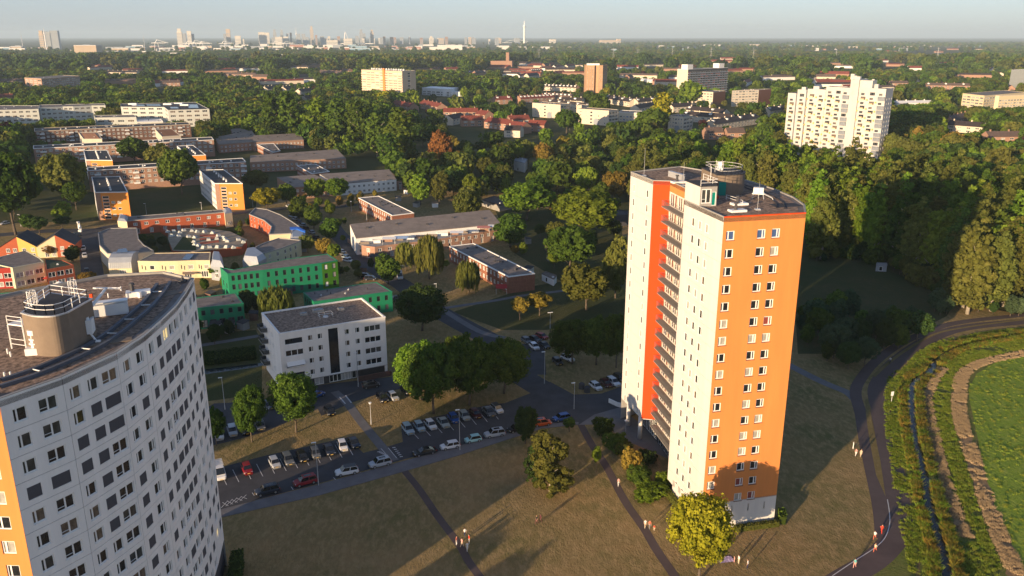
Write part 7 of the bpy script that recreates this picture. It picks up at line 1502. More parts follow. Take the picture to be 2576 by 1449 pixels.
def car_meshes(kind):
    if kind in CARM: return CARM[kind]
    L, W, H, r0, r1, f1, f0 = KIND[kind]; w_ = W/2; zb = H*(.6 if kind != 'van' else .5); parts = []
    b = MB(); st = [(-.5, .82, .42, zb*.80), (-.48, .93, .28, zb*.97), (-.40, 1, .24, zb), (-.15, 1, .22, zb), (f0-.02, 1, .22, zb*.985), (.36, .98, .24, zb*.93), (.455, .9, .27, zb*.83), (.5, .74, .36, zb*.66)]; rings = []
    for x, k, za, zt in st:
        hw = w_*k; i = len(b.v); b.v += [(x*L, s*y, z) for s, y, z in ((-1, hw*.88, za), (-1, hw, za+.16), (-1, hw, zt-.16), (-1, hw*.9, zt), (1, hw*.9, zt), (1, hw, zt-.16), (1, hw, za+.16), (1, hw*.88, za))]; rings.append(i)
    for a, c in zip(rings, rings[1:]):
        for k in range(8): j = (k+1) % 8; b.f.append((a+k, a+j, c+j, c+k)); b.m.append(0)
    b.f.append(tuple(rings[0]+k for k in range(8))); b.m.append(0); b.f.append(tuple(rings[-1]+k for k in reversed(range(8)))); b.m.append(0)
    wt = w_*.76; wb = w_*.91; zt = H; xs = [r0*L, r1*L, f1*L, f0*L]; zl = zb-.03
    i = len(b.v); b.v += [(xs[0], -wb, zl), (xs[1], -wt, zt-.05), (xs[2], -wt, zt-.03), (xs[3], -wb, zl), (xs[0], wb, zl), (xs[1], wt, zt-.05), (xs[2], wt, zt-.03), (xs[3], wb, zl), ((xs[1]+xs[2])/2, -wt*.96, zt), ((xs[1]+xs[2])/2, wt*.96, zt)]
    for q in ((0, 1, 8, 2, 3), (7, 6, 9, 5, 4), (0, 4, 5, 1), (3, 2, 6, 7), (1, 5, 9, 8), (8, 9, 6, 2)): b.f.append(tuple(i+k for k in q)[::-1]); b.m.append(0)
    body = b.mesh('body', PAINT['white'])
    bmx = bmesh.new(); bmx.from_mesh(body); bmesh.ops.recalc_face_normals(bmx, faces=bmx.faces); bmesh.ops.bevel(bmx, geom=[e for e in bmx.edges if len(e.link_faces) == 2 and e.calc_face_angle(0) > .5], offset=.05, segments=2, affect='EDGES'); bmx.to_mesh(body); bmx.free()
    parts.append(('body', body, 'paint', (0, 0, 0)))
    lp = lambda a, c, t: tuple(a[k]*(1-t)+c[k]*t for k in range(3))
    def pane(name, A, B, C, D, out, ins=.07):
        m = tuple(sum(p[k] for p in (A, B, C, D))/4 for k in range(3)); q = [tuple(lp(p, m, ins)[k]+out[k] for k in range(3)) for p in (A, B, C, D)]; p = MB(); p.poly(q); parts.append((name, p.mesh(name, M_cglass), None, (0, 0, 0)))
    v = b.v[i:i+8]
    pane('windscreen', v[3], v[2], v[6], v[7], (.03, 0, .03)); pane('rear_window', v[0], v[4], v[5], v[1], (-.035, 0, .02), .12)
    for s in (0, 4):
        o = (0, -.025 if s == 0 else .025, .005); lo0, lo1, hi0, hi1 = v[s], v[s+3], v[s+1], v[s+2]
        n = 1 if kind in ('tiny', 'coupe') else 2
        if kind == 'van': pane('side_window', lp(lo0, lo1, .7), lp(lo0, lo1, .98), lp(hi0, hi1, .98), lp(hi0, hi1, .7), o)
        else:
            for k in range(n): f0_, f1_ = k/n, (k+1)/n; pane('side_window', lp(lo0, lo1, f0_), lp(lo0, lo1, f1_), lp(hi0, hi1, f1_), lp(hi0, hi1, f0_), o, .1)
    if kind == 'suv' or kind == 'mpv': p = MB(); p.box(xs[1]*.6, xs[2]*.4, -.35, .35, zt+.0, zt+.012); parts.append(('sunroof', p.mesh('sunroof', M_cglass), None, (0, 0, 0)))
    if kind == 'van':
        p = MB(); 
        for k in range(5): p.box(xs[0]*.9+k*.6, xs[0]*.9+k*.6+.06, -.8, .8, zt+.12, zt+.18)
        for y in (-.8, .8): p.box(xs[0]*.95, xs[0]*.9+2.6, y-.03, y+.03, zt, zt+.16)
        parts.append(('roof_rack', p.mesh('roof_rack', M_steel), None, (0, 0, 0)))
    p = MB(); p.box(-.07, .07, -.2, .2, -.08, .09); hl = p.mesh('headlight', M_hl); p = MB(); p.box(-.06, .06, -.14, .14, -.12, .14); tl = p.mesh('tail_light', M_tl)
    for s in (-1, 1): parts.append(('headlight', hl, None, (L*.458, s*w_*.66, zb*.70))); parts.append(('tail_light', tl, None, (-L*.483, s*w_*.74, zb*.80)))
    p = MB(); p.box(-.02, .02, -.26, .26, -.06, .06); parts.append(('number_plate', p.mesh('number_plate', MATS['yellow_render']), None, (L*.497, 0, .48)))
    p = MB(); p.tube((0, -.11, 0), (0, .11, 0), .33, n=14); ty = p.mesh('tyre', M_tyre); p = MB(); p.tube((0, -.118, 0), (0, .118, 0), .21, n=10); rm = p.mesh('rim', M_rim)
    CARM[kind] = (parts, ty, rm, L, w_); return CARM[kind]
def car(k, f, r_, kind, col, label, group=None, roof=None):
    """f, r_: picture points under the front and the rear end"""
    F_, B_ = aR(k, *f), aR(k, *r_); c = (F_+B_)/2; ang = math.atan2((F_-B_).y, (F_-B_).x); parts, ty, rm, L, w_ = car_meshes(kind)
    t = thing('parked_car' if kind != 'van' else 'parked_van', label, 'car' if kind != 'van' else 'van', (c.x, c.y, .02), ang, group)
    for n, me, p, loc in parts:
        o = link(n, me, t, loc)
        if p: o.material_slots[0].link = 'OBJECT'; o.material_slots[0].material = PAINT[col]
    if roof:
        x1, x0 = KIND[kind][5]*L, KIND[kind][4]*L; b = MB(); b.box(x0, x1, -w_*.74, w_*.74, KIND[kind][2]-.02, KIND[kind][2]+.015); link('roof', b.mesh('roof', PAINT[roof]), t)
    for x in (-.3, .31):
        for s in (-1, 1): o = link('wheel', ty, t, (x*L, s*(w_-.1), .33)); link('rim', rm, o)
G1, G2, G3, G4, G5 = 'cars in the bays of the car park', 'cars parked along the pavement', 'cars in the bays by the lime trees', 'cars under the trees', 'cars on the side car park'
car(42, (75, 690), (35, 560), 'van', 'white', 'white van with a roof rack half hidden by the curved tower', G1)
car(42, (300, 638), (258, 535), 'hatch', 'red', 'red hatchback alone between empty bays', G1); car(42, (530, 578), (480, 495), 'hatch', 'silver', 'silver hatchback first in the closed row of bays', G1); car(42, (645, 560), (588, 455), 'wagon', 'grey', 'dark grey estate car beside the silver hatchback', G1); car(42, (762, 530), (705, 445), 'hatch', 'black', 'black hatchback between the grey estate and the lamp post', G1); car(42, (862, 508), (820, 405), 'hatch', 'grey', 'grey hatchback with bright headlights behind the lamp post', G1); car(42, (985, 480), (925, 375), 'sedan', 'navy', 'dark blue saloon next to the white hatchback', G1); car(42, (1088, 450), (1042, 340), 'hatch', 'white', 'white hatchback nose out, second from the footpath', G1); car(42, (1190, 415), (1125, 325), 'sedan', 'navy', 'dark slate saloon nearest the footpath in its row', G1)
car(42, (345, 790), (545, 745), 'suv', 'navy', 'dark blue off-roader parked first along the pavement', G2); car(42, (660, 715), (858, 665), 'suv', 'red', 'dark red off-roader beside the lamp post', G2); car(42, (1005, 625), (1195, 590), 'suv', 'white', 'white crossover with a black roof', G2, roof='black'); car(42, (1290, 560), (1458, 520), 'suv', 'silver', 'silver compact off-roader before the zebra bars', G2); car(42, (1640, 465), (1840, 425), 'coupe', 'black', 'low black coupe after the zebra bars', G2); car(42, (1870, 410), (2030, 380), 'hatch', 'white', 'white hatchback by the second lamp post', G2); car(43, (60, 355), (205, 328), 'tiny', 'aqua', 'tiny pale aqua round car', G2); car(43, (222, 310), (395, 283), 'suv', 'silver', 'silver off-roader with a dark sunroof', G2); car(43, (420, 270), (560, 240), 'hatch', 'black', 'dark car hidden behind the dark slim tree', G2); car(43, (755, 200), (635, 215), 'mpv', 'orange', 'bright orange van-like car at the street end', G2); car(43, (790, 178), (930, 150), 'hatch', 'blue', 'blue hatchback at the street end', G2)
car(42, (1635, 300), (1572, 215), 'wagon', 'paleblue', 'silver blue estate, first in the bays by the lime trees', G3); car(42, (1730, 280), (1665, 195), 'hatch', 'paleblue', 'pale blue hatchback, second in the bays by the lime trees', G3); car(42, (1825, 260), (1755, 185), 'hatch', 'white', 'white hatchback in the bays by the lime trees', G3); car(42, (1930, 248), (1862, 160), 'sedan', 'sage', 'grey green saloon in the bays by the lime trees', G3); car(42, (2012, 212), (1945, 125), 'hatch', 'blue', 'bright blue hatchback in the bays by the lime trees', G3); car(42, (2100, 190), (2035, 105), 'hatch', 'sage', 'grey hatchback behind the second lamp post', G3); car(43, (192, 170), (112, 95), 'hatch', 'maroon', 'dark plum hatchback in the bays by the lime trees', G3); car(43, (305, 155), (218, 72), 'sedan', 'grey', 'dark grey saloon beside the black roofed white car', G3); car(43, (375, 130), (280, 50), 'hatch', 'white', 'white hatchback with a black roof, last of the bays by the lime trees', G3, roof='black')
car(42, (58, 345), (42, 270), 'hatch', 'white', 'white car at the wall edge of the curved tower', G4); car(42, (170, 310), (148, 232), 'wagon', 'silver', 'silver estate under the trees', G4); car(42, (285, 295), (245, 235), 'hatch', 'black', 'black car under the tree beside the silver estate', G4); car(42, (402, 270), (375, 185), 'mpv', 'grey', 'grey car half under the second tree', G4); car(42, (480, 85), (410, 45), 'hatch', 'grey', 'dark car deep between the two trees', G4); car(42, (988, 142), (930, 75), 'hatch', 'black', 'black hatchback alone by the grass corner', G4); car(32, (660, 1215), (560, 1255), 'hatch', 'blue', 'blue car behind the tree at the white flats', G4)
car(32, (1250, 1125), (1065, 1150), 'mpv', 'brown', 'brown people carrier before the white flats', G4); car(32, (1320, 1325), (1225, 1215), 'suv', 'black', 'black off-roader beside the silver car on the grass edge', G4); car(32, (1425, 1295), (1335, 1205), 'hatch', 'silver', 'silver hatchback beside the black off-roader', G4); car(32, (1560, 1230), (1470, 1150), 'hatch', 'black', 'dark car under the sunlit lime tree', G4); car(32, (1480, 250), (1385, 262), 'hatch', 'grey', 'dark car at the end of the low green terrace', G4)
car(33, (270, 785), (180, 705), 'hatch', 'white', 'white and orange two tone car', G5, roof=None); car(33, (345, 660), (250, 625), 'hatch', 'red', 'dark red car on the side car park', G5); car(33, (270, 690), (180, 650), 'sedan', 'black', 'black saloon between dark red and grey cars', G5); car(33, (180, 710), (110, 660), 'hatch', 'grey', 'grey car at the far end of the side car park', G5); car(33, (370, 765), (280, 700), 'sedan', 'black', 'black saloon beside the two tone car', G5); car(33, (500, 935), (415, 860), 'hatch', 'black', 'black hatchback at the shaded grass corner', G5); car(33, (600, 880), (520, 845), 'hatch', 'white', 'white car hidden under the shaded trees', G5); car(33, (900, 1190), (785, 1105), 'hatch', 'white', 'white hatchback before the orange tower', G5); car(33, (1000, 1160), (890, 1080), 'hatch', 'maroon', 'dark maroon hatchback between two white cars', G5); car(33, (1075, 1140), (965, 1065), 'wagon', 'white', 'white estate car close to the orange tower', G5); car(33, (1110, 1080), (1050, 1040), 'hatch', 'black', 'dark car at the very edge of the orange tower', G5)
for i, (f, r_, kd, c_, lab) in enumerate((((330, 645), (400, 660), 'hatch', 'paleblue', 'first pale blue car beside the curved house row'), ((360, 670), (430, 690), 'hatch', 'silver', 'second car beside the curved house row, silver'), ((395, 700), (465, 722), 'hatch', 'grey', 'third car beside the curved house row, dark grey'), ((430, 730), (505, 755), 'wagon', 'paleblue', 'fourth car beside the curved house row, pale blue estate'), ((460, 760), (540, 790), 'hatch', 'navy', 'fifth car beside the curved house row, dark blue'), ((520, 800), (600, 830), 'hatch', 'silver', 'sixth car beside the curved house row, silver'), ((560, 855), (640, 880), 'hatch', 'navy', 'last car beside the curved house row, dark blue'))): car(22, f, r_, kd, c_, lab, 'cars beside the curved house row')
for f, r_, kd, c_, lab in (((975, 1110), (880, 1090), 'wagon', 'silver', 'silver estate beside the hedge on the side street'), ((950, 1080), (870, 1060), 'hatch', 'paleblue', 'pale blue car beside the hedge on the side street'), ((930, 1050), (850, 1030), 'hatch', 'grey', 'grey car beside the hedge on the side street'), ((900, 1025), (840, 1005), 'hatch', 'silver', 'silver car farthest along the hedge on the side street'), ((1150, 1262), (1040, 1258), 'mpv', 'black', 'black people carrier behind the low green terrace'), ((1200, 1285), (1100, 1285), 'mpv', 'navy', 'dark blue people carrier behind the low green terrace'), ((310, 545), (350, 560), 'hatch', 'white', 'white car under the yellow tree')): car(22, f, r_, kd, c_, lab, 'cars on the side street')
car(22, (1460, 1310), (1440, 1225), 'van', 'white', 'white van with a green stripe by the upright green tree', None)
for f, r_, kd, c_, lab in (((840, 1000), (840, 960), 'hatch', 'white', 'white car on the street past the gabled houses'), ((858, 1075), (850, 1030), 'hatch', 'white', 'second white car on the street past the gabled houses'), ((880, 1230), (870, 1185), 'hatch', 'black', 'black car on the street by the ochre bush tree'), ((735, 850), (790, 840), 'mpv', 'grey', 'grey car at the street corner by the gabled houses'), ((30, 730), (70, 722), 'hatch', 'silver', 'silver car under the huge green tree')): car(21, f, r_, kd, c_, lab, 'cars on the street past the gabled houses')
for i in range(9):
    car(22, (1330+i*30, 520+i*14), (1300+i*30, 535+i*14), 'hatch', ('grey', 'silver', 'navy', 'white')[i % 4], 'car in the shaded lot behind the corner lawn row', 'cars in the shaded lot')
# people
def person_meshes(pose):
    J = {'walk': dict(hip=.95, lf=(.1, .28, .06), lk=(.1, .16, .5), rf=(-.1, -.32, .1), rk=(-.1, -.05, .5), le=(.24, -.1, 1.15), lh=(.25, -.04, .88), re=(-.24, -.02, 1.14), rh=(-.25, .2, .93)), 'stand': dict(hip=.95, lf=(.13, 0, .06), lk=(.12, .02, .5), rf=(-.13, .02, .06), rk=(-.12, .04, .5), le=(.26, 0, 1.15), lh=(.27, .06, .88), re=(-.26, 0, 1.15), rh=(-.27, .06, .88)), 'run': dict(hip=.95, lf=(.1, .35, .25), lk=(.1, .35, .68), rf=(-.1, -.5, .3), rk=(-.1, -.08, .52), le=(.24, -.2, 1.18), lh=(.18, -.02, 1.05), re=(-.24, .0, 1.16), rh=(-.17, .25, 1.15)), 'ride': dict(hip=.98, lf=(.12, .25, .3), lk=(.12, .42, .74), rf=(-.12, .12, .52), rk=(-.12, .42, .88), le=(.25, .32, 1.2), lh=(.24, .55, 1.05), re=(-.25, .32, 1.2), rh=(-.24, .55, 1.05))}[pose]
    ln = {'ride': .22, 'run': .08}.get(pose, .02); h = J['hip']
    V = [(0, 0, h), (0, ln*.5, h+.26), (0, ln, h+.47), (0, ln+.01, h+.57), (0, ln+.03, h+.70), (0, ln+.04, h+.80)]; Rv = [(.15, .11), (.15, .1), (.16, .1), (.055, .055), (.095, .11), (.07, .08)]; E = [(0, 1), (1, 2), (2, 3), (3, 4), (4, 5)]
    def add(p, r, par): V.append(p); Rv.append(r if isinstance(r, tuple) else (r, r)); E.append((par, len(V)-1)); return len(V)-1
    add((0, ln+.15, h+.69), .018, 4)
    for s, k, f in ((1, 'lk', 'lf'), (-1, 'rk', 'rf')):
        a = add((.09*s, 0, h-.06), .095, 0); b_ = add(J[k], .062, a); c = add(J[f], .045, b_); add((J[f][0], J[f][1]+.16, max(.03, J[f][2]-.03)), .035, c)
    for s, e, hh in ((1, 'le', 'lh'), (-1, 're', 'rh')):
        a = add((.19*s, ln, h+.45), .06, 2); b_ = add(J[e], .043, a); c = add(J[hh], .032, b_); p = Vector(J[hh]); d = (p-Vector(J[e])).normalized(); q = add(tuple(p+d*.07), (.035, .018), c)
        for k in range(4): add(tuple(p+d*(.145-.012*abs(k-1.5))+Vector((.0, (k-1.5)*.02, 0))), .009, q)
        add(tuple(p+d*.08+Vector((-.03*s, .05, 0))), .01, c)
    me = bpy.data.meshes.new('p'); me.from_pydata(V, E, []); o = bpy.data.objects.new('p', me); COL.objects.link(o); sk = o.modifiers.new('s', 'SKIN'); su = o.modifiers.new('u', 'SUBSURF'); su.levels = 1; su.render_levels = 1
    for i, v in enumerate(me.skin_vertices[0].data): v.radius = Rv[i]; v.use_root = i == 0
    out = bpy.data.meshes.new_from_object(o.evaluated_get(bpy.context.evaluated_depsgraph_get())); bpy.data.objects.remove(o)
    out.name = 'body_'+pose
    for _ in range(4): out.materials.append(None)
    n = len(out.polygons); ctr = np.zeros(n*3); out.polygons.foreach_get('center', ctr); ctr = ctr.reshape(-1, 3)
    idx = np.zeros(n, dtype=np.int32); z = ctr[:, 2]; ax = np.abs(ctr[:, 0]); arm = (ax > .205) & (z > h-.25) & (z < h+.38)
    idx[(z < h+.56)] = 1; idx[z < h+.02] = 2; idx[z < .09] = 3; idx[arm & (z < h+.26)] = 0; idx[z >= h+.545] = 0
    out.polygons.foreach_set('material_index', idx); out.polygons.foreach_set('use_smooth', np.ones(n, dtype=bool))
    b = MB(); c = Vector((0, ln+.02, h+.745)); m_ = 7
    for i in range(4):
        for j in range(m_):
            def P(i, j): a, t = i/4*1.75, j/m_*6.283; return c+Vector((.105*math.sin(a)*math.cos(t), .122*math.sin(a)*math.sin(t)-.012, .135*math.cos(a)-.0 if math.sin(t) < .4 else .135*math.cos(a*.62)))
            b.poly([P(i, j), P(i+1, j), P(i+1, j+1), P(i, j+1)])
    return out, b
PM = {p: person_meshes(p) for p in ('walk', 'stand', 'run', 'ride')}
CL = lambda n, c: mat('cloth_'+n, c, .9, .08, 4)
SKIN = mat('skin', (.5, .3, .21), .6, .05); SKIN2 = mat('skin_dark', (.2, .11, .07), .6, .05); HAIR = mat('dark_hair', (.03, .02, .015), .7, .1); HAIRB = mat('blond_hair', (.35, .22, .1), .7, .1); SHOE = mat('shoe', (.05, .05, .05), .8, .1)
CC = {'white': CL('white', (.75, .73, .7)), 'black': CL('black', (.02, .02, .022)), 'red': CL('red', (.7, .06, .03)), 'coral': CL('coral', (.65, .17, .1)), 'pink': CL('pink', (.65, .33, .3)), 'teal': CL('teal', (.12, .42, .42)), 'navy': CL('navy', (.03, .04, .09)), 'cream': CL('cream', (.65, .52, .36)), 'plum': CL('plum', (.13, .04, .05)), 'grey': CL('grey', (.25, .25, .26)), 'skin': SKIN}
def person(k, u, v, pose, face, top, bottom, label, group=None, h=1.72, hair=HAIR, skin=SKIN, z=0.03):
    p = aR(k, u, v); me, hb = PM[pose]; q = aR(k, u+face[0], v+face[1]); ang = math.atan2((q-p).y, (q-p).x)-math.pi/2; m2 = me.copy()
    for i, x in enumerate((skin, CC[top], CC[bottom], SHOE)): m2.materials[i] = x
    o = link('person', m2, None, (p.x, p.y, z), ang, (h/1.78,)*3); tag(o, label, 'person', group); link('hair', hb.mesh('hair', hair, True), o); return o
PG = {'a': 'people on the crossing footpath', 'b': 'people on the curving footpath', 'c': 'runners on the cycle road', 'd': 'people by the blanket'}
person(43, -5, 1195, 'stand', (60, 10), 'coral', 'white', 'person in a coral top and white trousers at the side of the footpath group', PG['a']); person(43, 40, 1212, 'walk', (40, -20), 'pink', 'cream', 'person in a pink top and cream trousers in the footpath group', PG['a']); person(43, 64, 1128, 'walk', (-40, -60), 'white', 'navy', 'person in a white top and dark trousers at the back of the footpath group', PG['a']); person(43, 84, 1245, 'walk', (30, 60), 'white', 'white', 'person all in white at the front of the footpath group', PG['a']); person(43, 100, 1182, 'stand', (-60, 10), 'red', 'white', 'person in a red top and white trousers in the footpath group', PG['a'])
person(43, 655, 1022, 'walk', (-60, 30), 'black', 'plum', 'person in a black top crossing the open lawn', None, hair=HAIRB); person(43, 686, 1010, 'walk', (-60, 30), 'plum', 'plum', 'person in plum clothes crossing the open lawn', None, skin=SKIN2)
person(43, 1328, 710, 'walk', (-20, -60), 'pink', 'white', 'person in pale pink walking alone on the curving footpath', PG['b']); person(43, 1548, 1055, 'walk', (20, 60), 'white', 'cream', 'person in white on the curving footpath', PG['b']); person(43, 1585, 1062, 'walk', (20, 60), 'coral', 'grey', 'person in an orange top on the curving footpath', PG['b']); person(43, 1622, 1078, 'stand', (-30, 40), 'red', 'cream', 'small child in a red top on the curving footpath', PG['b'], h=1.15)
person(44, 932, 1100, 'run', (60, 90), 'red', 'red', 'runner all in red on the cycle road', PG['c'], h=1.8); person(44, 876, 1152, 'run', (-60, 90), 'white', 'coral', 'runner in a white shirt and coral shorts on the cycle road', PG['c'], h=1.8); person(44, 880, 1255, 'run', (-60, 60), 'cream', 'coral', 'runner in a cream shirt behind the white line', PG['c'], hair=HAIRB); person(44, 712, 1382, 'walk', (-60, 60), 'teal', 'pink', 'person in a teal top walking on the white line', PG['c'])
person(44, 722, 462, 'walk', (20, 60), 'pink', 'white', 'person in pink beside the bicycle on the verge', None); person(44, 762, 470, 'walk', (20, 60), 'cream', 'cream', 'person in cream clothes walking on the left lane', None, hair=HAIRB)
i2 = lambda u, v: (1533.3+u/3.15, 958.3+v/3.15)
def i2k(u, v): x, y = i2(u, v); return ((x-1150)*3.2734, (y-1006.25)*3.2734)
person(43, *i2k(988, 1440), 'stand', (-60, 0), 'pink', 'pink', 'child in a pink dress by the lilac blanket', PG['d'], h=1.2); person(43, *i2k(1022, 1452), 'stand', (-60, 10), 'white', 'cream', 'person in white by the lilac blanket', PG['d']); person(43, *i2k(1093, 1490), 'stand', (-60, -20), 'white', 'navy', 'person in white and navy apart from the blanket', PG['d'])
p = at(*i2(915, 1418)); b = MB(); g = np.random.default_rng(2); n = 8; gx = [[(-1.3+2.6*i/n, -.75+1.5*j/n, .03+.05*g.uniform()) for j in range(n+1)] for i in range(n+1)]
for i in range(n):
    for j in range(n): b.poly([gx[i][j], gx[i+1][j], gx[i+1][j+1], gx[i][j+1]])
t = link('picnic_blanket', b.mesh('picnic_blanket', mat('lilac_blanket', (.3, .2, .42), .95, .35, 2.5, col2=(.6, .5, .65))), None, (p.x, p.y, .02), .2); tag(t, 'lilac patterned blanket on the dry lawn beside the yellow green tree', 'blanket')
person(34, 1228, 895, 'ride', (-40, 50), 'white', 'navy', 'cyclist in a white shirt riding in the tower shadow', None)
def bicycle(p, ang, label):
    t = thing('bicycle', label, 'bicycle', (p.x, p.y, .04), ang); w_ = MB()
    for k in range(16): a, c = k*.3927, (k+1)*.3927; w_.tube((0, .33*math.cos(a), .33*math.sin(a)), (0, .33*math.cos(c), .33*math.sin(c)), .025, n=4)
    for k in range(6): w_.tube((0, 0, 0), (0, .33*math.cos(k*1.047), .33*math.sin(k*1.047)), .006, n=3)
    wm = w_.mesh('wheel', M_tyre)
    for y in (-.52, .52): link('wheel', wm, t, (0, y, .34))
    b = MB()
    for a, c in (((0, -.52, .34), (0, -.08, .32)), ((0, -.08, .32), (0, -.2, .85)), ((0, -.52, .34), (0, -.18, .75)), ((0, -.18, .75), (0, .38, .82)), ((0, -.08, .32), (0, .38, .75)), ((0, .36, .95), (0, .52, .34))): b.tube(a, c, .022, n=5)
    link('frame', b.mesh('frame', M_dgrey), t); b = MB(); b.tube((-.28, .4, 1.0), (.28, .4, 1.0), .018, n=5); link('handlebar', b.mesh('handlebar', M_dgrey), t); b = MB(); b.box(-.07, .07, -.3, -.05, .86, .93); link('saddle', b.mesh('saddle', M_tyre), t)
cy = aR(34, 1228, 895); cq = aR(34, 1188, 945); bicycle(cy, math.atan2((cq-cy).y, (cq-cy).x)-math.pi/2, 'dark bicycle under the cyclist in the tower shadow'); bicycle(aR(44, 742, 400), .6, 'dark bicycle standing on the verge by two people')
# lamps
def lamp(base_k, u, v, top_y, kind, label, z=None):
    p = aR(base_k, u, v); h = max(3.2, zat(top_y, p.y)) if z is None else z; t = thing('street_lamp', label, 'street lamp', (p.x, p.y, 0), random.uniform(0, 3) if kind == 'post' else .3); b = MB(); b.tube((0, 0, 0), (0, 0, h), .09, .05, 8); b.tube((0, 0, 0), (0, 0, .9), .13, .12, 8); link('pole', b.mesh('pole', M_steel), t)
    hd = MB(); hd.box(-.13, .13, -.1, .75, -.04, .09); hm = hd.mesh('lamp_head', M_wmetal)
    if kind == 'post': b = MB(); b.tube((0, 0, h), (0, 0, h+.35), .12, .34, 10); b.tube((0, 0, h+.35), (0, 0, h+.45), .36, .3, 10); link('lamp_head', b.mesh('lamp_head', M_wmetal), t)
    elif kind == 'single': link('lamp_head', hm, t, (0, 0, h), math.pi*.5)
    else:
        link('lamp_head', hm, t, (0, 0, h), math.pi*.5); link('lamp_head', hm, t, (0, 0, h), -math.pi*.5)
for k, u, v, (tk, tu, tv), kind, lab in ((33, 383, 545, (33, 385, 385), 'double', 'double armed street lamp by the ochre street trees'), (33, 326, 1100, (33, 325, 780), 'single', 'tall street lamp at the side car park'), (33, 624, 1355, (33, 620, 1092), 'single', 'street lamp at the street end before the orange tower'), (32, 1818, 245, (32, 1815, 95), 'single', 'street lamp on the corner of the dry lawn'), (42, 1300, 200, (32, 1155, 1308), 'post', 'mushroom lamp beside the footpath through the grass'), (32, 1030, 1130, (32, 1015, 790), 'single', 'thin street lamp in front of the white flats'), (42, 867, 705, (42, 848, 350), 'single', 'street lamp beside the dark red off-roader'), (42, 2030, 415, (42, 2025, 80), 'single', 'street lamp beside the white hatchback'), (31, 2265, 1360, (31, 2232, 1040), 'single', 'street lamp on the grass behind the curved tower'), (21, 212, 745, (21, 190, 625), 'single', 'street lamp on the street above the gabled houses'), (21, 1475, 625, (21, 1465, 515), 'single', 'street lamp behind the red brown house row'), (21, 2030, 575, (21, 2025, 505), 'single', 'second street lamp behind the red brown house row'), (21, 2545, 550, (21, 2538, 440), 'single', 'street lamp beside the orange ended block'), (22, 960, 595, (22, 945, 500), 'post', 'street lamp on the corner lawn'), (22, 1115, 690, (22, 1105, 570), 'single', 'street lamp before the flat roofed red brick row'), (22, 1020, 990, (22, 1012, 838), 'single', 'street lamp at the end of the tan terrace'), (43, 1385, 310, (43, 1383, 182), 'post', 'mushroom lamp in the bed by the entrance'), (13, 1880, 1130, (13, 1885, 1070), 'single', 'street lamp before the dark roofed row with a pale blue gable')):
    lamp(k, u, v, R(tk, tu, tv)[1], kind, lab)
# small street things
p = aR(34, 1240, 1290); t = thing('road_sign', 'white sign on a pale post between cycle road and ditch', 'sign', (p.x, p.y, 0), .3); b = MB(); b.tube((0, 0, 0), (0, 0, 2.0), .05, n=6); link('post', b.mesh('post', M_frame), t); b = MB(); b.box(-.35, .35, -.03, .03, 1.7, 2.7); link('panel', b.mesh('panel', M_wmetal), t)
p = aR(21, 806, 800); t = thing('sculpture', 'white twisted sculpture at the street corner', 'sculpture', (p.x, p.y, 0)); b = MB()
for i in range(6): b.obox((.15*math.sin(i), .1*math.cos(i*2)), 1.3-.12*i, .9, .75*i, .75*i+.78, i*.5)
link('figure', b.mesh('figure', M_wmetal), t)
for u, v, lab in ((700, 1150, 'dark waste container by the side car park'), (755, 1185, 'second dark waste container by the side car park')):
    p = aR(33, u, v); t = thing('waste_container', lab, 'waste container', (p.x, p.y, 0)); b = MB(); b.tube((0, 0, 0), (0, 0, 1.2), .75, .7, 10); link('bin', b.mesh('bin', M_dgrey), t); b = MB(); b.tube((0, 0, 1.2), (0, 0, 1.5), .72, .4, 10); link('lid', b.mesh('lid', M_plinth), t)
p = aR(44, 700, 400); t = thing('bollard', 'pale bollard at the verge of the left lane', 'bollard', (p.x, p.y, 0)); b = MB(); b.tube((0, 0, 0), (0, 0, 1.4), .09, .08, 8); link('post', b.mesh('post', M_frame), t); b = MB(); b.tube((0, 0, 1.4), (0, 0, 1.5), .1, .03, 8); link('cap', b.mesh('cap', M_steel), t)
def low_wall(label, pts, h, m, th=.25):
    P = [aR(k, u, v) for k, u, v in pts]; t = thing('garden_wall', label, 'wall', (P[0].x, P[0].y, 0)); b = MB()
    for a, c in zip(P, P[1:]): q = (a+c)/2-P[0]; b.obox(q, (c-a).length, th, 0, h, math.atan2((c-a).y, (c-a).x))
    link('wall', b.mesh('wall', m), t)
low_wall('pale low ramp wall beside the orange tower overhang', [(33, 975, 1290), (33, 1060, 1330), (33, 1110, 1340)], 1.0, M_white); low_wall('reddish garden wall along the side street', [(22, 925, 905), (22, 1040, 985), (22, 1180, 1085)], 1.7, M_brickp); low_wall('white screen wall beside the long green terrace', [(21, 2300, 1449), (22, 0, 1445), (22, 110, 1430)], 2.2, M_frame)
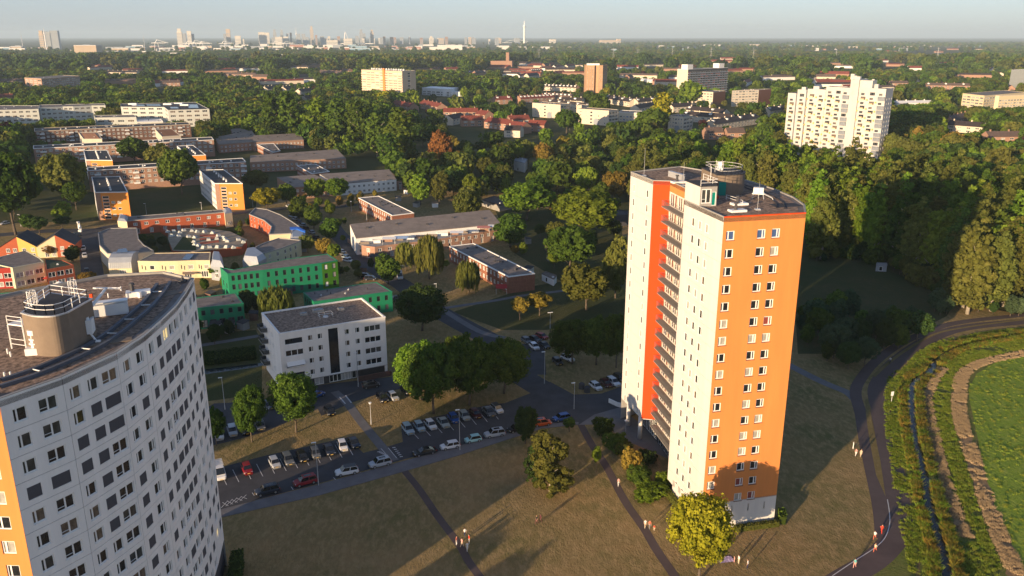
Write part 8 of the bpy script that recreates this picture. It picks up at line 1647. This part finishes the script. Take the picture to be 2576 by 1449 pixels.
# reeds on the ditch banks, tufts in the meadow
def tufts():
    g = np.random.default_rng(8); b = []
    def tuft(h, n, seed, sp):
        q = np.random.default_rng(seed); m = MB()
        for i in range(n):
            a = q.uniform(0, 6.28); r = q.uniform(0, sp); x, y = r*math.cos(a), r*math.sin(a); w_ = q.uniform(.02, .05); l = q.uniform(.6, 1.1)*h; dx, dy = q.normal(0, .3*h, 2); c, s = math.cos(a*3)*w_, math.sin(a*3)*w_
            m.poly([(x-c, y-s, 0), (x+c, y+s, 0), (x+dx*.6+c*.6, y+dy*.6+s*.6, l*.7), (x+dx, y+dy, l)])
        me = m.mesh('tuft', LEAF['green']); me.attributes.new('tint', 'FLOAT', 'POINT').data.foreach_set('value', np.repeat(q.uniform(0, 1, n), 4).astype(np.float32)); return me
    reed = [tuft(1.5, 46, i, .55) for i in range(3)]; low = [tuft(.42, 44, 10+i, .5) for i in range(3)]
    pr = [(m, LEAF[c]) for m in reed for c in ('bright', 'ochre', 'olive')] + [(m, LEAF[c]) for m in low for c in ('grass', 'grass', 'bright')] + [(m, mat('hay', (.42, .31, .18), 1, .25, 3)) for m in low]
    def strip(line, off0, off1, n, picks, s0, s1):
        L, _ = ribbon(smooth([p for p in line], 4, 2.5), 0.0); L = [p for p in L]; P = []
        seg = [(L[i+1]-L[i]).length for i in range(len(L)-1)]; cum = np.cumsum([0]+seg)
        for _ in range(n):
            u = g.uniform(0, cum[-1]); i = min(len(seg)-1, int(np.searchsorted(cum, u)-1)); d = (L[i+1]-L[i]).normalized(); nn = V2(-d.y, d.x); p = L[i].lerp(L[i+1], (u-cum[i])/max(seg[i], 1e-6))+nn*g.uniform(off0, off1); 
            if noise.noise(Vector((p.x*.22, p.y*.22, off0)))+.5*noise.noise(Vector((p.x*.9, p.y*.9, 3))) > g.uniform(-.55, .1): P.append((p.x, p.y, .01, g.uniform(s0, s1), int(g.choice(picks))))
        return P
    D_ = strip(ditch, 1.0, 2.4, 2600, [0, 1, 2, 3, 4, 5, 6, 7, 8], .4, .85) + strip(ditch, -2.4, -.95, 2600, [0, 1, 2, 3, 4, 6, 7], .35, .8) + strip(ditch, 2.2, 8, 6500, [9, 10, 11, 12, 13, 17, 16], .45, 1.05) + strip(ditch, -5.5, -2.2, 4500, [9, 10, 11, 13, 17], .45, 1.0)
    for _ in range(14000):
        x, y = g.uniform(75, 230), g.uniform(85, 260)
        if inside(x, y, [tuple(q[:2]) for q in field]): D_.append((x, y, .01, g.uniform(.4, .95), int(g.choice([9, 10, 12, 13, 15, 16]))))
    hl = [V2(*p[:2]) for p in smooth(hayp1, 4, 3)+smooth(hayp2, 4, 3)]; hd = np.array([tuple(p) for p in hl]); A0 = np.array(D_); far = np.min(np.hypot(A0[:, None, 0]-hd[None, :, 0], A0[:, None, 1]-hd[None, :, 1]), 1); D_ = [d for d, q in zip(D_, far) if q > 1.7]
    D_ += strip(hayp1, -1.4, 1.4, 5200, [18, 19, 20], .5, 1.0) + strip(hayp2, -1.0, 1.0, 2200, [18, 19, 20], .5, 1.0)
    A = np.array(D_); scatter_stuff('bank_grass', 'rough grass, reeds and mown hay along the ditch and meadow', A[:, :3].tolist(), A[:, 3], g.uniform(0, 6.28, len(A)), A[:, 4].astype(int), pr)
tufts()
# the air: pale haze over the whole land
def haze():
    me = MB(); me.box(-26500, 26500, -900, 30500, -1.6, 215); o = link('haze', me.mesh('haze', [])); o.data.materials.clear(); m = bpy.data.materials.new('haze_air'); m.use_nodes = True; t = m.node_tree; t.nodes.clear(); out = t.nodes.new('ShaderNodeOutputMaterial'); v = t.nodes.new('ShaderNodeVolumePrincipled')
    v.inputs['Color'].default_value = (.68, .87, 1.0, 1); v.inputs['Density'].default_value = HAZE; v.inputs['Anisotropy'].default_value = 0.0; t.links.new(v.outputs[0], out.inputs['Volume']); o.data.materials.append(m); tag(o, 'thin pale haze lying over the whole land', None, None, 'stuff')
HAZE = 6.2e-5
haze()
